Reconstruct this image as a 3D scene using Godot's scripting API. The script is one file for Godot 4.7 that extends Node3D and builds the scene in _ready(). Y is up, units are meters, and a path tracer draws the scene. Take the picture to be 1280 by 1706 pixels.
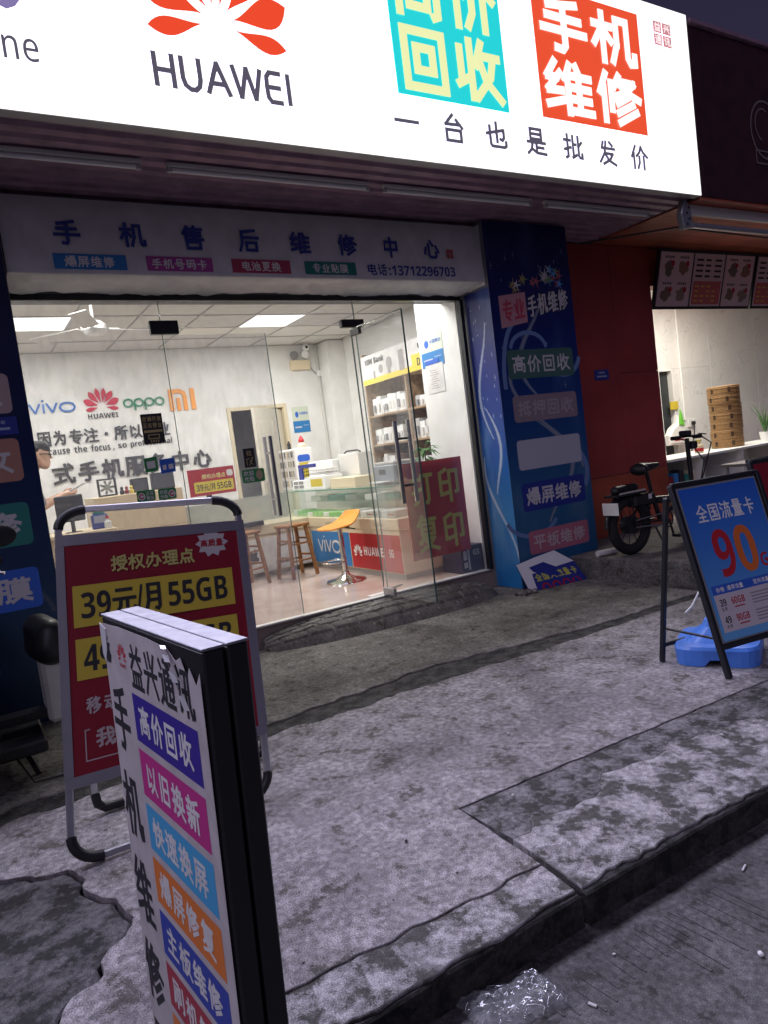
extends Node3D

# ---- strokes of the written characters on a 100 x 100 cell, y down ----
var GL := {
"手": [[80,8,50,14,20,18],[16,37,86,37],[6,60,96,60],[52,14,52,86,46,94,32,92]],
"机": [[4,28,44,28],[25,5,25,96],[25,30,4,66],[25,34,44,56],[56,58,44,94],[56,60,56,12,80,12,80,80,86,90,96,88,96,72]],
"维": [[24,5,6,34,26,34],[34,24,6,58,36,56],[4,84,40,72],[54,6,42,36],[48,24,48,96],[66,6,72,20],[48,26,96,26],[48,47,94,47],[48,68,94,68],[48,90,98,90],[71,26,71,90]],
"修": [[22,5,6,44],[16,30,16,96],[32,20,32,74],[52,5,38,30],[46,16,86,16,66,36,36,48],[50,20,70,36,98,46],[70,44,44,60],[82,56,44,78],[90,70,46,96]],
"高": [[50,2,50,14],[6,16,94,16],[28,26,72,26,72,42,28,42,28,26],[12,96,12,52,88,52,88,90,78,94],[32,62,68,62,68,82,32,82,32,62]],
"价": [[28,5,4,50],[18,34,18,96],[62,5,52,28,32,46],[62,8,74,28,98,46],[50,46,50,70,38,94],[76,44,76,96]],
"回": [[12,10,88,10,88,94,12,94,12,10],[34,34,66,34,66,68,34,68,34,34]],
"收": [[12,18,12,70],[4,76,32,62],[34,5,34,96],[60,5,44,44],[54,26,96,26],[84,28,76,58,42,94],[54,34,66,66,98,94]],
"一": [[6,50,94,50]],
"台": [[50,4,18,38,80,36],[64,20,88,46],[20,56,80,56,80,92,20,92,20,56]],
"也": [[22,20,22,82,28,90,84,90,92,84,92,70],[6,48,84,30,84,56,76,66,66,62],[52,6,52,74]],
"是": [[24,6,76,6,76,42,24,42,24,6],[24,24,76,24],[6,54,94,54],[50,54,50,90],[50,72,84,72],[30,62,24,80,6,96],[26,78,50,92,96,94]],
"批": [[4,26,38,26],[22,5,22,86,10,92],[4,62,38,52],[50,8,50,84],[44,90,68,78],[50,40,66,40],[78,8,78,80,84,88,96,88,96,72],[96,28,78,46]],
"发": [[28,10,20,34,92,34],[64,8,80,22],[44,8,36,50,6,90],[32,54,80,54,62,78,24,96],[40,60,60,82,96,96]],
"益": [[26,4,36,22],[74,4,62,22],[6,26,94,26],[36,30,8,54],[62,30,92,54],[20,62,80,62],[20,62,20,90],[40,62,40,90],[60,62,60,90],[80,62,80,90],[4,92,96,92]],
"兴": [[20,8,30,36],[46,4,54,32],[84,6,66,40],[4,48,96,48],[32,56,10,92],[66,56,92,92]],
"通": [[10,8,22,22],[4,38,22,38,22,78,4,94],[20,80,44,92,98,92],[40,6,86,6,66,20],[54,10,72,22],[40,82,40,26,90,26,90,76,80,80],[66,26,66,80],[40,42,90,42],[40,58,90,58]],
"讯": [[12,6,24,20],[4,36,22,36,22,88,38,74],[38,12,78,12,78,74,86,92,98,90,98,76],[60,12,60,94],[40,48,78,48]],
"售": [[28,3,8,34],[20,24,20,60],[56,2,60,14],[20,14,90,14],[20,28,84,28],[20,42,84,42],[20,57,94,57],[54,14,54,57],[22,68,78,68,78,94,22,94,22,68]],
"后": [[82,6,20,14,20,60,6,96],[20,38,96,38],[38,60,84,60,84,92,38,92,38,60]],
"中": [[14,26,86,26,86,62,14,62,14,26],[50,4,50,98]],
"心": [[16,44,8,76],[34,26,34,82,42,92,72,92,78,86,78,66],[46,10,60,34],[78,34,94,66]],
"爆": [[4,34,10,54],[40,20,32,46],[22,5,22,52,4,94],[22,54,38,82],[50,4,88,4,88,28,50,28,50,4],[50,16,88,16],[46,38,94,38],[42,52,98,52],[58,30,58,52],[78,30,78,52],[56,54,40,72],[82,54,98,70],[70,56,70,92,62,96],[58,66,48,92],[82,66,94,92]],
"屏": [[16,28,88,28,88,8,16,8,16,60,4,96],[38,34,46,46],[76,34,68,46],[30,48,94,48],[26,68,98,68],[46,48,46,74,32,96],[76,48,76,98]],
"号": [[26,6,74,6,74,34,26,34,26,6],[4,48,96,48],[32,48,26,68,78,68,76,88,64,96,48,92]],
"码": [[6,12,42,12],[24,12,6,52],[16,42,38,42,38,80,16,80,16,42],[50,10,84,10,80,44],[54,10,50,44,94,44,90,88,78,94,70,90],[46,66,82,66]],
"卡": [[48,3,48,46],[48,20,82,20],[4,46,96,46],[48,46,48,98],[52,58,80,74]],
"电": [[16,20,84,20,84,66,16,66,16,20],[16,43,84,43],[50,4,50,84,58,92,90,92,96,86,96,74]],
"池": [[10,8,22,20],[4,34,18,46],[6,92,24,60],[42,22,42,82,48,90,90,90,96,84,96,72],[30,50,88,32,88,58,78,66],[66,5,66,76]],
"更": [[8,8,92,8],[22,22,78,22,78,60,22,60,22,22],[22,41,78,41],[50,8,50,60,36,82,6,96],[26,64,52,86,96,96]],
"换": [[4,26,34,26],[20,5,20,86,8,92],[4,60,34,52],[56,4,38,30],[50,16,78,16,68,32],[44,62,44,32,88,32,88,62],[34,64,98,64],[66,32,66,64,54,84,34,96],[68,68,80,86,98,96]],
"专": [[16,18,84,18],[6,42,94,42],[46,4,30,62,78,62,56,82],[30,74,66,96]],
"业": [[36,8,36,90],[64,8,64,90],[12,28,24,66],[90,26,76,66],[4,92,96,92]],
"贴": [[10,66,10,10,42,10,42,66],[26,22,26,60,8,94],[30,72,42,90],[70,5,70,52],[70,28,96,28],[54,54,90,54,90,94,54,94,54,54]],
"膜": [[4,94,10,62,10,8,32,8,32,88,24,94],[10,34,32,34],[10,56,32,56],[42,16,98,16],[58,5,58,26],[80,5,80,26],[48,32,90,32,90,60,48,60,48,32],[48,46,90,46],[40,72,98,72],[68,60,62,80,40,96],[70,74,80,88,98,96]],
"话": [[10,6,22,20],[4,38,20,38,20,88,36,74],[88,6,46,14],[40,34,98,34],[68,12,68,58],[48,58,88,58,88,94,48,94,48,58]],
"因": [[12,8,88,8,88,94,12,94,12,8],[26,36,74,36],[50,18,50,44,26,78],[52,46,76,78]],
"为": [[22,8,34,22],[8,34,82,34,78,86,68,94,56,88],[48,5,44,46,8,94],[50,54,62,70]],
"注": [[10,8,24,20],[4,34,18,46],[6,92,26,60],[58,5,70,18],[36,26,96,26],[40,56,92,56],[32,92,98,92],[66,26,66,92]],
"·": [[42,50,58,50],[44,44,56,56],[44,56,56,44]],
"所": [[44,8,12,16,12,60,4,96],[12,28,42,28,42,56,12,56],[92,8,60,16,60,60,50,96],[60,40,98,40],[80,40,80,98]],
"以": [[18,12,18,82,46,68],[38,20,52,40],[82,8,76,62,42,96],[70,64,96,94]],
"服": [[4,96,10,60,10,8,38,8,38,88,30,94],[10,34,38,34],[10,58,38,58],[52,98,52,8,90,8,90,34,78,36],[56,48,90,48,80,76,54,98],[60,52,72,80,98,96]],
"务": [[42,4,12,34],[34,14,76,14,54,36,6,50],[30,20,56,38,96,50],[14,60,80,60,76,88,64,94],[46,48,40,76,8,96]],
"式": [[6,26,96,26],[14,50,56,50],[34,50,34,84],[6,92,58,80],[62,5,68,60,84,92,96,90,96,74],[78,6,92,18]],
"空": [[48,2,54,14],[8,34,8,18,92,18,92,34],[38,26,14,48],[60,26,90,46],[20,58,80,58],[50,58,50,92],[6,92,94,92]],
"调": [[10,6,22,20],[4,38,20,38,20,88,34,76],[32,96,40,60,40,10,94,10,94,90,84,94],[52,30,84,30],[68,18,68,46],[50,46,86,46],[54,58,80,58,80,80,54,80,54,58]],
"开": [[10,12,90,12],[4,48,96,48],[32,12,32,54,10,96],[68,12,68,98]],
"放": [[20,4,28,18],[4,24,50,24],[22,24,20,64,4,94],[22,46,46,46,42,88,32,92],[64,5,50,42],[58,26,98,26],[86,28,78,58,48,96],[58,34,70,68,98,94]],
"正": [[8,10,92,10],[52,10,52,90],[52,48,86,48],[24,40,24,90],[4,92,96,92]],
"在": [[44,4,28,40,4,66],[6,22,94,22],[24,46,24,96],[36,58,92,58],[64,36,64,92],[34,92,96,92]],
"营": [[6,16,94,16],[32,4,32,26],[68,4,68,26],[8,48,8,34,92,34,92,48],[28,46,72,46,72,62,28,62,28,46],[20,72,80,72,80,96,20,96,20,72]],
"拉": [[4,26,38,26],[22,5,22,86,10,92],[4,62,38,52],[64,5,72,18],[44,26,96,26],[52,40,60,78],[88,38,74,90],[40,92,98,92]],
"欢": [[6,18,40,18,6,90],[12,38,40,82],[58,5,46,40],[54,24,94,24,86,40],[70,30,68,56,42,96],[72,58,98,94]],
"迎": [[10,8,22,22],[4,40,20,40,20,78,4,94],[20,80,44,92,98,92],[58,10,38,18,38,70,56,60],[64,84,64,14,92,14,92,62,80,64]],
"光": [[50,4,50,40],[18,12,30,34],[82,12,68,34],[4,42,96,42],[36,42,32,70,6,94],[62,42,62,84,68,92,90,92,96,74]],
"临": [[10,18,10,74],[26,5,26,96],[52,5,36,42],[48,24,96,24],[60,32,74,46],[42,56,92,56,92,94,42,94,42,56],[67,56,67,94]],
"授": [[4,26,34,26],[20,5,20,86,8,92],[4,60,34,52],[90,5,42,14],[44,20,50,32],[66,18,68,30],[92,16,82,32],[40,50,40,38,96,38,96,50],[46,56,86,56,70,80,38,96],[50,62,68,82,98,96]],
"权": [[4,28,42,28],[24,5,24,96],[24,32,4,66],[26,36,42,56],[50,14,90,14,80,56,46,94],[54,28,68,66,98,94]],
"办": [[16,30,78,30,74,88,62,94,50,88],[48,6,42,56,10,94],[14,46,6,72],[84,44,96,68]],
"理": [[4,12,38,12],[4,44,36,44],[4,82,40,74],[22,12,22,78],[48,8,92,8,92,52,48,52,48,8],[48,30,92,30],[70,8,70,92],[46,70,94,70],[38,92,98,92]],
"点": [[50,3,50,32],[50,16,88,16],[20,34,80,34,80,66,20,66,20,34],[14,78,6,94],[36,78,40,94],[58,78,64,94],[80,76,94,94]],
"元": [[18,12,82,12],[4,42,96,42],[36,42,32,70,6,94],[62,42,62,82,68,92,90,92,96,72]],
"月": [[8,94,22,60,22,6,80,6,80,84,72,92,60,88],[22,34,80,34],[22,60,80,60]],
"质": [[84,4,18,12,18,58,4,94],[18,28,96,28],[58,10,54,42],[34,84,34,44,84,44,84,84],[58,54,56,74,28,96],[66,80,90,96]],
"量": [[24,4,76,4,76,28,24,28,24,4],[24,16,76,16],[4,38,96,38],[22,48,78,48,78,72,22,72,22,48],[22,60,78,60],[50,48,50,92],[14,82,86,82],[4,94,96,94]],
"移": [[40,6,8,14],[4,32,44,32],[24,12,24,96],[24,36,4,68],[26,40,42,58],[66,4,46,28],[58,16,88,16,66,40,44,48],[60,26,70,36],[76,46,50,74],[68,58,94,58,74,84,46,98],[66,66,76,78]],
"动": [[10,16,46,16],[4,40,50,40],[28,42,12,82,44,76],[36,60,48,88],[54,30,92,30,88,88,78,94],[72,6,68,56,48,94]],
"我": [[42,5,10,14],[4,36,96,36],[28,12,28,86,16,92],[4,66,48,54],[62,5,66,56,84,92,96,88,96,74],[92,50,50,90],[76,8,90,22]],
"们": [[28,5,4,50],[18,34,18,96],[42,5,52,18],[38,28,38,96],[58,10,92,10,92,88,82,94]],
"旧": [[18,8,18,94],[40,12,86,12,86,90,40,90,40,12],[40,50,86,50]],
"新": [[26,3,32,14],[6,18,54,18],[18,24,22,38],[44,22,38,38],[4,42,56,42],[6,60,54,60],[30,42,30,92,22,96],[22,66,8,86],[38,66,52,82],[92,6,62,14,62,58,54,96],[62,38,98,38],[82,38,82,98]],
"快": [[8,26,4,52],[20,5,20,96],[30,22,36,42],[44,26,84,26,84,52],[36,54,98,54],[62,5,62,54,54,76,34,96],[64,58,76,80,98,96]],
"速": [[10,8,22,22],[4,38,22,38,22,78,4,94],[20,80,44,92,98,92],[36,14,96,14],[44,26,88,26,88,48,44,48,44,26],[66,4,66,84],[62,50,36,78],[70,52,94,76]],
"复": [[30,2,10,26],[24,12,90,12],[24,24,80,24,80,52,24,52,24,24],[24,38,80,38],[36,54,12,76],[32,64,78,64,54,84,10,97],[36,68,60,88,94,97]],
"主": [[42,4,56,16],[12,24,88,24],[18,54,82,54],[4,92,96,92],[50,24,50,92]],
"板": [[4,28,40,28],[22,5,22,96],[22,32,4,66],[24,36,38,54],[94,6,52,14,52,56,40,96],[52,36,90,36,80,66,48,96],[60,40,72,74,98,96]],
"刷": [[10,28,54,28,54,8,10,8,10,58,4,92],[18,80,18,44,52,44,52,74,44,78],[35,30,35,98],[68,14,68,70],[92,5,92,88,82,94]],
"解": [[22,4,6,30],[18,14,40,14,32,28],[4,94,12,66,12,28,44,28,44,92,36,96],[28,28,28,86],[12,46,44,46],[12,64,44,64],[52,12,92,12,88,38,80,40],[70,12,66,32,52,44],[62,46,54,64],[58,58,94,58],[50,76,98,76],[76,46,76,98]],
"锁": [[22,4,4,34],[18,18,44,18],[8,40,42,40],[4,60,44,60],[24,40,24,88,44,76],[72,4,72,32],[54,10,60,26],[90,8,84,26],[54,80,54,36,92,36,92,80],[74,48,72,70,48,96],[78,80,96,96]],
"抵": [[4,26,36,26],[20,5,20,86,8,92],[4,60,36,52],[90,6,48,14,48,84,64,74],[48,44,96,44],[70,12,74,60,86,84,96,76],[70,86,78,96]],
"押": [[4,26,36,26],[20,5,20,86,8,92],[4,60,36,52],[46,12,94,12,94,62,46,62,46,12],[46,36,94,36],[70,12,70,98]],
"平": [[8,10,92,10],[22,22,32,44],[78,22,68,44],[4,54,96,54],[50,10,50,98]],
"全": [[50,4,34,26,4,46],[52,6,68,26,96,46],[22,48,78,48],[22,70,78,70],[6,94,94,94],[50,48,50,94]],
"国": [[10,8,90,8,90,94,10,94,10,8],[26,26,74,26],[28,48,72,48],[24,76,76,76],[50,26,50,76],[60,58,70,68]],
"流": [[10,8,22,20],[4,34,18,46],[6,92,24,60],[60,3,66,14],[34,18,96,18],[56,20,46,42,86,38],[74,28,90,46],[44,54,44,72,32,96],[64,54,64,96],[84,54,84,84,90,92,98,84]],
"打": [[4,26,40,26],[22,5,22,86,10,92],[4,62,40,52],[46,16,96,16],[74,16,74,84,68,92,54,90]],
"印": [[42,8,12,18,12,78],[12,78,44,74],[12,44,44,44],[56,98,56,14,92,14,92,72,80,74]],
"大": [[4,34,96,34],[50,4,48,40,34,70,6,96],[52,42,68,74,96,96]],
"格": [[4,28,42,28],[24,5,24,96],[24,32,4,66],[26,36,42,56],[62,4,46,34],[56,16,86,16,68,38,42,52],[56,22,72,40,98,52],[54,60,86,60,86,92,54,92,54,60]],
"用": [[8,94,20,62,20,8,84,8,84,86,74,92],[20,34,84,34],[20,60,84,60],[52,8,52,94]],
"向": [[48,2,38,20],[14,96,14,22,86,22,86,88,74,94],[36,46,64,46,64,70,36,70,36,46]],
"定": [[48,2,54,12],[8,32,8,16,92,16,92,32],[20,40,80,40],[50,40,50,88],[50,62,82,62],[26,56,22,76,6,96],[24,76,50,90,96,92]],
}

# ---- mesh collector: triangles with outward normals, turned clockwise for the front ----
class MB:
	var v := PackedVector3Array()
	var n := PackedVector3Array()
	var t := PackedVector2Array()
	func tri3(a: Vector3, b: Vector3, c: Vector3, na: Vector3, nb: Vector3, nc: Vector3, ta := Vector2.ZERO, tb := Vector2.ZERO, tc := Vector2.ZERO) -> void:
		if (b - a).cross(c - a).dot(na + nb + nc) > 0.0:
			v.append(a); v.append(c); v.append(b)
			n.append(na); n.append(nc); n.append(nb)
			t.append(ta); t.append(tc); t.append(tb)
		else:
			v.append(a); v.append(b); v.append(c)
			n.append(na); n.append(nb); n.append(nc)
			t.append(ta); t.append(tb); t.append(tc)
	func tri(a: Vector3, b: Vector3, c: Vector3, m: Vector3) -> void:
		tri3(a, b, c, m, m, m)
	func quad(a: Vector3, b: Vector3, c: Vector3, d: Vector3, m: Vector3) -> void:
		tri3(a, b, c, m, m, m, Vector2(0, 1), Vector2(1, 1), Vector2(1, 0))
		tri3(a, c, d, m, m, m, Vector2(0, 1), Vector2(1, 0), Vector2(0, 0))
	func quadf(a: Vector3, b: Vector3, c: Vector3, d: Vector3, away: Vector3) -> void:
		var m := (b - a).cross(d - a)
		if m.length() < 1e-12:
			m = (c - b).cross(d - b)
		m = m.normalized()
		if m.dot(away) < 0.0:
			m = -m
		quad(a, b, c, d, m)
	func box(c: Vector3, s: Vector3, bev := 0.0, q := Basis()) -> void:
		var h := s / 2.0
		bev = minf(bev, minf(h.x, minf(h.y, h.z)) * 0.9)
		if bev <= 0.0:
			for i in 3:
				for sg: float in [-1.0, 1.0]:
					var e := Vector3.ZERO
					e[i] = sg
					var j := (i + 1) % 3
					var k := (i + 2) % 3
					var ps: Array[Vector3] = []
					for w: Vector2 in [Vector2(-1, -1), Vector2(1, -1), Vector2(1, 1), Vector2(-1, 1)]:
						var p := Vector3.ZERO
						p[i] = sg * h[i]; p[j] = w.x * h[j]; p[k] = w.y * h[k]
						ps.append(c + q * p)
					quad(ps[0], ps[1], ps[2], ps[3], (q * e).normalized())
			return
		var g := func(cx: Vector3, ax: int) -> Vector3:
			var p := Vector3.ZERO
			for i in 3:
				p[i] = cx[i] * (h[i] if i == ax else h[i] - bev)
			return c + q * p
		for i in 3:
			var j := (i + 1) % 3
			var k := (i + 2) % 3
			for sg: float in [-1.0, 1.0]:
				var e := Vector3.ZERO
				e[i] = sg
				var ps: Array[Vector3] = []
				for w: Vector2 in [Vector2(-1, -1), Vector2(1, -1), Vector2(1, 1), Vector2(-1, 1)]:
					var p := Vector3.ZERO
					p[i] = sg; p[j] = w.x; p[k] = w.y
					ps.append(g.call(p, i))
				quad(ps[0], ps[1], ps[2], ps[3], (q * e).normalized())
				for s2: float in [-1.0, 1.0]:
					var pa := Vector3.ZERO
					pa[i] = sg; pa[j] = s2; pa[k] = -1
					var pb := pa
					pb[k] = 1
					var e2 := Vector3.ZERO
					e2[i] = sg; e2[j] = s2
					quad(g.call(pa, i), g.call(pb, i), g.call(pb, j), g.call(pa, j), (q * e2).normalized())
		for sx: float in [-1.0, 1.0]:
			for sy: float in [-1.0, 1.0]:
				for sz: float in [-1.0, 1.0]:
					var p := Vector3(sx, sy, sz)
					tri(g.call(p, 0), g.call(p, 1), g.call(p, 2), (q * p).normalized())
	func b2(a: Vector3, b: Vector3, bev := 0.0) -> void:
		box((a + b) / 2.0, (b - a).abs(), bev)
	func bar(a: Vector3, b: Vector3, w: float, d: float, side := Vector3.UP, bev := 0.0) -> void:
		var z := (b - a).normalized()
		var x := side.cross(z)
		if x.length() < 1e-4:
			x = Vector3.RIGHT.cross(z)
		x = x.normalized()
		box((a + b) / 2.0, Vector3(w, d, (b - a).length()), bev, Basis(x, z.cross(x), z))
	func tube(pts: Array, r: float, seg := 8, r2 := -1.0, caps := true) -> void:
		var rings := []
		var up := Vector3(0.13, 0.97, 0.21)
		var nn := pts.size()
		for i in nn:
			var a: Vector3 = pts[maxi(i - 1, 0)]
			var b: Vector3 = pts[mini(i + 1, nn - 1)]
			var d := (b - a).normalized()
			if absf(d.dot(up)) > 0.95:
				up = Vector3(0.95, 0.1, 0.3)
			var x := up.cross(d).normalized()
			var y := d.cross(x)
			var rr := r if r2 < 0.0 else lerpf(r, r2, float(i) / maxf(nn - 1, 1))
			var ring := []
			for k in seg:
				var an := TAU * k / seg
				var o := x * cos(an) + y * sin(an)
				ring.append([pts[i] + o * rr, o])
			rings.append(ring)
			up = y
		for i in nn - 1:
			for k in seg:
				var a: Array = rings[i][k]
				var b: Array = rings[i][(k + 1) % seg]
				var c: Array = rings[i + 1][(k + 1) % seg]
				var d: Array = rings[i + 1][k]
				tri3(a[0], b[0], c[0], a[1], b[1], c[1])
				tri3(a[0], c[0], d[0], a[1], c[1], d[1])
		if caps:
			for e in [0, nn - 1]:
				var m: Vector3 = (pts[0] - pts[1]).normalized() if e == 0 else (pts[nn - 1] - pts[nn - 2]).normalized()
				for k in seg:
					tri(pts[e], rings[e][k][0], rings[e][(k + 1) % seg][0], m)
	func lathe(prof: Array, c: Vector3, q := Basis(), seg := 20) -> void:
		# prof: Vector2(radius, height) from bottom to top; smooth round, creased along the profile
		for i in prof.size() - 1:
			var p: Vector2 = prof[i]
			var o: Vector2 = prof[i + 1]
			var d := (o - p).normalized()
			var m := Vector2(d.y, -d.x)
			for k in seg:
				var a := TAU * k / seg
				var b := TAU * (k + 1) / seg
				var ra := Vector3(cos(a), 0, sin(a))
				var rb := Vector3(cos(b), 0, sin(b))
				var na := (q * (ra * m.x + Vector3.UP * m.y)).normalized()
				var nb := (q * (rb * m.x + Vector3.UP * m.y)).normalized()
				var p1 := c + q * (ra * p.x + Vector3.UP * p.y)
				var p2 := c + q * (rb * p.x + Vector3.UP * p.y)
				var p3 := c + q * (rb * o.x + Vector3.UP * o.y)
				var p4 := c + q * (ra * o.x + Vector3.UP * o.y)
				tri3(p1, p2, p3, na, nb, nb)
				tri3(p1, p3, p4, na, nb, na)
	func ball(c: Vector3, r: Vector3, seg := 14, rows := 8) -> void:
		for i in rows:
			for k in seg:
				var f := func(ii: int, kk: int) -> Vector3:
					var th := PI * ii / rows
					var ph := TAU * kk / seg
					return Vector3(sin(th) * cos(ph), cos(th), sin(th) * sin(ph))
				var a: Vector3 = f.call(i, k)
				var b: Vector3 = f.call(i, k + 1)
				var d: Vector3 = f.call(i + 1, k)
				var e: Vector3 = f.call(i + 1, k + 1)
				var nr := func(p: Vector3) -> Vector3: return (p / r).normalized()
				tri3(c + a * r, c + b * r, c + e * r, nr.call(a), nr.call(b), nr.call(e))
				tri3(c + a * r, c + e * r, c + d * r, nr.call(a), nr.call(e), nr.call(d))
	func torus(c: Vector3, axis: Vector3, R: float, r: float, seg := 28, sg := 8, sx := 1.0) -> void:
		var x := Vector3(0.2, 0.9, 0.3).cross(axis).normalized()
		var y := axis.cross(x).normalized()
		var f := func(i: int, k: int) -> Array:
			var a := TAU * i / seg
			var b := TAU * k / sg
			var o := x * cos(a) + y * sin(a)
			return [c + o * (R + r * cos(b)) + axis * (r * sx * sin(b)), (o * cos(b) + axis * sin(b)).normalized()]
		for i in seg:
			for k in sg:
				var a: Array = f.call(i, k)
				var b: Array = f.call(i + 1, k)
				var d: Array = f.call(i + 1, k + 1)
				var e: Array = f.call(i, k + 1)
				tri3(a[0], b[0], d[0], a[1], b[1], d[1])
				tri3(a[0], d[0], e[0], a[1], d[1], e[1])
	func prism(poly: PackedVector2Array, o: Vector3, u: Vector3, w: Vector3, m: Vector3, low: float, high: float, bev := 0.0) -> void:
		# polygon in the plane (o, u, w), raised along m from low to high, its upper edge chamfered by bev
		var nn := poly.size()
		if Geometry2D.is_polygon_clockwise(poly):
			poly.reverse()
		var ins := PackedVector2Array()
		for i in nn:
			var p0 := poly[(i + nn - 1) % nn]
			var p1 := poly[i]
			var p2 := poly[(i + 1) % nn]
			var d0 := (p1 - p0).normalized()
			var d1 := (p2 - p1).normalized()
			var n0 := Vector2(-d0.y, d0.x)
			var n1 := Vector2(-d1.y, d1.x)
			var mm := (n0 + n1)
			mm = mm / maxf(mm.length_squared() / 2.0, 0.5)
			ins.append(p1 + mm * bev)
		var idx := Geometry2D.triangulate_polygon(ins)
		if idx.size() == 0:
			ins = poly
			bev = 0.0
			idx = Geometry2D.triangulate_polygon(ins)
			if idx.size() == 0:
				print("outline could not be filled near ", poly[0])
		var P := func(q: Vector2, hh: float) -> Vector3: return o + u * q.x + w * q.y + m * hh
		for i in range(0, idx.size(), 3):
			tri(P.call(ins[idx[i]], high), P.call(ins[idx[i + 1]], high), P.call(ins[idx[i + 2]], high), m)
			tri(P.call(poly[idx[i]], low), P.call(poly[idx[i + 1]], low), P.call(poly[idx[i + 2]], low), -m)
		for i in nn:
			var j := (i + 1) % nn
			var e := poly[j] - poly[i]
			var out := (u * e.y - w * e.x).normalized()
			var hb := high - bev
			quad(P.call(poly[i], low), P.call(poly[j], low), P.call(poly[j], hb), P.call(poly[i], hb), out)
			if bev > 0.0:
				quad(P.call(poly[i], hb), P.call(poly[j], hb), P.call(ins[j], high), P.call(ins[i], high), (out + m).normalized())
	func mesh(shift := Vector3.ZERO) -> ArrayMesh:
		var vv := v
		if shift != Vector3.ZERO:
			vv = PackedVector3Array()
			vv.resize(v.size())
			for i in v.size():
				vv[i] = v[i] + shift
		var arr := []
		arr.resize(Mesh.ARRAY_MAX)
		arr[Mesh.ARRAY_VERTEX] = vv
		arr[Mesh.ARRAY_NORMAL] = n
		arr[Mesh.ARRAY_TEX_UV] = t
		var am := ArrayMesh.new()
		am.add_surface_from_arrays(Mesh.PRIMITIVE_TRIANGLES, arr)
		return am

var base_of := {}
var stagger := 0.0001
const ORD := ["first", "second", "third", "fourth", "fifth", "sixth", "seventh", "eighth", "ninth"]
var M := {}
var rng := RandomNumberGenerator.new()
const G := -0.15
const ROAD := -0.26

func thing(called: String, label: String, category: String, at: Vector3, group := "") -> Node3D:
	var o := Node3D.new()
	o.name = called
	add_child(o, true)
	o.position = at
	base_of[o] = at
	o.set_meta("label", label)
	o.set_meta("category", category)
	if group:
		o.set_meta("group", group)
	return o

func structure(called: String) -> Node3D:
	var o := Node3D.new()
	o.name = called
	add_child(o, true)
	base_of[o] = Vector3.ZERO
	o.set_meta("kind", "structure")
	return o

func part(called: String, mb: MB, m: Material, parent: Node3D, label := "") -> MeshInstance3D:
	var o := MeshInstance3D.new()
	o.name = called
	o.mesh = mb.mesh(-base_of[parent])
	o.material_override = m
	base_of[o] = base_of[parent]
	parent.add_child(o, true)
	if label:
		o.set_meta("label", label)
	return o

func pbox(called: String, a: Vector3, b: Vector3, m: Material, parent: Node3D, bev := 0.0) -> MeshInstance3D:
	var mb := MB.new()
	mb.b2(a, b, bev)
	return part(called, mb, m, parent)

func ptube(called: String, pts: Array, r: float, m: Material, parent: Node3D, seg := 8) -> MeshInstance3D:
	var mb := MB.new()
	mb.tube(pts, r, seg)
	return part(called, mb, m, parent)

func mt(r: float, g: float, b: float, rough := 0.7, metal := 0.0) -> StandardMaterial3D:
	var m := StandardMaterial3D.new()
	m.albedo_color = Color(r, g, b).linear_to_srgb()
	m.roughness = rough
	m.metallic = metal
	return m

func glow(r: float, g: float, b: float, e: float) -> StandardMaterial3D:
	var m := mt(r * 0.5, g * 0.5, b * 0.5, 0.4)
	m.emission_enabled = true
	m.emission = Color(r, g, b).linear_to_srgb()
	m.emission_energy_multiplier = e
	return m

func noise_tex(seed_: int, freq: float, lo: Color, hi: Color, octaves := 5, size := 512, stops := [], warp := 0.0) -> NoiseTexture2D:
	var f := FastNoiseLite.new()
	f.seed = seed_
	f.frequency = freq
	f.fractal_octaves = octaves
	if warp > 0.0:
		f.domain_warp_enabled = true
		f.domain_warp_amplitude = warp
		f.domain_warp_frequency = freq * 2.0
		f.domain_warp_fractal_octaves = 4
	var t := NoiseTexture2D.new()
	t.width = size
	t.height = size
	t.seamless = true
	t.noise = f
	var g := Gradient.new()
	g.set_color(0, lo)
	g.set_color(1, hi)
	for s: Array in stops:
		g.add_point(s[0], s[1])
	t.color_ramp = g
	return t

func bump_tex(seed_: int, freq: float, octaves := 5, size := 512) -> NoiseTexture2D:
	return noise_tex(seed_, freq, Color.BLACK, Color.WHITE, octaves, size)

func grain(m: StandardMaterial3D, tex: Texture2D, sc: float, bump: Texture2D = null, depth := 0.0, coarse: Texture2D = null, csc := 0.3) -> StandardMaterial3D:
	m.albedo_texture = tex
	m.uv1_triplanar = true
	m.uv1_world_triplanar = true
	m.uv1_scale = Vector3.ONE * sc
	if bump:
		m.heightmap_enabled = true
		m.heightmap_texture = bump
		m.heightmap_scale = depth
	if coarse:
		m.detail_enabled = true
		m.detail_albedo = coarse
		m.detail_blend_mode = BaseMaterial3D.BLEND_MODE_MUL
		m.detail_uv_layer = BaseMaterial3D.DETAIL_UV_2
		m.uv2_triplanar = true
		m.uv2_world_triplanar = true
		m.uv2_scale = Vector3.ONE * csc
	return m

# ---- flat frames for print: four corners, coordinates in metres from the lower left ----
func fr(o: Vector3, u: Vector3, up: Vector3, w: float, h: float) -> Dictionary:
	u = u.normalized() * w
	up = up.normalized() * h
	return {"c": [o, o + u, o + up, o + u + up], "w": w, "h": h, "n": u.cross(up).normalized()}

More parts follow.
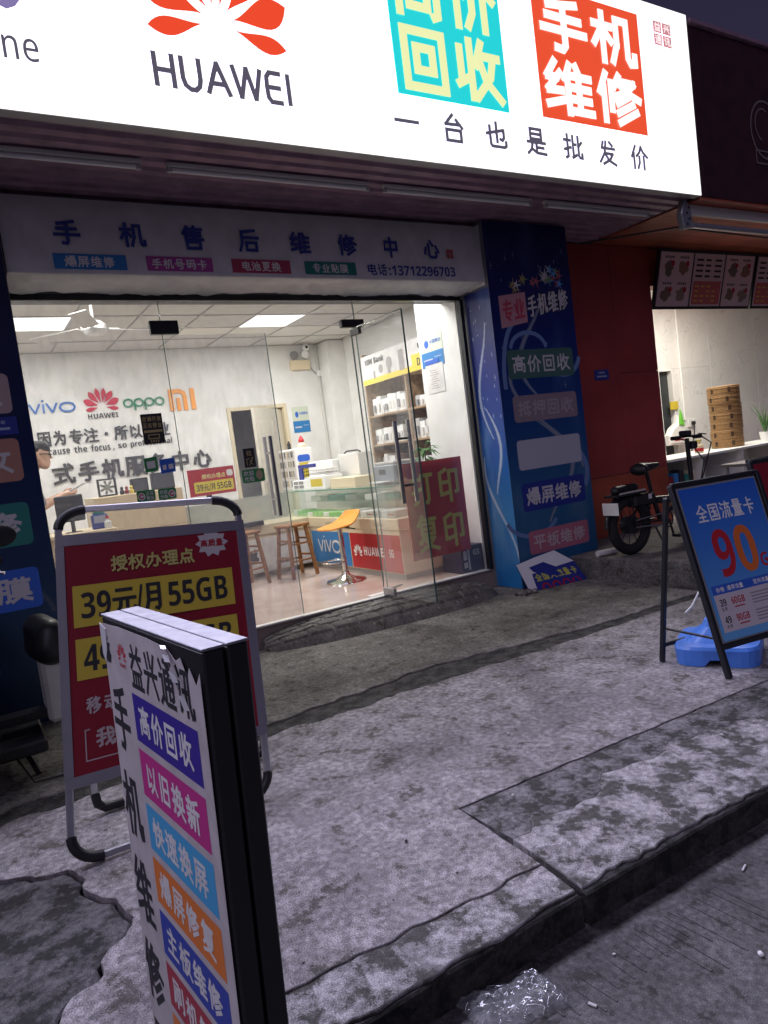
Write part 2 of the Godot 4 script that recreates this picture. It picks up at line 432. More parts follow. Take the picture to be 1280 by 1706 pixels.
func fr4(bl: Vector3, br: Vector3, tl: Vector3, tr: Vector3) -> Dictionary:
	return {"c": [bl, br, tl, tr], "w": ((br - bl).length() + (tr - tl).length()) / 2.0, "h": ((tl - bl).length() + (tr - br).length()) / 2.0, "n": (br - bl).cross(tl - bl).normalized()}

func at(f: Dictionary, x: float, y: float, lift := 0.0) -> Vector3:
	var s: float = x / f.w
	var t: float = y / f.h
	var c: Array = f.c
	return (c[0] as Vector3).lerp(c[1], s).lerp((c[2] as Vector3).lerp(c[3], s), t) + (f.n as Vector3) * lift

func rect(mb: MB, f: Dictionary, x0: float, y0: float, x1: float, y1: float, lift: float, depth := 0.0, rad := 0.0) -> void:
	var p := PackedVector2Array()
	if rad <= 0.0:
		p = PackedVector2Array([Vector2(x0, y0), Vector2(x1, y0), Vector2(x1, y1), Vector2(x0, y1)])
	else:
		for k in 4:
			var cx := x1 - rad if k in [0, 3] else x0 + rad
			var cy := y1 - rad if k in [0, 1] else y0 + rad
			for j in 5:
				var a := PI / 2.0 * (k + j / 4.0)
				p.append(Vector2(cx + rad * cos(a), cy + rad * sin(a)))
	poly(mb, f, p, lift, depth)

func poly(mb: MB, f: Dictionary, p: PackedVector2Array, lift: float, depth := 0.0) -> void:
	var idx := Geometry2D.triangulate_polygon(p)
	var nn: Vector3 = f.n
	for i in range(0, idx.size(), 3):
		mb.tri(at(f, p[idx[i]].x, p[idx[i]].y, lift), at(f, p[idx[i + 1]].x, p[idx[i + 1]].y, lift), at(f, p[idx[i + 2]].x, p[idx[i + 2]].y, lift), nn)
	if depth > 0.0:
		var cw := Geometry2D.is_polygon_clockwise(p)
		for i in p.size():
			var a := p[i]
			var b := p[(i + 1) % p.size()]
			var e := at(f, b.x, b.y) - at(f, a.x, a.y)
			var out := e.cross(nn) * (-1.0 if cw else 1.0)
			mb.quadf(at(f, a.x, a.y, lift - depth), at(f, b.x, b.y, lift - depth), at(f, b.x, b.y, lift), at(f, a.x, a.y, lift), out)

func stroke(mb: MB, f: Dictionary, pts: PackedVector2Array, w: float, lift: float, depth := 0.0, cap := 0.35) -> void:
	var nn := pts.size()
	var closed := pts[0].distance_to(pts[nn - 1]) < 1e-6 and nn > 3
	if not closed:
		for i in range(1, nn - 1):
			if (pts[i] - pts[i - 1]).normalized().dot((pts[i + 1] - pts[i]).normalized()) < -0.15:
				stroke(mb, f, pts.slice(0, i + 1), w, lift, depth, cap)
				stroke(mb, f, pts.slice(i), w, lift + stagger * 0.4, depth, cap)
				return
	if closed:
		pts = pts.slice(0, nn - 1)
		nn -= 1
	else:
		pts[0] -= (pts[1] - pts[0]).normalized() * w * cap
		pts[nn - 1] += (pts[nn - 1] - pts[nn - 2]).normalized() * w * cap
	var L := PackedVector2Array()
	var R := PackedVector2Array()
	for i in nn:
		var d0 := Vector2.ZERO
		var d1 := Vector2.ZERO
		if i > 0 or closed:
			d0 = (pts[i] - pts[(i + nn - 1) % nn]).normalized()
		if i < nn - 1 or closed:
			d1 = (pts[(i + 1) % nn] - pts[i]).normalized()
		if d0 == Vector2.ZERO: d0 = d1
		if d1 == Vector2.ZERO: d1 = d0
		var m := Vector2(-d0.y, d0.x) + Vector2(-d1.y, d1.x)
		m = m / maxf(m.length_squared() / 2.0, 0.45)
		L.append(pts[i] + m * w / 2.0)
		R.append(pts[i] - m * w / 2.0)
	for i in (nn if closed else nn - 1):
		var j := (i + 1) % nn
		var a := at(f, L[i].x, L[i].y, lift)
		var b := at(f, L[j].x, L[j].y, lift)
		var c := at(f, R[j].x, R[j].y, lift)
		var d := at(f, R[i].x, R[i].y, lift)
		mb.quad(a, b, c, d, f.n)
		if depth > 0.0:
			var dn: Vector3 = (f.n as Vector3) * -depth
			mb.quadf(a, b, b + dn, a + dn, a - d)
			mb.quadf(d, c, c + dn, d + dn, d - a)

func glyph(mb: MB, f: Dictionary, ch: String, x: float, y: float, w: float, h: float, sw: float, lift: float, depth := 0.0, slant := 0.0) -> void:
	# x, y: lower left of the cell
	var k := 0
	for s: Array in GL.get(ch, []):
		var p := PackedVector2Array()
		for i in range(0, s.size(), 2):
			var yy: float = 1.0 - s[i + 1] / 100.0
			p.append(Vector2(x + w * s[i] / 100.0 + slant * yy * h, y + h * yy))
		stroke(mb, f, p, sw, lift + k * stagger, depth)
		k += 1

func words(mb: MB, f: Dictionary, s: String, x: float, y: float, w: float, h: float, pitch: float, sw: float, lift: float, depth := 0.0, slant := 0.0) -> void:
	for i in s.length():
		glyph(mb, f, s[i], x + i * pitch, y, w, h, sw, lift, depth, slant)

func latin(mb: MB, f: Dictionary, s: String, x: float, y: float, w: float, h: float, bold: bool, lift: float, depth := 0.0) -> void:
	# the word fitted into the rectangle
	var sf := SystemFont.new()
	sf.font_names = PackedStringArray(["Droid Sans"])
	sf.font_weight = 700 if bold else 400
	var tm := TextMesh.new()
	tm.font = sf
	tm.font_size = 100
	tm.pixel_size = 0.01
	tm.depth = 0.0
	tm.curve_step = 2.0
	tm.text = s
	var arr := tm.get_mesh_arrays()
	var vs: PackedVector3Array = arr[Mesh.ARRAY_VERTEX]
	var idx := PackedInt32Array()
	if arr[Mesh.ARRAY_INDEX] != null:
		idx = arr[Mesh.ARRAY_INDEX]
	else:
		idx = PackedInt32Array(range(vs.size()))
	var lo := Vector3.INF
	var hi := -Vector3.INF
	for p in vs:
		lo = lo.min(p)
		hi = hi.max(p)
	var nn: Vector3 = f.n
	var sc := Vector2(w / (hi.x - lo.x), h / (hi.y - lo.y))
	var q := func(p: Vector3) -> Vector3: return at(f, x + (p.x - lo.x) * sc.x, y + (p.y - lo.y) * sc.y, lift)
	for i in range(0, idx.size(), 3):
		mb.tri(q.call(vs[idx[i]]), q.call(vs[idx[i + 1]]), q.call(vs[idx[i + 2]]), nn)

func arc(cx: float, cy: float, rx: float, ry: float, a0: float, a1: float, n := 14) -> PackedVector2Array:
	var p := PackedVector2Array()
	for i in n + 1:
		var a := deg_to_rad(lerpf(a0, a1, float(i) / n))
		p.append(Vector2(cx + rx * cos(a), cy + ry * sin(a)))
	return p

func pts2(a: Array, x: float, y: float, sc: float) -> PackedVector2Array:
	var p := PackedVector2Array()
	for i in range(0, a.size(), 2):
		p.append(Vector2(x + a[i] * sc, y + a[i + 1] * sc))
	return p

func petals(mb: MB, f: Dictionary, cx: float, cy: float, R: float, lift: float, depth := 0.0) -> void:
	for sd: float in [-1.0, 1.0]:
		for e: Array in [[11.5, 1.0, 0.14], [37.0, 1.0, 0.175], [68.0, 0.97, 0.215], [101.0, 0.86, 0.13]]:
			var a := deg_to_rad(e[0])
			var d := Vector2(sin(a) * sd, cos(a))
			var s := Vector2(d.y, -d.x) * sd
			var p := PackedVector2Array()
			for i in 13:
				var t := i / 12.0
				p.append(Vector2(cx, cy) + R * (d * lerpf(0.2, e[1], t) + s * (e[2] * pow(sin(PI * pow(t, 1.5)), 0.9) * 0.95)))
			for i in range(11, 0, -1):
				var t := i / 12.0
				p.append(Vector2(cx, cy) + R * (d * lerpf(0.2, e[1], t) - s * (e[2] * pow(sin(PI * pow(t, 1.7)), 0.9) * 0.7)))
			poly(mb, f, p, lift, depth)

func apple_shape(mb: MB, f: Dictionary, cx: float, cy: float, R: float, lift: float) -> void:
	var p := PackedVector2Array()
	var a := [0,0.62, 0.2,0.72, 0.45,0.74, 0.68,0.62, 0.5,0.42, 0.44,0.2, 0.52,-0.05, 0.75,-0.2, 0.62,-0.55, 0.42,-0.82, 0.22,-0.92, 0,-0.84, -0.22,-0.92, -0.44,-0.82, -0.66,-0.5, -0.78,-0.1, -0.76,0.3, -0.6,0.6, -0.36,0.74, -0.14,0.7]
	p = pts2(a, cx, cy, R)
	poly(mb, f, p, lift)
	poly(mb, f, pts2([0.02,0.8, 0.05,1.02, 0.2,1.18, 0.34,1.22, 0.3,1.0, 0.18,0.84], cx, cy, R), lift)

func galaxy(sd: int, w: int, h: int) -> ImageTexture:
	# print of the pillar posters: night-blue sky with stars over a paler blue with white swooshes
	var im := Image.create(w, h, false, Image.FORMAT_RGB8)
	var f := FastNoiseLite.new()
	f.seed = sd
	f.frequency = 0.006
	var stops := [Color(0.05, 0.12, 0.5), Color(0.06, 0.2, 0.62), Color(0.1, 0.38, 0.75), Color(0.3, 0.62, 0.85), Color(0.16, 0.52, 0.8)]
	for y in h:
		var t := float(y) / h * 3.999
		var c0: Color = stops[int(t)]
		var c1: Color = stops[int(t) + 1]
		for x in w:
			var c := c0.lerp(c1, t - int(t))
			var k := f.get_noise_2d(x, y * 0.5)
			c = c.lerp(Color(0.75, 0.86, 0.95), clampf(k * 0.9 - 0.1, 0.0, 0.35))
			im.set_pixel(x, y, c)
	rng.seed = sd
	for s in 3:
		var y0 := h * rng.randf_range(0.3, 0.8)
		var am := w * rng.randf_range(0.25, 0.4)
		var st := h * rng.randf_range(0.25, 0.4)
		for i in 900:
			var q := i / 900.0
			var px := int(w * 0.5 + am * sin(q * 4.0 + s * 2.0) + (q - 0.5) * w * 0.3)
			var py := int(y0 + (q - 0.5) * st)
			var rr := int(2 + 5 * sin(q * PI))
			for dx in range(-rr, rr + 1):
				if px + dx >= 0 and px + dx < w and py >= 0 and py < h:
					im.set_pixel(px + dx, py, im.get_pixel(px + dx, py).lerp(Color(0.92, 0.95, 0.98), 0.5 * (1.0 - absf(dx) / (rr + 1.0))))
	for s in 26:
		var px := rng.randi_range(6, w - 7)
		var py := rng.randi_range(6, int(h * 0.45))
		var L := rng.randi_range(1, 6)
		for d in range(-L, L + 1):
			im.set_pixel(px, py + d, Color(0.9, 0.95, 1))
			if absi(d) < L / 2 + 1:
				im.set_pixel(px + d, py, Color(0.9, 0.95, 1))
	return ImageTexture.create_from_image(im)

func noise_bytes(sd: int, freq: float, octaves: int, n: int, warp := 0.0) -> PackedByteArray:
	var f := FastNoiseLite.new()
	f.seed = sd
	f.frequency = freq
	f.fractal_octaves = octaves
	f.fractal_gain = 0.55
	if warp > 0.0:
		f.domain_warp_enabled = true
		f.domain_warp_amplitude = warp
		f.domain_warp_frequency = freq * 2.0
	return f.get_seamless_image(n, n, false, false, 0.12, true).get_data()

func concrete_tex(sd: int, n: int, dirt: float, bright: float, worn: float) -> ImageTexture:
	# cement: sandy speckle, pale laitance, stains with broken edges, dark pits
	var a := noise_bytes(sd, 0.22, 3, n)
	var b := noise_bytes(sd + 1, 0.035, 5, n, 20.0)
	var c := noise_bytes(sd + 2, 0.007, 6, n, 60.0)
	var d := noise_bytes(sd + 3, 0.06, 2, n)
	var o := PackedByteArray()
	o.resize(n * n * 3)
	for i in n * n:
		var fa := a[i] / 255.0
		var fb := b[i] / 255.0
		var v := 0.62 + 0.5 * (fa - 0.5) + 0.34 * (fb - 0.5)
		var st := c[i] / 255.0 + 0.22 * (fb - 0.5) + 0.12 * (fa - 0.5)
		var k := clampf((dirt - st) * 9.0, 0.0, 1.0)
		v *= 1.0 - worn * k
		v += bright * clampf((st - 0.56) * 7.0, 0.0, 1.0) * (0.5 + 0.5 * fa)
		if d[i] > 224 and fa < 0.52:
			v *= 0.45
		v = clampf(v, 0.05, 1.0)
		o[i * 3] = int(v * 255.0)
		o[i * 3 + 1] = int(v * 252.0)
		o[i * 3 + 2] = int(v * (253.0 - 14.0 * k))
	return ImageTexture.create_from_image(Image.create_from_data(n, n, false, Image.FORMAT_RGB8, o))

func materials() -> void:
	var cement := concrete_tex(101, 1280, 0.34, 0.12, 0.3)
	var cement_worn := concrete_tex(131, 1280, 0.47, 0.2, 0.4)
	var fine := noise_tex(3, 0.13, Color(0.62, 0.62, 0.63), Color(1, 1, 1), 5, 1024)
	var blot := noise_tex(11, 0.004, Color(0.72, 0.71, 0.72), Color(1, 1, 1), 6, 1024, [[0.38, Color(0.88, 0.87, 0.87)], [0.55, Color(0.97, 0.96, 0.96)]], 90.0)
	var blot2 := noise_tex(23, 0.006, Color(0.45, 0.44, 0.45), Color(1, 1, 1), 7, 1024, [[0.4, Color(0.66, 0.66, 0.67)], [0.56, Color(0.95, 0.95, 0.95)]], 70.0)
	var pits := noise_tex(5, 0.09, Color.BLACK, Color.WHITE, 5, 1024, [[0.25, Color(0.5, 0.5, 0.5)]])
	M.concrete = grain(mt(0.74, 0.72, 0.73, 0.9), cement, 0.62, pits, 0.14, blot, 0.23)
	M.concrete_shop = grain(mt(0.48, 0.47, 0.43, 0.9), cement, 0.7, pits, 0.14, blot, 0.29)
	M.concrete_step = grain(mt(0.36, 0.35, 0.34, 0.9), cement, 0.8, pits, 0.16)
	M.board_paper = grain(mt(0.62, 0.58, 0.585, 0.6), noise_tex(17, 0.01, Color(0.86, 0.85, 0.85), Color(1, 1, 1), 5), 2.0)
	M.plate = grain(mt(0.34, 0.34, 0.37, 0.5, 0.6), noise_tex(36, 0.02, Color(0.8, 0.8, 0.82), Color(1, 1, 1), 5), 2.0)
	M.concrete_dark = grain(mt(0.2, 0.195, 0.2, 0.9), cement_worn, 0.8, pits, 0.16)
	M.concrete_patch = grain(mt(0.34, 0.33, 0.34, 0.9), cement_worn, 0.75, pits, 0.16)
	M.concrete_kerb = grain(mt(0.62, 0.605, 0.615, 0.9), cement_worn, 0.66, pits, 0.18)
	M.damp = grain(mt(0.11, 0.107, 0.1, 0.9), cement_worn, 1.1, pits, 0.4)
	M.shaded_kerb_face = grain(mt(0.075, 0.072, 0.07, 0.95), cement_worn, 0.9, pits, 0.3)  # kerb front: shade put into the colour as a near-black base
	M.road = grain(mt(0.3, 0.295, 0.3, 0.85), cement, 0.9, pits, 0.12, blot, 0.3)
	M.plaster = grain(mt(0.84, 0.84, 0.83, 0.8), noise_tex(8, 0.01, Color(0.93, 0.93, 0.92), Color(1, 1, 1), 3), 0.5)
	M.wall_out = grain(mt(0.3, 0.3, 0.31, 0.9), fine, 0.7, pits, 0.3)
	M.ceiling = grain(mt(0.74, 0.73, 0.71, 0.9), noise_tex(9, 0.08, Color(0.88, 0.88, 0.88), Color(1, 1, 1), 3), 2.0, pits, 0.1)
	M.tee = mt(0.5, 0.5, 0.5, 0.5)
	M.tile = grain(mt(0.62, 0.5, 0.44, 0.16), noise_tex(12, 0.01, Color(0.9, 0.89, 0.88), Color(1, 1, 1), 4), 0.6)
	M.grout = mt(0.25, 0.2, 0.17, 0.9)
	M.red_wall = grain(mt(0.36, 0.05, 0.045, 0.5), noise_tex(14, 0.006, Color(0.86, 0.86, 0.86), Color(1, 1, 1), 5), 0.5, pits, 0.08)
	M.orange_wall = grain(mt(0.46, 0.09, 0.045, 0.5), noise_tex(14, 0.006, Color(0.75, 0.75, 0.75), Color(1, 1, 1), 5), 0.5, pits, 0.12)
	M.soffit = grain(mt(0.42, 0.25, 0.33, 0.45), noise_tex(15, 0.012, Color(0.7, 0.7, 0.72), Color(1, 1, 1), 4), 0.8)
	M.dark_metal = mt(0.02, 0.021, 0.026, 0.45, 0.3)
	M.black = mt(0.012, 0.012, 0.014, 0.45)
	M.rubber = grain(mt(0.016, 0.016, 0.018, 0.8), fine, 6.0)
	M.grey_metal = mt(0.35, 0.35, 0.37, 0.35, 0.7)
	M.alu = grain(mt(0.62, 0.62, 0.64, 0.3, 0.85), noise_tex(16, 0.02, Color(0.94, 0.94, 0.94), Color(1, 1, 1), 4), 1.0)
	M.steel = mt(0.6, 0.59, 0.57, 0.16, 1.0)
	M.white = mt(0.8, 0.8, 0.79, 0.5)
	M.offwhite = mt(0.66, 0.65, 0.62, 0.6)
	M.paper = grain(mt(0.76, 0.75, 0.74, 0.7), noise_tex(17, 0.01, Color(0.9, 0.9, 0.9), Color(1, 1, 1), 4), 1.0)
	M.cream = mt(0.7, 0.6, 0.42, 0.4)
	M.cream2 = mt(0.66, 0.54, 0.36, 0.5)
	M.wood = grain(mt(0.42, 0.19, 0.065, 0.45), noise_tex(18, 0.03, Color(0.65, 0.62, 0.6), Color(1, 1, 1), 4), 1.5)
	M.shelf_wood = grain(mt(0.5, 0.34, 0.2, 0.5), noise_tex(19, 0.02, Color(0.72, 0.7, 0.68), Color(1, 1, 1), 4), 1.2)
	M.door_cream = mt(0.66, 0.58, 0.42, 0.5)
	M.door_panel = mt(0.66, 0.62, 0.52, 0.5)
	M.ink = mt(0.02, 0.02, 0.024, 0.6)
	M.letter = mt(0.05, 0.05, 0.055, 0.5)
	M.red = mt(0.45, 0.012, 0.02, 0.4)
	M.deepred = mt(0.24, 0.009, 0.022, 0.4)
	M.yellow = mt(0.62, 0.48, 0.05, 0.5)
	M.paleyellow = mt(0.75, 0.68, 0.25, 0.5)
	M.lime = mt(0.55, 0.55, 0.1, 0.5)
	M.blue = mt(0.03, 0.12, 0.55, 0.45)
	M.navy = mt(0.02, 0.035, 0.25, 0.45)
	M.skyblue = mt(0.08, 0.35, 0.75, 0.45)
	M.vivo = mt(0.03, 0.2, 0.5, 0.4)
	M.pink = mt(0.6, 0.05, 0.22, 0.5)
	M.orange = mt(0.75, 0.2, 0.03, 0.5)
	M.mi = mt(0.85, 0.33, 0.04, 0.5)
	M.green = mt(0.03, 0.25, 0.07, 0.5)
	M.brightgreen = mt(0.16, 0.55, 0.06, 0.5)
	M.teal = mt(0.02, 0.2, 0.17, 0.5)
	M.grey = mt(0.25, 0.25, 0.26, 0.6)
	M.mid = mt(0.45, 0.44, 0.43, 0.6)
	M.purple = mt(0.04, 0.02, 0.3, 0.5)
	M.magenta = mt(0.55, 0.03, 0.25, 0.5)
	M.cyanrow = mt(0.06, 0.38, 0.68, 0.5)
	M.rowblue = mt(0.03, 0.06, 0.4, 0.5)
	M.rowred = mt(0.42, 0.03, 0.06, 0.5)
	M.plastic_blue = mt(0.07, 0.22, 0.72, 0.35)
	M.bamboo = grain(mt(0.68, 0.42, 0.18, 0.6), noise_tex(20, 0.05, Color(0.5, 0.45, 0.42), Color(1, 1, 1), 4), 3.0)
	M.bamboo_dark = mt(0.07, 0.035, 0.015, 0.7)
	M.marble = grain(mt(0.8, 0.8, 0.78, 0.3), noise_tex(21, 0.004, Color(0.94, 0.94, 0.94), Color(1, 1, 1), 3, 1024, [[0.485, Color(0.99, 0.99, 0.99)], [0.5, Color(0.86, 0.86, 0.87)], [0.515, Color(0.99, 0.99, 0.99)]]), 0.45)
	M.skin = mt(0.56, 0.33, 0.23, 0.55)
	M.skin.subsurf_scatter_enabled = true
	M.skin.subsurf_scatter_strength = 0.1
	M.hair = grain(mt(0.022, 0.019, 0.018, 0.75), noise_tex(28, 0.1, Color(0.4, 0.4, 0.4), Color(1, 1, 1), 4), 6.0, bump_tex(29, 0.1), 0.3)
	M.shirt = grain(mt(0.3, 0.31, 0.34, 0.85), fine, 4.0)
	M.trouser = mt(0.03, 0.03, 0.04, 0.85)
	M.leaf = mt(0.06, 0.16, 0.04, 0.5)
	M.leaf.backlight_enabled = true
	M.leaf.backlight = Color(0.1, 0.2, 0.05)
	M.glass = mt(0.75, 0.85, 0.82, 0.03)
	M.glass.transparency = BaseMaterial3D.TRANSPARENCY_ALPHA
	M.glass.albedo_color.a = 0.05
	M.glass_dusty = mt(0.85, 0.88, 0.9, 0.04)
	M.glass_dusty.transparency = BaseMaterial3D.TRANSPARENCY_ALPHA
	M.glass_dusty.albedo_color.a = 0.12
	# dust and wipe marks on the old panes
	var sm := noise_bytes(301, 0.02, 5, 512, 40.0)
	var sp := noise_bytes(302, 0.3, 2, 512)
	var di := Image.create(512, 512, false, Image.FORMAT_RGBA8)
	for y in 512:
		for x in 512:
			var k := sm[y * 512 + x] / 255.0
			var a := clampf((k - 0.35) * 0.2, 0.0, 0.1) + (0.22 if sp[y * 512 + x] > 238 else 0.0)
			di.set_pixel(x, y, Color(0.86, 0.88, 0.9, a))
	M.dust = StandardMaterial3D.new()
	M.dust.albedo_texture = ImageTexture.create_from_image(di)
	M.dust.roughness = 0.9
	M.dust.transparency = BaseMaterial3D.TRANSPARENCY_ALPHA
	M.dust.backlight_enabled = true
	M.dust.backlight = Color(0.5, 0.5, 0.5)
	M.glass_case = mt(0.5, 0.75, 0.66, 0.04)
	M.glass_case.transparency = BaseMaterial3D.TRANSPARENCY_ALPHA
	M.glass_case.albedo_color.a = 0.1
	M.glass_edge = mt(0.05, 0.12, 0.11, 0.2)
	M.cloth = grain(mt(0.7, 0.69, 0.7, 0.8), noise_tex(17, 0.01, Color(0.9, 0.9, 0.9), Color(1, 1, 1), 4), 1.0)
	M.sheet = mt(0.75, 0.76, 0.78, 0.2)
	M.foil = mt(0.85, 0.86, 0.88, 0.18, 0.9)
	M.clear_bag = mt(0.85, 0.88, 0.92, 0.12)
	M.clear_bag.transparency = BaseMaterial3D.TRANSPARENCY_ALPHA
	M.clear_bag.albedo_color.a = 0.14
	M.wheat = mt(0.42, 0.33, 0.2, 0.6)
	M.dark_sign = grain(mt(0.06, 0.015, 0.02, 0.5), noise_tex(15, 0.012, Color(0.7, 0.7, 0.72), Color(1, 1, 1), 4), 0.8)
	M.faint = mt(0.2, 0.16, 0.17, 0.5)

func area(size: Vector2, at_: Vector3, q: Basis, e: float, c: Color, parent: Node3D) -> void:
	var l := AreaLight3D.new()
	l.name = "area_light"
	l.area_size = size
	l.light_energy = e
	l.light_color = c
	l.area_range = 40.0
	l.area_attenuation = 2.0
	l.shadow_enabled = true
	l.transform = Transform3D(q, at_ - base_of[parent])
	parent.add_child(l, true)

func _ready() -> void:
	# ---- camera ----
	var yaw := 0.53844
	var pitch := -0.08146
	var roll := -0.128145
	var fw := Vector3(sin(yaw) * cos(pitch), sin(pitch), -cos(yaw) * cos(pitch))
	var rt := Vector3(cos(yaw), 0, sin(yaw))
	var up := rt.cross(fw)
	var r2 := rt * cos(roll) + up * sin(roll)
	var u2 := up * cos(roll) - rt * sin(roll)
	var cam := Camera3D.new()
	cam.name = "camera"
	cam.transform = Transform3D(Basis(r2, u2, -fw), Vector3(0, 1.12965, 4.8684))
	cam.fov = rad_to_deg(2.0 * atan(853.0 / 1183.97))
	cam.near = 0.05
	cam.far = 400.0
	add_child(cam)
	# ---- sky, night over a lit town ----
	var env := Environment.new()
	env.background_mode = Environment.BG_SKY
	var sk := ProceduralSkyMaterial.new()
	sk.sky_top_color = Color(0.016, 0.014, 0.036).linear_to_srgb()
	sk.sky_horizon_color = Color(0.042, 0.035, 0.07).linear_to_srgb()
	sk.sky_curve = 0.3
	sk.ground_bottom_color = Color(0.012, 0.011, 0.02).linear_to_srgb()
	sk.ground_horizon_color = Color(0.02, 0.018, 0.036).linear_to_srgb()
	env.sky = Sky.new()
	env.sky.sky_material = sk
	env.tonemap_mode = Environment.TONE_MAPPER_LINEAR
	env.tonemap_exposure = 1.0
	env.sdfgi_enabled = true
	env.ssao_enabled = true
	env.ssil_enabled = true
	var we := WorldEnvironment.new()
	we.name = "world"
	we.environment = env
	add_child(we)
	# ---- the street's soft light from behind the viewer, left and high ----
	var sun := DirectionalLight3D.new()
	sun.name = "street_glow"
	sun.light_energy = 0.16
	sun.light_color = Color(0.9, 0.86, 1.0)
	sun.light_angular_distance = 40.0
	sun.shadow_enabled = true
	sun.basis = Basis.looking_at(Vector3(0.6, -0.55, -0.58), Vector3.UP)
	add_child(sun)
	materials()
	build_ground()
	build_shop()
	build_shopfront()
	build_light_box()
	build_soffit_and_banner()
	build_posters()
	build_neighbour()
	build_interior()
	build_counter()
	build_person()
	build_boards()
	build_vehicles()
	build_small()

func ragged(a: Vector2, b: Vector2, step: float, amp: float, sd: int) -> PackedVector2Array:
	var f := FastNoiseLite.new()
	f.seed = sd
	f.frequency = 4.5
	f.fractal_octaves = 5
	f.fractal_gain = 0.5
	step = maxf(step * 0.6, 0.02)
	var n := maxi(int(a.distance_to(b) / step), 1)
	var s := (b - a).normalized()
	s = Vector2(-s.y, s.x)
	var p := PackedVector2Array()
	for i in n + 1:
		var t := float(i) / n
		p.append(a.lerp(b, t) + s * f.get_noise_1d(t * n * step) * amp * sin(PI * clampf(t, 0.02, 0.98)) ** 0.3)
	return p

func slab(called: String, parent: Node3D, m: Material, edges: Array, top: float, low: float, bev := 0.006) -> void:
	# edges: ragged runs joined into one outline, x and z
	var p := PackedVector2Array()
	for e: PackedVector2Array in edges:
		for q in e:
			if p.size() == 0 or p[p.size() - 1].distance_to(q) > 0.003:
				p.append(q)
	var mb := MB.new()
	mb.prism(p, Vector3.ZERO, Vector3.RIGHT, Vector3.BACK, Vector3.UP, low, top, bev)
	part(called, mb, m, parent)

func rev(p: PackedVector2Array) -> PackedVector2Array:
	var q := p.duplicate()
	q.reverse()
	return q

func off(p: PackedVector2Array, d: Vector2) -> PackedVector2Array:
	var q := PackedVector2Array()
	for v in p:
		q.append(v + d)
	return q

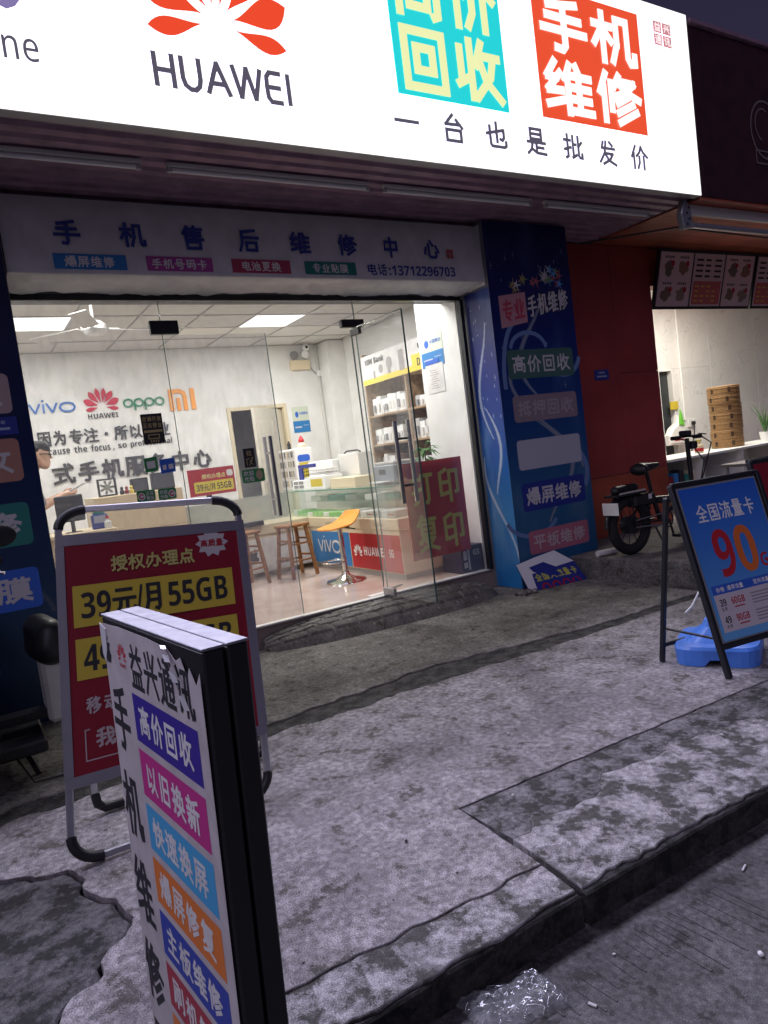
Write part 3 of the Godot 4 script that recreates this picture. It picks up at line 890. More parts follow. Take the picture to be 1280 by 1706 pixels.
func build_ground() -> void:
	var road := structure("road")
	var mb := MB.new()
	mb.quad(Vector3(-60, ROAD, 90), Vector3(90, ROAD, 90), Vector3(90, ROAD, -60), Vector3(-60, ROAD, -60), Vector3.UP)
	part("road_surface", mb, M.road, road)
	# shallow scored ribs across the concrete road by the kerb
	rng.seed = 4
	for i in 20:
		var r := MB.new()
		var a := Vector3((1.04 if i < 12 else 0.88) + i * 0.045 + rng.randf() * 0.012, ROAD - 0.0005, 3.56 + rng.randf() * 0.03)
		var b := a + Vector3(rng.randf_range(-0.01, 0.01), 0, rng.randf_range(0.06, 0.11) if i < 12 else rng.randf_range(0.14, 0.24))
		r.bar(a, b, 0.006, 0.005, Vector3.UP)
		part("scored_rib", r, M.road, road)
	var sw := structure("pavement")
	var e1 := ragged(Vector2(-3, 1.5), Vector2(1.2, 1.48), 0.06, 0.08, 1)
	e1.append_array(ragged(Vector2(1.2, 1.48), Vector2(2.3, 1.42), 0.05, 0.05, 2))
	e1.append_array(ragged(Vector2(2.3, 1.42), Vector2(3.4, 1.62), 0.05, 0.05, 3))
	e1.append_array(ragged(Vector2(3.4, 1.62), Vector2(4.5, 1.66), 0.05, 0.03, 4))
	var e2 := ragged(Vector2(-3, 1.66), Vector2(0.9, 1.63), 0.06, 0.06, 5)
	e2.append_array(ragged(Vector2(0.9, 1.63), Vector2(2.2, 1.68), 0.04, 0.06, 6))
	e2.append_array(ragged(Vector2(2.2, 1.68), Vector2(3.2, 1.74), 0.04, 0.08, 7))
	e2.append_array(ragged(Vector2(3.2, 1.74), Vector2(12, 1.72), 0.08, 0.03, 8))
	slab("slab", sw, M.concrete_shop, [PackedVector2Array([Vector2(-3, -0.1), Vector2(4.5, -0.1)]), rev(e1)], G, G - 0.3)
	slab("slab", sw, M.damp, [PackedVector2Array([Vector2(-3, 1.3), Vector2(4.5, 1.3), Vector2(5, 1.9), Vector2(-3, 1.9)])], G - 0.009, G - 0.3)
	# front slabs with the long cracks between them
	var seam_r := ragged(Vector2(1.36, 2.845), Vector2(3.13, 2.945), 0.05, 0.012, 9)
	seam_r.append_array(ragged(Vector2(3.13, 2.945), Vector2(12, 3.1), 0.1, 0.02, 10))
	var seam_c := ragged(Vector2(1.335, 3.285), Vector2(1.36, 2.845), 0.05, 0.006, 11)
	var seam_l := ragged(Vector2(-0.02, 3.225), Vector2(0.52, 3.245), 0.04, 0.02, 12)
	seam_l.append_array(ragged(Vector2(0.52, 3.245), Vector2(1.335, 3.285), 0.035, 0.03, 13))
	var crack := ragged(Vector2(-0.45, 1.95), Vector2(0.14, 2.2), 0.04, 0.06, 14)
	crack.append_array(ragged(Vector2(0.14, 2.2), Vector2(0.265, 2.66), 0.04, 0.05, 15))
	crack.append_array(ragged(Vector2(0.265, 2.66), Vector2(0.0, 3.0), 0.04, 0.07, 16))
	crack.append_array(ragged(Vector2(0.0, 3.0), Vector2(-0.02, 3.225), 0.04, 0.03, 17))
	var gap := Vector2(0, 0.006)
	slab("slab", sw, M.concrete, [e2, PackedVector2Array([Vector2(12, 3.09)]), rev(seam_r), rev(seam_c), rev(seam_l), rev(crack), PackedVector2Array([Vector2(-0.6, 1.9), Vector2(-3, 1.9)])], G - 0.002, G - 0.3, 0.002)
	# broken dark slab at the left, in pieces
	var c2 := off(crack, Vector2(-0.012, 0.004))
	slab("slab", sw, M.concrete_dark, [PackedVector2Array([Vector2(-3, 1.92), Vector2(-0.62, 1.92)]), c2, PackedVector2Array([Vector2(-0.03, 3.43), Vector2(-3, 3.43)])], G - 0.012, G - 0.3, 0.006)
	# kerb stones and the dark patch
	var kf_l := ragged(Vector2(-0.02, 3.425), Vector2(1.32, 3.44), 0.03, 0.022, 18)
	slab("kerb_stone", sw, M.concrete_kerb, [off(seam_l, gap), rev(kf_l)], G - 0.004, G - 0.3, 0.003)
	var mid := ragged(Vector2(1.37, 3.12), Vector2(2.0, 3.05), 0.04, 0.08, 19)
	mid.append_array(ragged(Vector2(2.0, 3.05), Vector2(3.1, 3.16), 0.05, 0.09, 20))
	mid.append_array(ragged(Vector2(3.1, 3.16), Vector2(12, 3.28), 0.1, 0.08, 21))
	slab("slab", sw, M.concrete_patch, [off(seam_r, Vector2(0.004, 0.005)), rev(off(mid, Vector2(0, -0.001)))], G - 0.006, G - 0.3, 0.001)
	var kf_r := ragged(Vector2(1.345, 3.44), Vector2(2.3, 3.465), 0.03, 0.04, 22)
	kf_r.append_array(ragged(Vector2(2.3, 3.465), Vector2(12, 3.7), 0.06, 0.03, 23))
	slab("kerb_stone", sw, M.concrete_kerb, [mid, PackedVector2Array([Vector2(12, 3.7)]), rev(kf_r)], G - 0.005, G - 0.3, 0.003)
	# kerb faces below the worn edge, their shade painted in as near-black colour
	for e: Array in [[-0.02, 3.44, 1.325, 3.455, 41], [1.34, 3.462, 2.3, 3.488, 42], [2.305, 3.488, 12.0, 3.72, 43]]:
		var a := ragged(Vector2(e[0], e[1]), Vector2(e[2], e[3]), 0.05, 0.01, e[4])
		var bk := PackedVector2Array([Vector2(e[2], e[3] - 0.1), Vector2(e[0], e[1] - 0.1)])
		slab("shaded_kerb_face", sw, M.shaded_kerb_face, [a, bk], G - 0.014, ROAD - 0.05, 0.006)
	# raised forecourt of the eatery
	slab("forecourt", sw, M.concrete_step, [ragged(Vector2(4.5, 0.3), Vector2(12, 0.3), 0.5, 0.0, 1), PackedVector2Array([Vector2(12, 1.6)]), rev(ragged(Vector2(4.62, 1.58), Vector2(12, 1.6), 0.1, 0.008, 25))], 0.03, G - 0.3, 0.012)
	slab("forecourt", sw, M.concrete_step, [PackedVector2Array([Vector2(4.88, -0.1), Vector2(12, -0.1), Vector2(12, 0.297), Vector2(4.88, 0.297)])], 0.028, G - 0.3, 0.004)
	# mortar ramp up to the sill, scored like brickwork
	var ramp := thing("doorway_ramp", "grey mortar ramp with scored brick pattern at the shop sill", "ramp", Vector3(2.75, G, 0.25))
	var rmb := MB.new()
	var nx := 150
	var nz := 30
	var f := FastNoiseLite.new()
	f.seed = 31
	f.frequency = 5.0
	var P := func(i: int, j: int) -> Vector3:
		var u := float(i) / nx
		var v := float(j) / nz
		var x := lerpf(1.72, 3.78, u)
		var ends := pow(clampf(sin(PI * clampf(u, 0.0, 1.0)), 0.0, 1.0), 0.22)
		var depth := 0.02 + (0.32 + 0.16 * u) * ends
		var z := 0.012 + depth * v
		var y := G - 0.01 + (0.155 * ends) * (1.0 - pow(v, 4.0))
		y += f.get_noise_2d(x * 0.7, z) * 0.012 * sin(PI * v)
		var row := fmod(v * 5.0, 1.0)
		var col := fmod(x / 0.19 + (0.5 if int(v * 5.0) % 2 else 0.0), 1.0)
		if v > 0.05 and v < 0.9 and (row < 0.16 or col < 0.09):
			y -= 0.013
		return Vector3(x, y, z)
	for i in nx:
		for j in nz:
			rmb.quadf(P.call(i, j), P.call(i + 1, j), P.call(i + 1, j + 1), P.call(i, j + 1), Vector3.UP)
	part("ramp_body", rmb, M.concrete_shop, ramp)

func build_shop() -> void:
	var b := thing("phone_shop", "phone repair shop with white walls, tiled floor and glass front under the lit sign", "shop", Vector3(2.2, G, -2.0))
	# piers and walls
	pbox("pier", Vector3(-3, G - 0.1, -0.6), Vector3(0.44, 2.885, 0.38), M.wall_out, b)
	pbox("pier", Vector3(3.935, G - 0.1, -0.66), Vector3(4.87, 2.885, 0.38), M.wall_out, b)
	pbox("wall_lining", Vector3(3.915, 0, -0.66), Vector3(3.934, 2.74, -0.06), M.plaster, b)
	pbox("wall_lining", Vector3(0.4405, 0, -0.6), Vector3(0.47, 2.74, -0.06), M.plaster, b)
	pbox("lintel", Vector3(0.4405, 2.37, -0.25), Vector3(3.9345, 2.885, 0.03), M.wall_out, b)
	pbox("upper_wall", Vector3(-3, 2.93, -0.24), Vector3(5.62, 4.2, 0.1), M.wall_out, b)
	pbox("left_wall", Vector3(-0.8, G, -4.1), Vector3(-0.6, 2.9, -0.6), M.plaster, b)
	pbox("right_wall", Vector3(4.84, G, -4.3), Vector3(5.05, 2.9, -0.665), M.plaster, b)
	pbox("back_wall", Vector3(-0.6, G, -4.2), Vector3(3.2, 2.9, -4.05), M.plaster, b)
	pbox("back_wall", Vector3(3.96, G, -4.2), Vector3(4.84, 2.9, -4.05), M.plaster, b)
	pbox("back_wall", Vector3(3.2005, 1.93, -4.2), Vector3(3.9595, 2.9, -4.05), M.plaster, b)
	pbox("corner_column", Vector3(4.58, 0, -4.049), Vector3(4.839, 2.74, -3.75), M.plaster, b)
	pbox("roof_slab", Vector3(-0.8, 2.9, -6.0), Vector3(5.05, 3.0, -0.252), M.wall_out, b)
	pbox("floor_slab", Vector3(-0.8, G - 0.1, -6.0), Vector3(4.84, -0.012, 0.008), M.grout, b)
	# little back room behind the doorway
	pbox("back_room_wall", Vector3(2.2, G, -5.7), Vector3(4.9, 2.9, -5.6), M.plaster, b)
	pbox("back_room_wall", Vector3(2.2, G, -5.599), Vector3(2.3, 2.9, -4.201), M.plaster, b)
	pbox("back_room_wall", Vector3(4.8, G, -5.599), Vector3(4.9, 2.9, -4.301), M.plaster, b)
	# floor tiles
	for i in 7:
		for j in 6:
			var x0 := -0.6 + i * 0.8
			var z0 := -4.05 + j * 0.8
			var x1 := minf(x0 + 0.797, 4.838)
			var z1 := minf(z0 + 0.797, 0.006)
			if x1 - x0 > 0.05 and z1 - z0 > 0.05:
				pbox("floor_tile", Vector3(x0, -0.0118, z0), Vector3(x1, 0.0, z1), M.tile, b, 0.0012)
	# ceiling tiles in their metal grid
	for i in 10:
		for j in 7:
			var x0 := -0.6 + i * 0.6
			var z0 := -4.05 + j * 0.6
			var x1 := minf(x0 + 0.592, 4.838)
			var z1 := minf(z0 + 0.592, -0.251)
			if [i, j] in [[2, 2], [6, 2], [2, 5], [6, 5]]:
				continue
			if x1 - x0 > 0.05 and z1 - z0 > 0.05:
				pbox("ceiling_tile", Vector3(x0 + 0.008, 2.752, z0 + 0.008), Vector3(x1, 2.766, z1), M.ceiling, b, 0.002)
	for i in 9:
		pbox("ceiling_bar", Vector3(-0.6 + i * 0.6 - 0.006, 2.742, -4.05), Vector3(-0.6 + i * 0.6 + 0.01, 2.751, -0.252), M.tee, b)
	for j in 7:
		pbox("ceiling_bar", Vector3(-0.6, 2.7425, -4.05 + j * 0.6 - 0.006), Vector3(4.84, 2.7505, -4.05 + j * 0.6 + 0.01), M.tee, b)
	# door frame, half-open door
	var dr := part("door_frame", frame_mb(Vector3(3.16, 0, -4.05), 0.84, 1.97, 0.05, 0.02), M.door_cream, b)
	pbox("jamb", Vector3(3.2005, 0, -4.2), Vector3(3.215, 1.93, -4.051), M.door_cream, dr)
	pbox("jamb", Vector3(3.945, 0, -4.2), Vector3(3.9595, 1.93, -4.051), M.door_cream, dr)
	var q := Basis(Vector3.UP, deg_to_rad(38))
	var hinge := Vector3(3.93, 0, -4.12)
	var dm := MB.new()
	dm.box(hinge + q * Vector3(-0.36, 0.96, 0), Vector3(0.72, 1.9, 0.04), 0.003, q)
	var door := part("door", dm, M.door_panel, b)
	for y: float in [0.5, 1.4]:
		for x: float in [-0.54, -0.18]:
			var pm := MB.new()
			pm.box(hinge + q * Vector3(x, y, 0.024), Vector3(0.24, 0.7, 0.01), 0.008, q)
			part("door_moulding", pm, M.door_panel, door)
	var kn := MB.new()
	kn.ball(hinge + q * Vector3(-0.66, 0.95, 0.06), Vector3(0.028, 0.028, 0.028))
	part("door_knob", kn, M.steel, door)

func frame_mb(o: Vector3, w: float, h: float, t: float, d: float) -> MB:
	var mb := MB.new()
	mb.b2(o, o + Vector3(t, h, d), 0.003)
	mb.b2(o + Vector3(w - t, 0, 0), o + Vector3(w, h, d), 0.003)
	mb.b2(o + Vector3(t + 0.0005, h - t, 0), o + Vector3(w - t - 0.0005, h, d - 0.001), 0.003)
	return mb

func build_shopfront() -> void:
	var f := thing("glass_front", "frameless glass shopfront with fixed panes beside the doors", "shopfront", Vector3(2.2, 0, 0))
	pbox("glass_pane", Vector3(0.475, 0.012, -0.006), Vector3(1.355, 2.33, 0.006), M.glass_dusty, f, 0.001)
	pbox("glass_pane", Vector3(1.363, 2.155, -0.006), Vector3(2.852, 2.33, 0.006), M.glass_dusty, f, 0.001)
	pbox("glass_pane", Vector3(2.86, 0.012, -0.006), Vector3(3.9, 2.33, 0.006), M.glass, f, 0.001)
	part("dust_film", uvquad(fr(Vector3(0.48, 0.02, 0.0068), Vector3.RIGHT, Vector3.UP, 0.87, 2.3), 0.0), M.dust, f)
	part("dust_film", uvquad(fr(Vector3(1.37, 2.16, 0.0068), Vector3.RIGHT, Vector3.UP, 1.47, 0.165), 0.0), M.dust, f)
	pbox("glass_edge", Vector3(1.3555, 0.012, -0.006), Vector3(1.3595, 2.33, 0.006), M.glass_edge, f)
	pbox("glass_edge", Vector3(2.8535, 0.012, -0.006), Vector3(2.8585, 2.33, 0.006), M.glass_edge, f)
	pbox("sill_rail", Vector3(0.475, 0.0005, -0.03), Vector3(3.912, 0.0115, 0.03), M.offwhite, f, 0.002)
	pbox("head_rail", Vector3(0.475, 2.331, -0.035), Vector3(3.912, 2.3695, 0.035), M.black, f, 0.002)
	pbox("side_rail", Vector3(3.878, 0.012, 0.0075), Vector3(3.9125, 2.33, 0.06), M.dark_metal, f, 0.002)
	pbox("patch_fitting", Vector3(1.28, 2.11, -0.022), Vector3(1.47, 2.2, 0.022), M.black, f, 0.003)
	pbox("patch_fitting", Vector3(2.73, 2.13, -0.022), Vector3(2.93, 2.19, 0.022), M.black, f, 0.003)
	# closed left leaf
	var l := thing("glass_door", "closed glass door leaf with steel bar handle and pull stickers", "door", Vector3(1.73, 0, 0), "glass doors of the phone shop")
	pbox("leaf", Vector3(1.365, 0.02, -0.006), Vector3(2.095, 2.105, 0.006), M.glass_dusty, l, 0.001)
	part("dust_film", uvquad(fr(Vector3(1.37, 0.03, 0.0068), Vector3.RIGHT, Vector3.UP, 0.72, 2.06), 0.0), M.dust, l)
	pbox("leaf_edge", Vector3(2.0955, 0.02, -0.006), Vector3(2.099, 2.105, 0.006), M.glass_edge, l)
	for z: float in [-0.055, 0.055]:
		ptube("handle_bar", [Vector3(2.0, 0.78, z), Vector3(2.0, 1.36, z)], 0.0155, M.steel, l, 14)
	for y: float in [0.9, 1.24]:
		ptube("handle_standoff", [Vector3(2.0, y, -0.055), Vector3(2.0, y, 0.055)], 0.009, M.steel, l)
	# open right leaf, swung out to the street
	var r := thing("glass_door", "glass door leaf standing open over the mortar ramp", "door", Vector3(2.8, 0, 0.35), "glass doors of the phone shop")
	var q := Basis(Vector3.UP, deg_to_rad(-86.0))
	var h := Vector3(2.8, 0, 0.03)
	var lm := MB.new()
	lm.box(h + q * Vector3(0.33, 1.065, 0), Vector3(0.66, 2.09, 0.012), 0.001, q)
	part("leaf", lm, M.glass, r)
	var em := MB.new()
	em.box(h + q * Vector3(0.6625, 1.065, 0), Vector3(0.004, 2.09, 0.012), 0.0, q)
	part("leaf_edge", em, M.glass_edge, r)
	em = MB.new()
	em.box(h + q * Vector3(0.33, 2.1125, 0), Vector3(0.66, 0.004, 0.012), 0.0, q)
	part("leaf_edge", em, M.glass_edge, r)
	em = MB.new()
	em.box(h + q * Vector3(-0.0025, 1.065, 0), Vector3(0.004, 2.09, 0.012), 0.0, q)
	part("leaf_edge", em, M.glass_edge, r)
	for z: float in [-0.06, 0.06]:
		ptube("handle_bar", [h + q * Vector3(0.5, 0.75, z), h + q * Vector3(0.5, 1.35, z)], 0.0165, M.steel, r, 14)
	for y: float in [0.88, 1.22]:
		ptube("handle_standoff", [h + q * Vector3(0.5, y, -0.06), h + q * Vector3(0.5, y, 0.06)], 0.009, M.dark_metal, r)
	em = MB.new()
	em.box(h + q * Vector3(0.08, 0.05, 0), Vector3(0.16, 0.06, 0.03), 0.003, q)
	part("bottom_fitting", em, M.grey_metal, r)
	em = MB.new()
	em.box(h + q * Vector3(0.06, 2.08, 0), Vector3(0.12, 0.05, 0.03), 0.003, q)
	part("top_fitting", em, M.black, r)
	# stickers on the panes
	var s := thing("door_sticker", "black notice sticker with gold writing on the fixed pane left of the doors", "sticker", Vector3(1.2, 1.39, 0.007))
	var fq := fr(Vector3(1.13, 1.39, 0.0075), Vector3.RIGHT, Vector3.UP, 0.14, 0.2)
	var mb := MB.new()
	rect(mb, fq, 0, 0, 0.14, 0.2, 0.001, 0.001)
	part("backing", mb, M.ink, s)
	mb = MB.new()
	words(mb, fq, "空调开放", 0.008, 0.15, 0.027, 0.032, 0.032, 0.0035, 0.0015)
	words(mb, fq, "正在营业", 0.008, 0.108, 0.027, 0.032, 0.032, 0.0035, 0.0015)
	rect(mb, fq, 0.01, 0.076, 0.13, 0.092, 0.0015)
	stroke(mb, fq, pts2([0.035,0.035,0.105,0.035,0.105,0.06,0.035,0.06,0.035,0.035], 0, 0, 1.0), 0.006, 0.0015)
	for k in 4:
		rect(mb, fq, 0.045 + k * 0.016, 0.01, 0.052 + k * 0.016, 0.026, 0.0015)
	part("lettering", mb, mt(0.5, 0.4, 0.18, 0.5), s)
	s = thing("pull_sticker", "small black pull sticker with walking figure on the closed door", "sticker", Vector3(1.84, 1.15, 0.007))
	fq = fr(Vector3(1.8, 1.155, 0.0075), Vector3.RIGHT, Vector3.UP, 0.085, 0.135)
	mb = MB.new()
	rect(mb, fq, 0, 0, 0.085, 0.135, 0.001, 0.001)
	part("backing", mb, M.ink, s)
	mb = MB.new()
	glyph(mb, fq, "拉", 0.024, 0.082, 0.036, 0.038, 0.004, 0.0015)
	stroke(mb, fq, pts2([0.02,0.015,0.02,0.06,0.045,0.06], 0, 0, 1.0), 0.004, 0.0015)
	stroke(mb, fq, pts2([0.04,0.04,0.062,0.052,0.05,0.032,0.036,0.014], 0, 0, 1.0), 0.005, 0.0015)
	stroke(mb, fq, pts2([0.05,0.034,0.066,0.014], 0, 0, 1.0), 0.004, 0.0016)
	rect(mb, fq, 0.056, 0.058, 0.068, 0.07, 0.0015, 0.0, 0.005)
	part("lettering", mb, mt(0.5, 0.4, 0.18, 0.5), s)
	s = thing("welcome_sticker", "green welcome sticker with tan blob below the pull sticker", "sticker", Vector3(1.85, 1.04, 0.007))
	fq = fr(Vector3(1.77, 1.045, 0.0075), Vector3.RIGHT, Vector3.UP, 0.17, 0.095)
	mb = MB.new()
	rect(mb, fq, 0, 0, 0.17, 0.095, 0.001, 0.001, 0.014)
	part("backing", mb, M.green, s)
	mb = MB.new()
	words(mb, fq, "欢迎", 0.012, 0.05, 0.036, 0.036, 0.04, 0.0045, 0.0015)
	words(mb, fq, "光临", 0.012, 0.01, 0.036, 0.036, 0.04, 0.0045, 0.0015)
	part("lettering", mb, M.paper, s)
	mb = MB.new()
	poly(mb, fq, arc(0.13, 0.05, 0.026, 0.036, 0, 350), 0.0016)
	part("picture", mb, M.wheat, s)
	var names := ["green framed payment card on the glass, left of its pair", "blue and green payment card on the glass, right of its pair"]
	for k in 2:
		s = thing("payment_sticker", names[k], "sticker", Vector3(1.16 + k * 0.1, 1.2, 0.007))
		fq = fr(Vector3(1.11 + k * 0.1, 1.205 - k * 0.02, 0.0075), Vector3(1, 0.06, 0), Vector3.UP, 0.085 + k * 0.015, 0.095)
		mb = MB.new()
		rect(mb, fq, 0, 0.0, fq.w, 0.095, 0.001, 0.001, 0.006)
		part("backing", mb, M.green if k == 0 else M.blue, s)
		mb = MB.new()
		rect(mb, fq, 0.015, 0.022, 0.04 if k else 0.07, 0.07 if k == 0 else 0.055, 0.0015)
		if k:
			rect(mb, fq, 0.055, 0.022, 0.088, 0.055, 0.0015)
		part("blank_panel", mb, M.paper, s)
		s = thing("greeting_sticker", ["green rounded greeting sticker with red swirl at its left end", "green rounded greeting sticker with red swirl at its right end"][k], "sticker", Vector3(1.08 + k * 0.15, 1.0, 0.007))
		fq = fr(Vector3(1.03 + k * 0.14, 1.015 - k * 0.005, 0.0075), Vector3.RIGHT, Vector3.UP, 0.12, 0.075)
		mb = MB.new()
		rect(mb, fq, 0, 0.0, 0.12, 0.075, 0.001, 0.001, 0.014)
		part("backing", mb, M.green, s)
		mb = MB.new()
		poly(mb, fq, arc(0.03 if k == 0 else 0.09, 0.036, 0.024, 0.026, 0, 345), 0.0015)
		part("swirl_ground", mb, M.paper, s)
		mb = MB.new()
		stroke(mb, fq, arc(0.03 if k == 0 else 0.09, 0.036, 0.013, 0.014, 40, 320), 0.008, 0.002)
		part("swirl", mb, M.red, s)
		mb = MB.new()
		words(mb, fq, ["正在", "欢迎"][k], 0.06 - k * 0.05, 0.04, 0.024, 0.026, 0.027, 0.003, 0.0015)
		words(mb, fq, ["营业", "光临"][k], 0.06 - k * 0.05, 0.009, 0.024, 0.026, 0.027, 0.003, 0.0015)
		part("lettering", mb, M.paper, s)
	# print-and-copy board behind the right pane
	s = thing("print_copy_board", "dark red print and copy board with yellow characters behind the right pane", "board", Vector3(3.46, 0.22, -0.02))
	fq = fr(Vector3(3.15, 0.215, -0.02), Vector3.RIGHT, Vector3.UP, 0.6, 0.81)
	mb = MB.new()
	rect(mb, fq, 0, 0, 0.6, 0.81, 0.004, 0.006)
	part("board", mb, M.red, s)
	mb = MB.new()
	words(mb, fq, "打印", 0.06, 0.44, 0.22, 0.3, 0.27, 0.032, 0.006)
	words(mb, fq, "复印", 0.06, 0.06, 0.22, 0.3, 0.27, 0.032, 0.006)
	part("lettering", mb, M.lime, s)

func build_light_box() -> void:
	var s := thing("light_box_sign", "long glowing white light-box sign with red flower logo over the phone shop", "sign", Vector3(1.7, 2.9, 1.1))
	pbox("sign_body", Vector3(-2.2, 2.9, 1.12), Vector3(5.62, 4.33, 1.19), M.mid, s, 0.003)
	var f := fr(Vector3(-2.2, 2.9, 1.1905), Vector3.RIGHT, Vector3.UP, 7.82, 1.43)
	var mb := MB.new()
	rect(mb, f, 0.004, 0.004, 7.816, 1.426, 0.006, 0.005)
	part("sign_light_panel", mb, glow(1, 0.99, 0.97, 1.3), s)
	area(Vector2(7.78, 1.4), Vector3(1.71, 3.615, 1.2), Basis(Vector3.UP, PI), 70.0, Color(0.88, 0.87, 1.0), s)
	var X := func(x: float) -> float: return x + 2.2
	var Y := func(y: float) -> float: return y - 2.9
	var L := 0.018
	var print_grey := glow(0.11, 0.1, 0.14, 0.8)
	# red flower logo and its word
	mb = MB.new()
	petals(mb, f, X.call(1.56), Y.call(3.475), 0.45, L, 0.006)
	part("sign_logo", mb, glow(0.85, 0.07, 0.025, 0.95), s)
	var w := 0.026
	var word: Array = [[0,0,0,1],[0,0.5,0.62,0.5],[0.62,0,0.62,1],
		[0.95,1,0.95,0.35,1.02,0.12,1.2,0.0,1.38,0.0,1.52,0.12,1.58,0.35,1.58,1],
		[1.85,0,2.25,1,2.65,0],[2.0,0.32,2.5,0.32],
		[2.85,1,3.1,0,3.38,1,3.66,0,3.92,1],
		[4.72,1,4.3,1,4.18,0.85,4.16,0.5,4.18,0.15,4.3,0,4.72,0],[4.16,0.5,4.68,0.5],[5.05,0,5.05,1]]
	for k in [[0, 3], [3, 4], [4, 6], [6, 7], [7, 9], [9, 10]]:
		mb = MB.new()
		for i in range(k[0], k[1]):
			var p := PackedVector2Array()
			for j in range(0, word[i].size(), 2):
				p.append(Vector2(X.call(1.185) + word[i][j] * 0.145, Y.call(3.11) + word[i][j + 1] * 0.155))
			stroke(mb, f, p, w, L + 0.004 + i * 0.0002, 0.008, 0.3)
		part("sign_letter", mb, print_grey, s)
	# first logo, cut by the picture's edge
	mb = MB.new()
	apple_shape(mb, f, X.call(0.5), Y.call(3.52), 0.19, L)
	part("sign_logo", mb, glow(0.3, 0.24, 0.5, 0.7), s)
	mb = MB.new()
	latin(mb, f, "iPhone", X.call(0.2), Y.call(3.125), 0.45, 0.145, false, L)
	part("sign_letter", mb, print_grey, s)
	# blue square
	mb = MB.new()
	rect(mb, f, X.call(2.67), Y.call(3.285), X.call(3.565), Y.call(4.2), L, 0.004)
	part("sign_square", mb, glow(0.02, 0.66, 0.68, 0.95), s)
	for k in 4:
		mb = MB.new()
		glyph(mb, f, "高价回收"[k], X.call(2.71 + 0.43 * (k % 2)), Y.call(3.76 - 0.44 * (k / 2)), 0.38, 0.4, 0.055, L + 0.004, 0.003)
		part("sign_letter", mb, glow(0.82, 0.85, 0.42, 1.0), s)
	mb = MB.new()
	rect(mb, f, X.call(3.875), Y.call(3.3), X.call(4.985), Y.call(4.2), L, 0.004)
	part("sign_square", mb, glow(0.82, 0.085, 0.03, 0.95), s)
	for k in 4:
		mb = MB.new()
		glyph(mb, f, "手机维修"[k], X.call(3.92 + 0.53 * (k % 2)), Y.call(3.77 - 0.43 * (k / 2)), 0.48, 0.38, 0.056, L + 0.006, 0.005)
		part("sign_letter", mb, glow(1, 0.98, 0.95, 1.1), s)
	for k in 7:
		mb = MB.new()
		glyph(mb, f, "一台也是批发价"[k], X.call(2.61 + 0.3585 * k), Y.call(3.03), 0.19, 0.185, 0.022, L + 0.003, 0.006)
		part("sign_letter", mb, print_grey, s)
	for k in 4:
		mb = MB.new()
		var x: float = X.call(5.17 + 0.11 * (k % 2))
		var y: float = Y.call(4.11 - 0.095 * (k / 2))
		rect(mb, f, x, y, x + 0.1, y + 0.085, L, 0.003)
		part("seal_tile", mb, glow(0.6, 0.25, 0.27, 0.9), s)
		mb = MB.new()
		glyph(mb, f, "益兴通讯"[k], x + 0.012, y + 0.01, 0.076, 0.066, 0.008, L + 0.002)
		part("seal_letter", mb, glow(1, 0.9, 0.9, 1.0), s)
	# brackets back to the wall
	for x: float in [-1.5, 0.8, 3.2, 5.3]:
		pbox("bracket", Vector3(x, 3.2, 0.101), Vector3(x + 0.05, 3.25, 1.119), M.grey_metal, s)

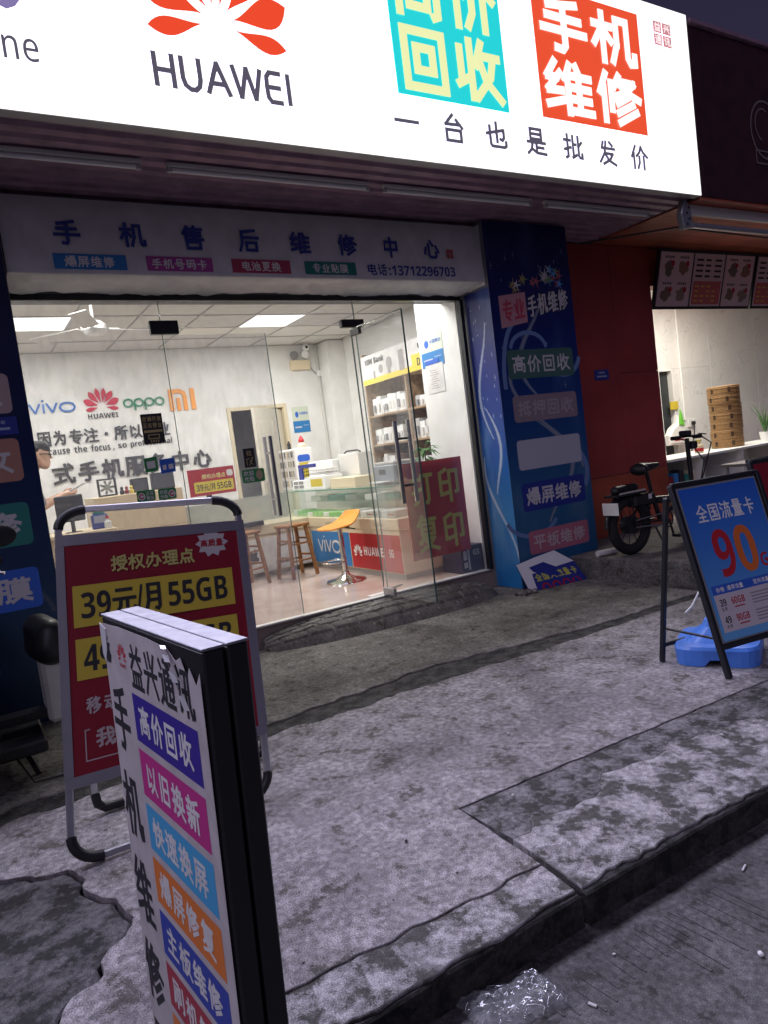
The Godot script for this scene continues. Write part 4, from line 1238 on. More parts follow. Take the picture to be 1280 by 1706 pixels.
func build_soffit_and_banner() -> void:
	var s := thing("canopy_soffit", "dark red ribbed metal soffit under the glowing sign", "soffit", Vector3(1.7, 2.9, 0.5))
	for k in 10:
		var z := -0.1 + k * 0.12
		var mb := MB.new()
		mb.prism(PackedVector2Array([Vector2(0, 0.012), Vector2(0.02, 0.0), Vector2(0.085, 0.0), Vector2(0.1, 0.02), Vector2(0.118, 0.02), Vector2(0.118, 0.03), Vector2(0, 0.03)]), Vector3(0, 2.893, z), Vector3.BACK, Vector3.UP, Vector3.RIGHT, -2.9, 5.6)
		part("soffit_strip", mb, M.soffit, s)
	var names := ["unlit tube lamp under the soffit, first from the left edge", "unlit tube lamp under the soffit above the first banner characters", "unlit tube lamp under the soffit above the banner's right half", "unlit tube lamp under the soffit beside the red wall"]
	var runs := [[-0.15, 1.15], [1.29, 2.61], [2.72, 4.05], [4.19, 5.41]]
	for k in 4:
		var l := thing("tube_lamp", names[k], "tube lamp", Vector3(runs[k][0], 2.85, 0.83), "unlit tube lamps under the soffit")
		pbox("batten", Vector3(runs[k][0], 2.868, 0.81), Vector3(runs[k][1], 2.892, 0.85), M.offwhite, l, 0.003)
		ptube("tube", [Vector3(runs[k][0] + 0.03, 2.853, 0.83), Vector3(runs[k][1] - 0.03, 2.853, 0.83)], 0.013, M.white, l, 10)
		for x: float in [runs[k][0], runs[k][1] - 0.03]:
			pbox("lamp_holder", Vector3(x, 2.838, 0.815), Vector3(x + 0.029, 2.8675, 0.845), M.mid, l, 0.003)
	# cloth banner wrapped round the lintel box
	var b := thing("cloth_banner", "creased white cloth banner with blue characters above the glass doors", "banner", Vector3(2.2, 2.37, 0.3))
	var f := FastNoiseLite.new()
	f.seed = 5
	f.frequency = 0.9
	f.fractal_octaves = 3
	var mb := MB.new()
	var nx := 160
	var prof := [Vector2(2.86, 0.3), Vector2(2.74, 0.335), Vector2(2.64, 0.34), Vector2(2.54, 0.345), Vector2(2.46, 0.352), Vector2(2.412, 0.354), Vector2(2.402, 0.345), Vector2(2.395, 0.24), Vector2(2.385, 0.16), Vector2(2.376, 0.1), Vector2(2.372, 0.04)]
	var grid := []
	for i in nx + 1:
		var x := lerpf(0.45, 3.93, float(i) / nx)
		var col := []
		for j in prof.size():
			var a := 0.004 + 0.014 * float(j > 6) + 0.004 * float(j < 2)
			var d := f.get_noise_2d(x * 1.5 + j * 0.25, j * 0.5) * a + f.get_noise_2d(x * 6.0 + j * 1.2, j * 0.8) * a * 0.9 * float(j > 6 or x > 3.2)
			col.append(Vector3(x, prof[j].x + (d if j > 5 else 0.0), prof[j].y + (d if j <= 5 else 0.0)))
		grid.append(col)
	var nrm := func(i: int, j: int) -> Vector3:
		var a: Vector3 = grid[mini(i + 1, nx)][j] - grid[maxi(i - 1, 0)][j]
		var c: Vector3 = grid[i][mini(j + 1, prof.size() - 1)] - grid[i][maxi(j - 1, 0)]
		return c.cross(a).normalized()
	for i in nx:
		for j in prof.size() - 1:
			var n1: Vector3 = nrm.call(i, j)
			var n2: Vector3 = nrm.call(i + 1, j)
			var n3: Vector3 = nrm.call(i + 1, j + 1)
			var n4: Vector3 = nrm.call(i, j + 1)
			mb.tri3(grid[i][j], grid[i + 1][j], grid[i + 1][j + 1], n1, n2, n3)
			mb.tri3(grid[i][j], grid[i + 1][j + 1], grid[i][j + 1], n1, n3, n4)
	part("cloth", mb, M.cloth, b)
	pbox("cloth_end", Vector3(3.9305, 2.38, 0.05), Vector3(3.9335, 2.86, 0.34), M.cloth, b)
	pbox("carrier", Vector3(0.46, 2.42, 0.031), Vector3(3.92, 2.87, 0.29), M.wall_out, b)
	var q := fr4(Vector3(0.45, 2.415, 0.357), Vector3(3.93, 2.415, 0.357), Vector3(0.45, 2.74, 0.347), Vector3(3.93, 2.74, 0.347))
	mb = MB.new()
	for k in 8:
		glyph(mb, q, "手机售后维修中心"[k], 0.27 + k * 0.376, 0.155, 0.15, 0.15, 0.02, 0.0015)
	words(mb, q, "电话", 2.36, 0.018, 0.085, 0.085, 0.095, 0.01, 0.0015)
	latin(mb, q, ":13712296703", 2.56, 0.02, 0.62, 0.075, true, 0.0015)
	part("lettering", mb, mt(0.03, 0.05, 0.28, 0.6), b)
	var cols := [M.vivo, mt(0.4, 0.06, 0.3, 0.6), mt(0.42, 0.05, 0.1, 0.6), M.teal]
	var tx := ["爆屏维修", "手机号码卡", "电池更换", "专业贴膜"]
	var xs := [[0.25, 0.66], [0.78, 1.2], [1.33, 1.75], [1.86, 2.27]]
	for k in 4:
		mb = MB.new()
		rect(mb, q, xs[k][0], 0.015, xs[k][1], 0.105, 0.0012)
		var pl := part("plaque", mb, cols[k], b)
		mb = MB.new()
		var nn: int = tx[k].length()
		words(mb, q, tx[k], (xs[k][0] + xs[k][1]) / 2.0 - nn * 0.036, 0.028, 0.062, 0.064, 0.072, 0.008, 0.002)
		part("lettering", mb, M.paper, pl)
	mb = MB.new()
	for k in 4:
		rect(mb, q, 3.12 + 0.034 * (k % 2), 0.2 - 0.036 * (k / 2), 3.15 + 0.034 * (k % 2), 0.232 - 0.036 * (k / 2), 0.0012)
	part("seal", mb, mt(0.5, 0.1, 0.12, 0.6), b)

func plaque(f: Dictionary, parent: Node3D, x0: float, y0: float, x1: float, y1: float, m: Material, s: String, ink: Material, sw := 0.014) -> void:
	var mb := MB.new()
	rect(mb, f, x0, y0, x1, y1, 0.001, 0.0, 0.03)
	var p := part("plaque", mb, m, parent)
	if s == "":
		return
	mb = MB.new()
	var n := s.length()
	var pitch := (x1 - x0 - 0.08) / n
	words(mb, f, s, x0 + 0.04 + pitch * 0.06, y0 + (y1 - y0) * 0.2, pitch * 0.88, (y1 - y0) * 0.6, pitch, sw, 0.002)
	part("lettering", mb, ink, p)

func uvquad(f: Dictionary, lift: float) -> MB:
	var mb := MB.new()
	mb.quad(at(f, 0, 0, lift), at(f, f.w, 0, lift), at(f, f.w, f.h, lift), at(f, 0, f.h, lift), f.n)
	return mb

func build_posters() -> void:
	var g1 := mt(1, 1, 1, 0.4)
	g1.albedo_texture = galaxy(41, 192, 640)
	g1.albedo_color = Color(0.6, 0.6, 0.62)
	var p := thing("pillar_poster", "blue starry service poster covering the pillar between shop and red wall", "poster", Vector3(4.4, G, 0.385))
	var f := fr(Vector3(3.932, G + 0.01, 0.384), Vector3.RIGHT, Vector3.UP, 0.936, 3.02)
	part("sheet", uvquad(f, 0.0), g1, p)
	var f2 := fr(Vector3(3.931, G + 0.01, 0.064), Vector3.BACK, Vector3.UP, 0.318, 2.5)
	f2.n = Vector3.LEFT
	var g2 := mt(1, 1, 1, 0.35)
	g2.albedo_texture = galaxy(57, 96, 640)
	g2.albedo_color = Color(0.85, 0.85, 0.88)
	part("side_sheet", uvquad(f2, 0.001), g2, p)
	var ox := -3.932
	var oy := -(G + 0.01)
	var w := mt(0.55, 0.54, 0.55, 0.5)
	# title with its outline
	var ft := fr4(Vector3(4.03, 2.04, 0.3845), Vector3(4.82, 2.17, 0.3845), Vector3(4.03, 2.26, 0.3845), Vector3(4.82, 2.36, 0.3845))
	var mb := MB.new()
	rect(mb, ft, -0.01, -0.02, 0.29, ft.h + 0.02, 0.0006)
	part("title_ground", mb, mt(0.5, 0.25, 0.28, 0.5), p)
	mb = MB.new()
	words(mb, ft, "专业", 0.02, 0.02, 0.115, ft.h - 0.04, 0.13, 0.02, 0.0014)
	part("lettering", mb, mt(0.5, 0.06, 0.1, 0.5), p)
	mb = MB.new()
	words(mb, ft, "手机维修", 0.3, 0.01, 0.11, ft.h - 0.02, 0.124, 0.033, 0.0008)
	part("lettering_outline", mb, M.ink, p)
	mb = MB.new()
	words(mb, ft, "手机维修", 0.3, 0.01, 0.11, ft.h - 0.02, 0.124, 0.018, 0.003)
	part("lettering", mb, w, p)
	# pale swirls of the print
	var pale := mt(0.13, 0.22, 0.42, 0.5)
	for e: Array in [[0.36, 1.98, 0.2, 0.14, 10, 170, 0.05], [0.28, 1.72, 0.22, 0.5, 95, 185, 0.06], [0.75, 1.95, 0.2, 0.2, 250, 340, 0.06], [0.3, 0.9, 0.6, 0.36, -20, 60, 0.07], [0.2, 0.62, 0.3, 0.2, 200, 330, 0.05]]:
		mb = MB.new()
		stroke(mb, f, arc(e[0], e[1], e[2], e[3], e[4], e[5], 18), e[6] * 0.7, 0.0004)
		part("swirl", mb, pale, p)
	var burst_red := mt(0.4, 0.12, 0.14)
	var burst_green := mt(0.16, 0.3, 0.12)
	var burst_gold := mt(0.4, 0.3, 0.1)
	# burst of colour over the title
	rng.seed = 9
	for k in 22:
		mb = MB.new()
		var cx := rng.randf_range(4.08, 4.78)
		var cy := 2.3 + (cx - 4.08) * 0.12 + rng.randf() * 0.16
		var sp := PackedVector2Array()
		for i in 10:
			var rr := rng.randf_range(0.035, 0.075) if i % 2 == 0 else rng.randf_range(0.008, 0.02)
			sp.append(Vector2(cx + ox + cos(TAU * i / 10.0) * rr, cy + oy + sin(TAU * i / 10.0) * rr))
		poly(mb, f, sp, 0.001 + k * 0.0001)
		part("burst", mb, [burst_red, w, burst_green, burst_gold, M.skyblue][k % 5], p)
	plaque(f, p, 4.04 + ox, 1.6 + oy, 4.8 + ox, 1.84 + oy, mt(0.05, 0.13, 0.11, 0.5), "高价回收", w, 0.017)
	plaque(f, p, 4.05 + ox, 1.24 + oy, 4.79 + ox, 1.46 + oy, mt(0.25, 0.19, 0.22, 0.5), "抵押回收", mt(0.36, 0.31, 0.34, 0.5), 0.017)
	plaque(f, p, 4.04 + ox, 0.84 + oy, 4.78 + ox, 1.09 + oy, mt(0.42, 0.44, 0.5, 0.5), "", w)
	plaque(f, p, 4.04 + ox, 0.49 + oy, 4.78 + ox, 0.73 + oy, M.navy, "爆屏维修", w, 0.019)
	plaque(f, p, 4.06 + ox, 0.12 + oy, 4.77 + ox, 0.32 + oy, mt(0.42, 0.14, 0.2, 0.5), "平板维修", mt(0.5, 0.4, 0.42, 0.5), 0.016)
	# left pillar
	p = thing("pillar_poster", "blue and grey service poster on the pillar behind the scooter", "poster", Vector3(0.0, G, 0.385))
	f = fr(Vector3(-0.8, G + 0.01, 0.384), Vector3.RIGHT, Vector3.UP, 1.236, 3.02)
	var g3 := mt(1, 1, 1, 0.4)
	g3.albedo_texture = galaxy(77, 192, 640)
	g3.albedo_color = Color(0.34, 0.36, 0.4)
	part("sheet", uvquad(f, 0.0), g3, p)
	ox = 0.8
	plaque(f, p, -0.5 + ox, 0.88 + oy, 0.355 + ox, 1.12 + oy, M.teal, "爆屏维修", w, 0.02)
	plaque(f, p, -0.5 + ox, 0.52 + oy, 0.35 + ox, 0.75 + oy, M.blue, "专业贴膜", w, 0.02)
	plaque(f, p, -0.5 + ox, 1.24 + oy, 0.36 + ox, 1.48 + oy, mt(0.4, 0.2, 0.15, 0.5), "高价回收", w, 0.02)
	plaque(f, p, -0.5 + ox, 1.62 + oy, 0.36 + ox, 1.84 + oy, mt(0.4, 0.3, 0.3, 0.5), "抵押回收", w, 0.02)
	# small blue address plates
	for e: Array in [[Vector3(0.16, 1.5, 0.386), 0.21, "small blue address plate on the left pillar poster"], [Vector3(5.48, 1.57, 0.001), 0.2, "small blue address plate on the red wall"]]:
		var t := thing("address_plate", e[2], "plate", e[0])
		var q := fr(e[0], Vector3.RIGHT, Vector3.UP, e[1], 0.1)
		mb = MB.new()
		rect(mb, q, 0, 0, e[1], 0.1, 0.004, 0.004)
		part("plate", mb, M.navy, t)
		mb = MB.new()
		words(mb, q, "中国移动", 0.05, 0.06, 0.022, 0.022, 0.026, 0.003, 0.0045)
		rect(mb, q, 0.03, 0.028, 0.17, 0.042, 0.0045)
		part("lettering", mb, mt(0.35, 0.4, 0.55), t)
	# cardboard poster leaning at the pillar's foot
	var c := thing("leaning_poster_board", "bent blue and silver poster board leaning at the pillar foot", "poster board", Vector3(4.1, G, 0.5))
	var bl := Vector3(3.9, G + 0.001, 0.5)
	var br := Vector3(4.47, G + 0.001, 0.58)
	var q2 := fr4(bl, br, Vector3(3.83, 0.15, 0.4), Vector3(4.37, 0.16, 0.44))
	mb = MB.new()
	poly(mb, q2, PackedVector2Array([Vector2(0, 0), Vector2(0.57, 0), Vector2(0.56, 0.19), Vector2(0.44, 0.31), Vector2(0.22, 0.29), Vector2(0.0, 0.26)]), 0.004, 0.006)
	part("board", mb, M.navy, c)
	mb = MB.new()
	poly(mb, q2, PackedVector2Array([Vector2(0.0, 0.005), Vector2(0.07, 0.002), Vector2(0.1, 0.15), Vector2(0.56, 0.18), Vector2(0.44, 0.308), Vector2(0.22, 0.288), Vector2(0.002, 0.258)]), 0.008, 0.003)
	part("silver_back", mb, M.sheet, c)
	mb = MB.new()
	words(mb, q2, "全国大流量卡", 0.11, 0.075, 0.06, 0.065, 0.072, 0.009, 0.0085)
	part("lettering", mb, M.lime, c)
	mb = MB.new()
	for k in 4:
		stroke(mb, q2, arc(0.17 + k * 0.1, 0.0, 0.035, 0.045, 0, 180), 0.014, 0.007)
	part("numerals", mb, M.red, c)
	# broken mortar at the pillar's foot
	rng.seed = 12
	for k in 6:
		var r := thing("mortar_lump", ORD[k] + " mortar lump from the ramp along the pillar foot", "rubble", Vector3(3.8 + k * 0.018, G, 0.42 + 0.03 * k), "mortar lumps at the pillar foot")
		mb = MB.new()
		var q := Basis.from_euler(Vector3(rng.randf(), rng.randf() * 3.0, rng.randf()))
		var sz := rng.randf_range(0.03, 0.055)
		mb.box(Vector3(3.74 + 0.03 * k + rng.randf() * 0.02, G + sz * 0.35, 0.5 + 0.03 * (k % 3)), Vector3(sz, sz * 0.7, sz * 1.1), sz * 0.3, q)
		part("lump", mb, M.concrete_patch, r)
	var roll := thing("paper_roll", "white rolled paper lying on the step beside the leaning poster board", "paper roll", Vector3(4.55, 0.03, 0.62))
	ptube("roll", [Vector3(4.55, 0.058, 0.66), Vector3(4.74, 0.058, 0.7)], 0.027, M.paper, roll, 10)

func build_neighbour() -> void:
	var b := thing("eatery_building", "eatery with red panelled wall and white marble-print room beside the phone shop", "building", Vector3(7.5, G, -1.0))
	pbox("wall_core", Vector3(4.872, G - 0.1, -0.25), Vector3(6.43, 2.88, -0.012), M.wall_out, b)
	pbox("wall_panel", Vector3(4.873, 0.625, -0.0115), Vector3(5.845, 2.88, 0.0), M.red_wall, b, 0.002)
	pbox("wall_panel", Vector3(5.851, 0.625, -0.0115), Vector3(6.44, 1.62, 0.001), M.red_wall, b, 0.002)
	pbox("wall_panel", Vector3(5.851, 1.624, -0.0115), Vector3(6.44, 2.88, 0.0), M.red_wall, b, 0.002)
	pbox("wall_panel", Vector3(4.873, 0.03, -0.0115), Vector3(5.845, 0.619, 0.0005), M.orange_wall, b, 0.002)
	pbox("wall_panel", Vector3(5.851, 0.03, -0.0115), Vector3(6.44, 0.619, 0.0), M.orange_wall, b, 0.002)
	pbox("wall_return", Vector3(6.3, 0.03, -1.8), Vector3(6.435, 2.88, -0.251), M.marble, b)
	pbox("lintel", Vector3(6.436, 2.5, -0.2), Vector3(13, 2.88, -0.03), M.orange_wall, b)
	for k in 6:
		var x := 6.436 + k * 1.2
		if k != 2:
			pbox("marble_panel", Vector3(x + 0.002, 0.03, -1.83), Vector3(x + 1.198, 2.8, -1.8), M.marble, b, 0.002)
	pbox("marble_panel", Vector3(8.838, 1.81, -1.83), Vector3(10.034, 2.8, -1.8), M.marble, b, 0.002)
	pbox("marble_panel", Vector3(9.13, 0.03, -1.83), Vector3(10.034, 1.808, -1.8), M.marble, b, 0.002)
	pbox("back_core", Vector3(6.3, G, -2.9), Vector3(13.6, 2.9, -2.8), M.wall_out, b)
	pbox("right_wall", Vector3(13.4, 0.03, -2.8), Vector3(13.6, 2.88, 0.0), M.marble, b)
	pbox("ceiling", Vector3(6.3, 2.8, -2.79), Vector3(13.4, 2.875, -0.201), M.plaster, b)
	pbox("floor", Vector3(6.3, G, -2.79), Vector3(13.4, 0.029, -0.1), M.tile, b)
	pbox("upper_wall", Vector3(5.6205, 2.93, -0.24), Vector3(13.4, 4.1, 0.1), M.wall_out, b)
	# dark doorway in the back wall
	var dm := MB.new()
	dm.b2(Vector3(8.84, 0.03, -1.9), Vector3(9.1, 1.78, -1.87))
	part("door", dm, mt(0.03, 0.035, 0.04, 0.5), b)
	pbox("door_trim", Vector3(9.1, 0.03, -1.88), Vector3(9.128, 1.808, -1.79), M.white, b, 0.002)
	pbox("door_trim", Vector3(8.838, 1.782, -1.88), Vector3(9.0995, 1.808, -1.791), M.white, b, 0.002)
	ptube("conduit", [Vector3(9.3, 1.05, -1.785), Vector3(9.3, 2.79, -1.785)], 0.018, M.white, b)
	# sign and soffit over it
	var s := thing("eatery_sign", "dark unlit sign board with pale round emblem right of the glowing sign", "sign", Vector3(7.4, 2.9, 1.1))
	pbox("sign_board", Vector3(5.66, 2.9, 0.98), Vector3(10, 4.28, 1.17), M.dark_sign, s, 0.01)
	pbox("sign_edge", Vector3(5.66, 4.281, 0.98), Vector3(10, 4.32, 1.2), M.soffit, s, 0.005)
	var f := fr(Vector3(6.2, 3.2, 1.172), Vector3.RIGHT, Vector3.UP, 0.8, 0.8)
	var mb := MB.new()
	stroke(mb, f, arc(0.47, 0.36, 0.22, 0.25, 0, 360, 30), 0.018, 0.002)
	stroke(mb, f, arc(0.44, 0.4, 0.12, 0.14, 60, 250, 14), 0.014, 0.003)
	stroke(mb, f, pts2([0.3,0.06,0.64,0.06,0.64,0.17,0.3,0.17,0.3,0.06], 0, 0, 1.0), 0.014, 0.004)
	part("emblem", mb, M.faint, s)
	var so := thing("eatery_soffit", "orange soffit boards under the dark eatery sign", "soffit", Vector3(7.5, 2.88, 0.5))
	for k in 6:
		pbox("soffit_board", Vector3(5.63, 2.885, -0.02 + k * 0.2), Vector3(10, 2.899, 0.176 + k * 0.2), M.orange_wall, so, 0.003)
	var a := thing("awning_arm", "grey folded awning arm on a holed bracket at the sign's corner", "awning arm", Vector3(5.7, 2.75, 1.1))
	mb = MB.new()
	mb.prism(PackedVector2Array([Vector2(0, 0), Vector2(0.12, 0.02), Vector2(0.1, 0.2), Vector2(0.02, 0.24), Vector2(-0.03, 0.12)]), Vector3(5.5, 2.66, 1.05), Vector3.RIGHT, Vector3.UP, Vector3.BACK, 0.0, 0.05, 0.006)
	part("bracket", mb, M.grey_metal, a)
	for k in 4:
		mb = MB.new()
		mb.lathe([Vector2(0.0, 0.0), Vector2(0.011, 0.0), Vector2(0.011, 0.004), Vector2(0, 0.004)], Vector3(5.54 + 0.03 * (k % 2), 2.7 + 0.045 * k, 1.1005), Basis(Vector3.RIGHT, PI / 2), 10)
		part("bolt_hole", mb, M.black, a)
	ptube("arm_tube", [Vector3(5.6, 2.7, 1.08), Vector3(9.5, 2.68, 1.08)], 0.025, M.alu, a, 12)
	ptube("arm_wire", [Vector3(4.9, 2.7, 0.5), Vector3(5.55, 2.71, 0.98), Vector3(9.5, 2.63, 1.0)], 0.008, M.black, a)
	pbox("front_rail", Vector3(5.64, 2.8, 1.02), Vector3(10, 2.884, 1.06), M.offwhite, a, 0.006)
	# lamp of the eatery
	var l := thing("ceiling_light", "white ceiling panel lighting the eatery room", "ceiling light", Vector3(8.3, 2.79, -0.55))
	pbox("light_frame", Vector3(7.6, 2.775, -0.85), Vector3(9.0, 2.7995, -0.25), M.white, l, 0.003)
	mb = MB.new()
	mb.b2(Vector3(7.63, 2.77, -0.82), Vector3(8.97, 2.7748, -0.28))
	part("light_panel", mb, glow(1, 0.99, 0.95, 1.5), l)
	area(Vector2(1.3, 0.5), Vector3(8.3, 2.766, -0.55), Basis(Vector3.RIGHT, -PI / 2), 8.0, Color(1, 0.98, 0.92), l)
	# menu boards, tilted down
	for k in 2:
		var x0 := 6.45 + k * 1.72
		var x1 := x0 + 1.69
		var mn := thing("menu_board", ["pink menu board with food pictures over the eatery opening", "red menu board cut by the picture's right edge"][k], "menu board", Vector3(x0, 2.25, 0.0), "tilted menu boards")
		var q := fr4(Vector3(x0, 2.25, 0.0), Vector3(x1, 2.25, 0.0), Vector3(x0, 2.83, 0.15), Vector3(x1, 2.83, 0.15))
		mb = MB.new()
		rect(mb, q, 0, 0, q.w, q.h, 0.0, 0.03)
		part("menu_frame", mb, M.black, mn)
		for c in 3:
			mb = MB.new()
			var a0 := 0.03 + c * 0.555
			rect(mb, q, a0, 0.03, a0 + 0.53, q.h - 0.03, 0.004, 0.003)
			var pn := part("menu_panel", mb, mt(0.68, 0.5, 0.52, 0.4) if (c + k) % 2 == 0 else mt(0.62, 0.46, 0.48, 0.4), mn)
			if (c + k) % 2 == 0:
				for d in 4:
					mb = MB.new()
					var dish := PackedVector2Array()
					for i in 14:
						var rr := rng.randf_range(0.055, 0.1)
						dish.append(Vector2(a0 + 0.14 + 0.24 * (d % 2) + cos(TAU * i / 14.0) * rr, 0.15 + 0.26 * (d / 2) + sin(TAU * i / 14.0) * rr * 0.9))
					poly(mb, q, dish, 0.0046)
					part("food_picture", mb, [mt(0.2, 0.13, 0.1), mt(0.28, 0.2, 0.16), mt(0.16, 0.13, 0.11), mt(0.25, 0.15, 0.1)][d], pn)
					mb = MB.new()
					poly(mb, q, arc(a0 + 0.2 + 0.24 * (d % 2), 0.2 + 0.26 * (d / 2), 0.03, 0.03, 0, 350), 0.0052)
					part("price_spot", mb, mt(0.4, 0.04, 0.05), pn)
					mb = MB.new()
					for e in 5:
						rect(mb, q, a0 + 0.07 + 0.24 * (d % 2) + e * 0.03, 0.25 + 0.26 * (d / 2), a0 + 0.09 + 0.24 * (d % 2) + e * 0.03, 0.272 + 0.26 * (d / 2), 0.0046)
					part("caption", mb, M.ink, pn)
			else:
				mb = MB.new()
				rect(mb, q, a0 + 0.02, 0.05, a0 + 0.51, 0.29, 0.0046)
				part("red_block", mb, mt(0.5, 0.12, 0.12), pn)
				mb = MB.new()
				for e in 4:
					for g in 4:
						if (e * 3 + g) % 5 != 2:
							rect(mb, q, a0 + 0.06 + g * 0.1, 0.08 + e * 0.05, a0 + 0.12 + g * 0.1, 0.095 + e * 0.05, 0.0052)
				part("price_lines", mb, M.yellow, pn)
				mb = MB.new()
				for e in 4:
					for g in 3:
						rect(mb, q, a0 + 0.04 + g * 0.16, 0.33 + e * 0.055, a0 + 0.16 + g * 0.16 - 0.03 * (g % 2), 0.352 + e * 0.055, 0.0046)
				part("caption", mb, M.ink, pn)
	# counter, steamers and the things about them
	var c := thing("eatery_counter", "white counter with open shelves under the bamboo steamers", "counter", Vector3(8.2, 0.03, -0.6))
	pbox("counter_top", Vector3(6.75, 0.62, -0.95), Vector3(11, 0.65, -0.3), M.white, c, 0.004)
	for x: float in [6.78, 7.5, 8.3, 9.4, 10.6]:
		pbox("upright", Vector3(x, 0.03, -0.92), Vector3(x + 0.04, 0.6195, -0.33), M.offwhite, c)
	pbox("shelf", Vector3(6.8205, 0.3, -0.92), Vector3(7.4995, 0.32, -0.33), M.white, c)
	pbox("shelf", Vector3(7.5405, 0.3, -0.92), Vector3(8.2995, 0.32, -0.33), M.white, c)
	pbox("back_panel", Vector3(6.8, 0.03, -0.945), Vector3(10.6, 0.619, -0.9205), M.white, c)
	pbox("splash_panel", Vector3(6.76, 0.6505, -0.94), Vector3(7.6, 0.95, -0.92), M.white, c)
	var cols := [M.deepred, M.vivo, M.ink, M.teal, M.cream]
	var boxn := ["dark red packet", "blue packet", "black packet", "teal packet", "cream packet"]
	for k in 5:
		var t := thing("shelf_packet", boxn[k] + " on the open shelf of the eatery counter", "packet", Vector3(7.0 + k * 0.1, 0.32, -0.5), "packets on the eatery shelf")
		pbox("packet", Vector3(7.0 + k * 0.1, 0.3205, -0.55), Vector3(7.08 + k * 0.1, 0.44 + 0.03 * (k % 3), -0.42), cols[k], t, 0.004)
	rng.seed = 3
	for k in 7:
		var t := thing("bamboo_steamer", ["bottom bamboo steamer of the tall stack", "second bamboo steamer from the bottom of the stack", "third bamboo steamer from the bottom of the stack", "middle bamboo steamer of the tall stack", "third bamboo steamer from the top of the stack", "second bamboo steamer from the top of the stack", "top bamboo steamer of the tall stack with its lid"][k], "steamer", Vector3(8.5, 0.651 + k * 0.111, -0.63), "stacked bamboo steamers")
		var o := Vector3(8.5 + rng.randf_range(-0.008, 0.008), 0.651 + k * 0.111, -0.63)
		mb = MB.new()
		mb.lathe([Vector2(0.0, 0.004), Vector2(0.18, 0.004), Vector2(0.185, 0.0), Vector2(0.19, 0.006), Vector2(0.19, 0.03), Vector2(0.185, 0.034), Vector2(0.19, 0.038), Vector2(0.19, 0.062), Vector2(0.185, 0.066), Vector2(0.19, 0.07), Vector2(0.19, 0.104), Vector2(0.185, 0.11), Vector2(0.0, 0.11)], o, Basis(Vector3.UP, rng.randf()), 36)
		part("hoop", mb, M.bamboo, t)
		for y: float in [0.03, 0.08]:
			mb = MB.new()
			mb.torus(o + Vector3(0, y, 0), Vector3.UP, 0.19, 0.004, 36, 5)
			part("binding", mb, M.bamboo, t)
		var an := 2.25 + rng.randf_range(-0.12, 0.12)
		for j in 3:
			mb = MB.new()
			mb.box(o + Vector3(cos(an + j * 1.1) * 0.191, 0.055, sin(an + j * 1.1) * 0.191), Vector3(0.008, 0.06, 0.035), 0.003, Basis(Vector3.UP, -an - j * 1.1))
			part("lacing", mb, M.bamboo_dark, t)
	var bag := thing("hanging_bag", "white and green plastic bag hung on the eatery wall", "bag", Vector3(9.0, 0.95, -1.72))
	mb = MB.new()
	mb.prism(PackedVector2Array([Vector2(-0.19, 0.0), Vector2(0.2, -0.02), Vector2(0.21, 0.12), Vector2(0.12, 0.3), Vector2(0.06, 0.42), Vector2(0.0, 0.3), Vector2(-0.12, 0.24), Vector2(-0.2, 0.14)]), Vector3(9.0, 0.72, -1.78), Vector3.RIGHT, Vector3.UP, Vector3.BACK, 0.0, 0.09, 0.03)
	part("bag_body", mb, M.white, bag)
	var bq := fr(Vector3(8.8, 0.72, -1.689), Vector3.RIGHT, Vector3.UP, 0.4, 0.4)
	mb = MB.new()
	rect(mb, bq, 0.1, 0.05, 0.3, 0.075, 0.0)
	rect(mb, bq, 0.13, 0.1, 0.28, 0.12, 0.0)
	part("bag_print", mb, M.red, bag)
	mb = MB.new()
	mb.prism(PackedVector2Array([Vector2(0.02, 0.28), Vector2(0.13, 0.25), Vector2(0.1, 0.4), Vector2(0.06, 0.5)]), Vector3(9.0, 0.72, -1.69), Vector3.RIGHT, Vector3.UP, Vector3.BACK, 0.0, 0.02, 0.005)
	part("bag_handle", mb, M.brightgreen, bag)
	pbox("hook_card", Vector3(9.0, 1.22, -1.7995), Vector3(9.16, 1.34, -1.77), M.yellow, bag, 0.004)
	var so2 := thing("wall_socket", "white wall socket with black plug beside the hanging bag", "socket", Vector3(9.42, 0.98, -1.79))
	pbox("plate", Vector3(9.36, 0.94, -1.7995), Vector3(9.54, 1.06, -1.775), M.white, so2, 0.006)
	pbox("plug", Vector3(9.42, 0.97, -1.7745), Vector3(9.47, 1.02, -1.73), M.black, so2, 0.006)
	ptube("plug_wire", [Vector3(9.445, 0.97, -1.745), Vector3(9.43, 0.85, -1.74), Vector3(9.36, 0.7, -1.73), Vector3(9.3, 0.5, -1.75)], 0.008, M.black, so2)
	var bt := thing("sauce_bottle", "small sauce bottle with red label on the eatery counter", "bottle", Vector3(7.6, 0.65, -0.5))
	mb = MB.new()
	mb.lathe([Vector2(0, 0), Vector2(0.05, 0), Vector2(0.05, 0.09), Vector2(0.025, 0.12), Vector2(0.025, 0.14)], Vector3(7.72, 0.651, -0.5), Basis(), 14)
	part("bottle", mb, M.cream2, bt)
	mb = MB.new()
	mb.lathe([Vector2(0.0515, 0.02), Vector2(0.0515, 0.06)], Vector3(7.72, 0.651, -0.5), Basis(), 14)
	part("bottle_label", mb, M.red, bt)
	mb = MB.new()
	mb.lathe([Vector2(0.029, 0.141), Vector2(0.029, 0.16), Vector2(0, 0.16)], Vector3(7.72, 0.651, -0.5), Basis(), 14)
	part("bottle_cap", mb, M.yellow, bt)
	var tb := thing("steel_table", "long stainless table with a dark rail in front of the eatery counter", "table", Vector3(7.6, 0.03, 0.5))
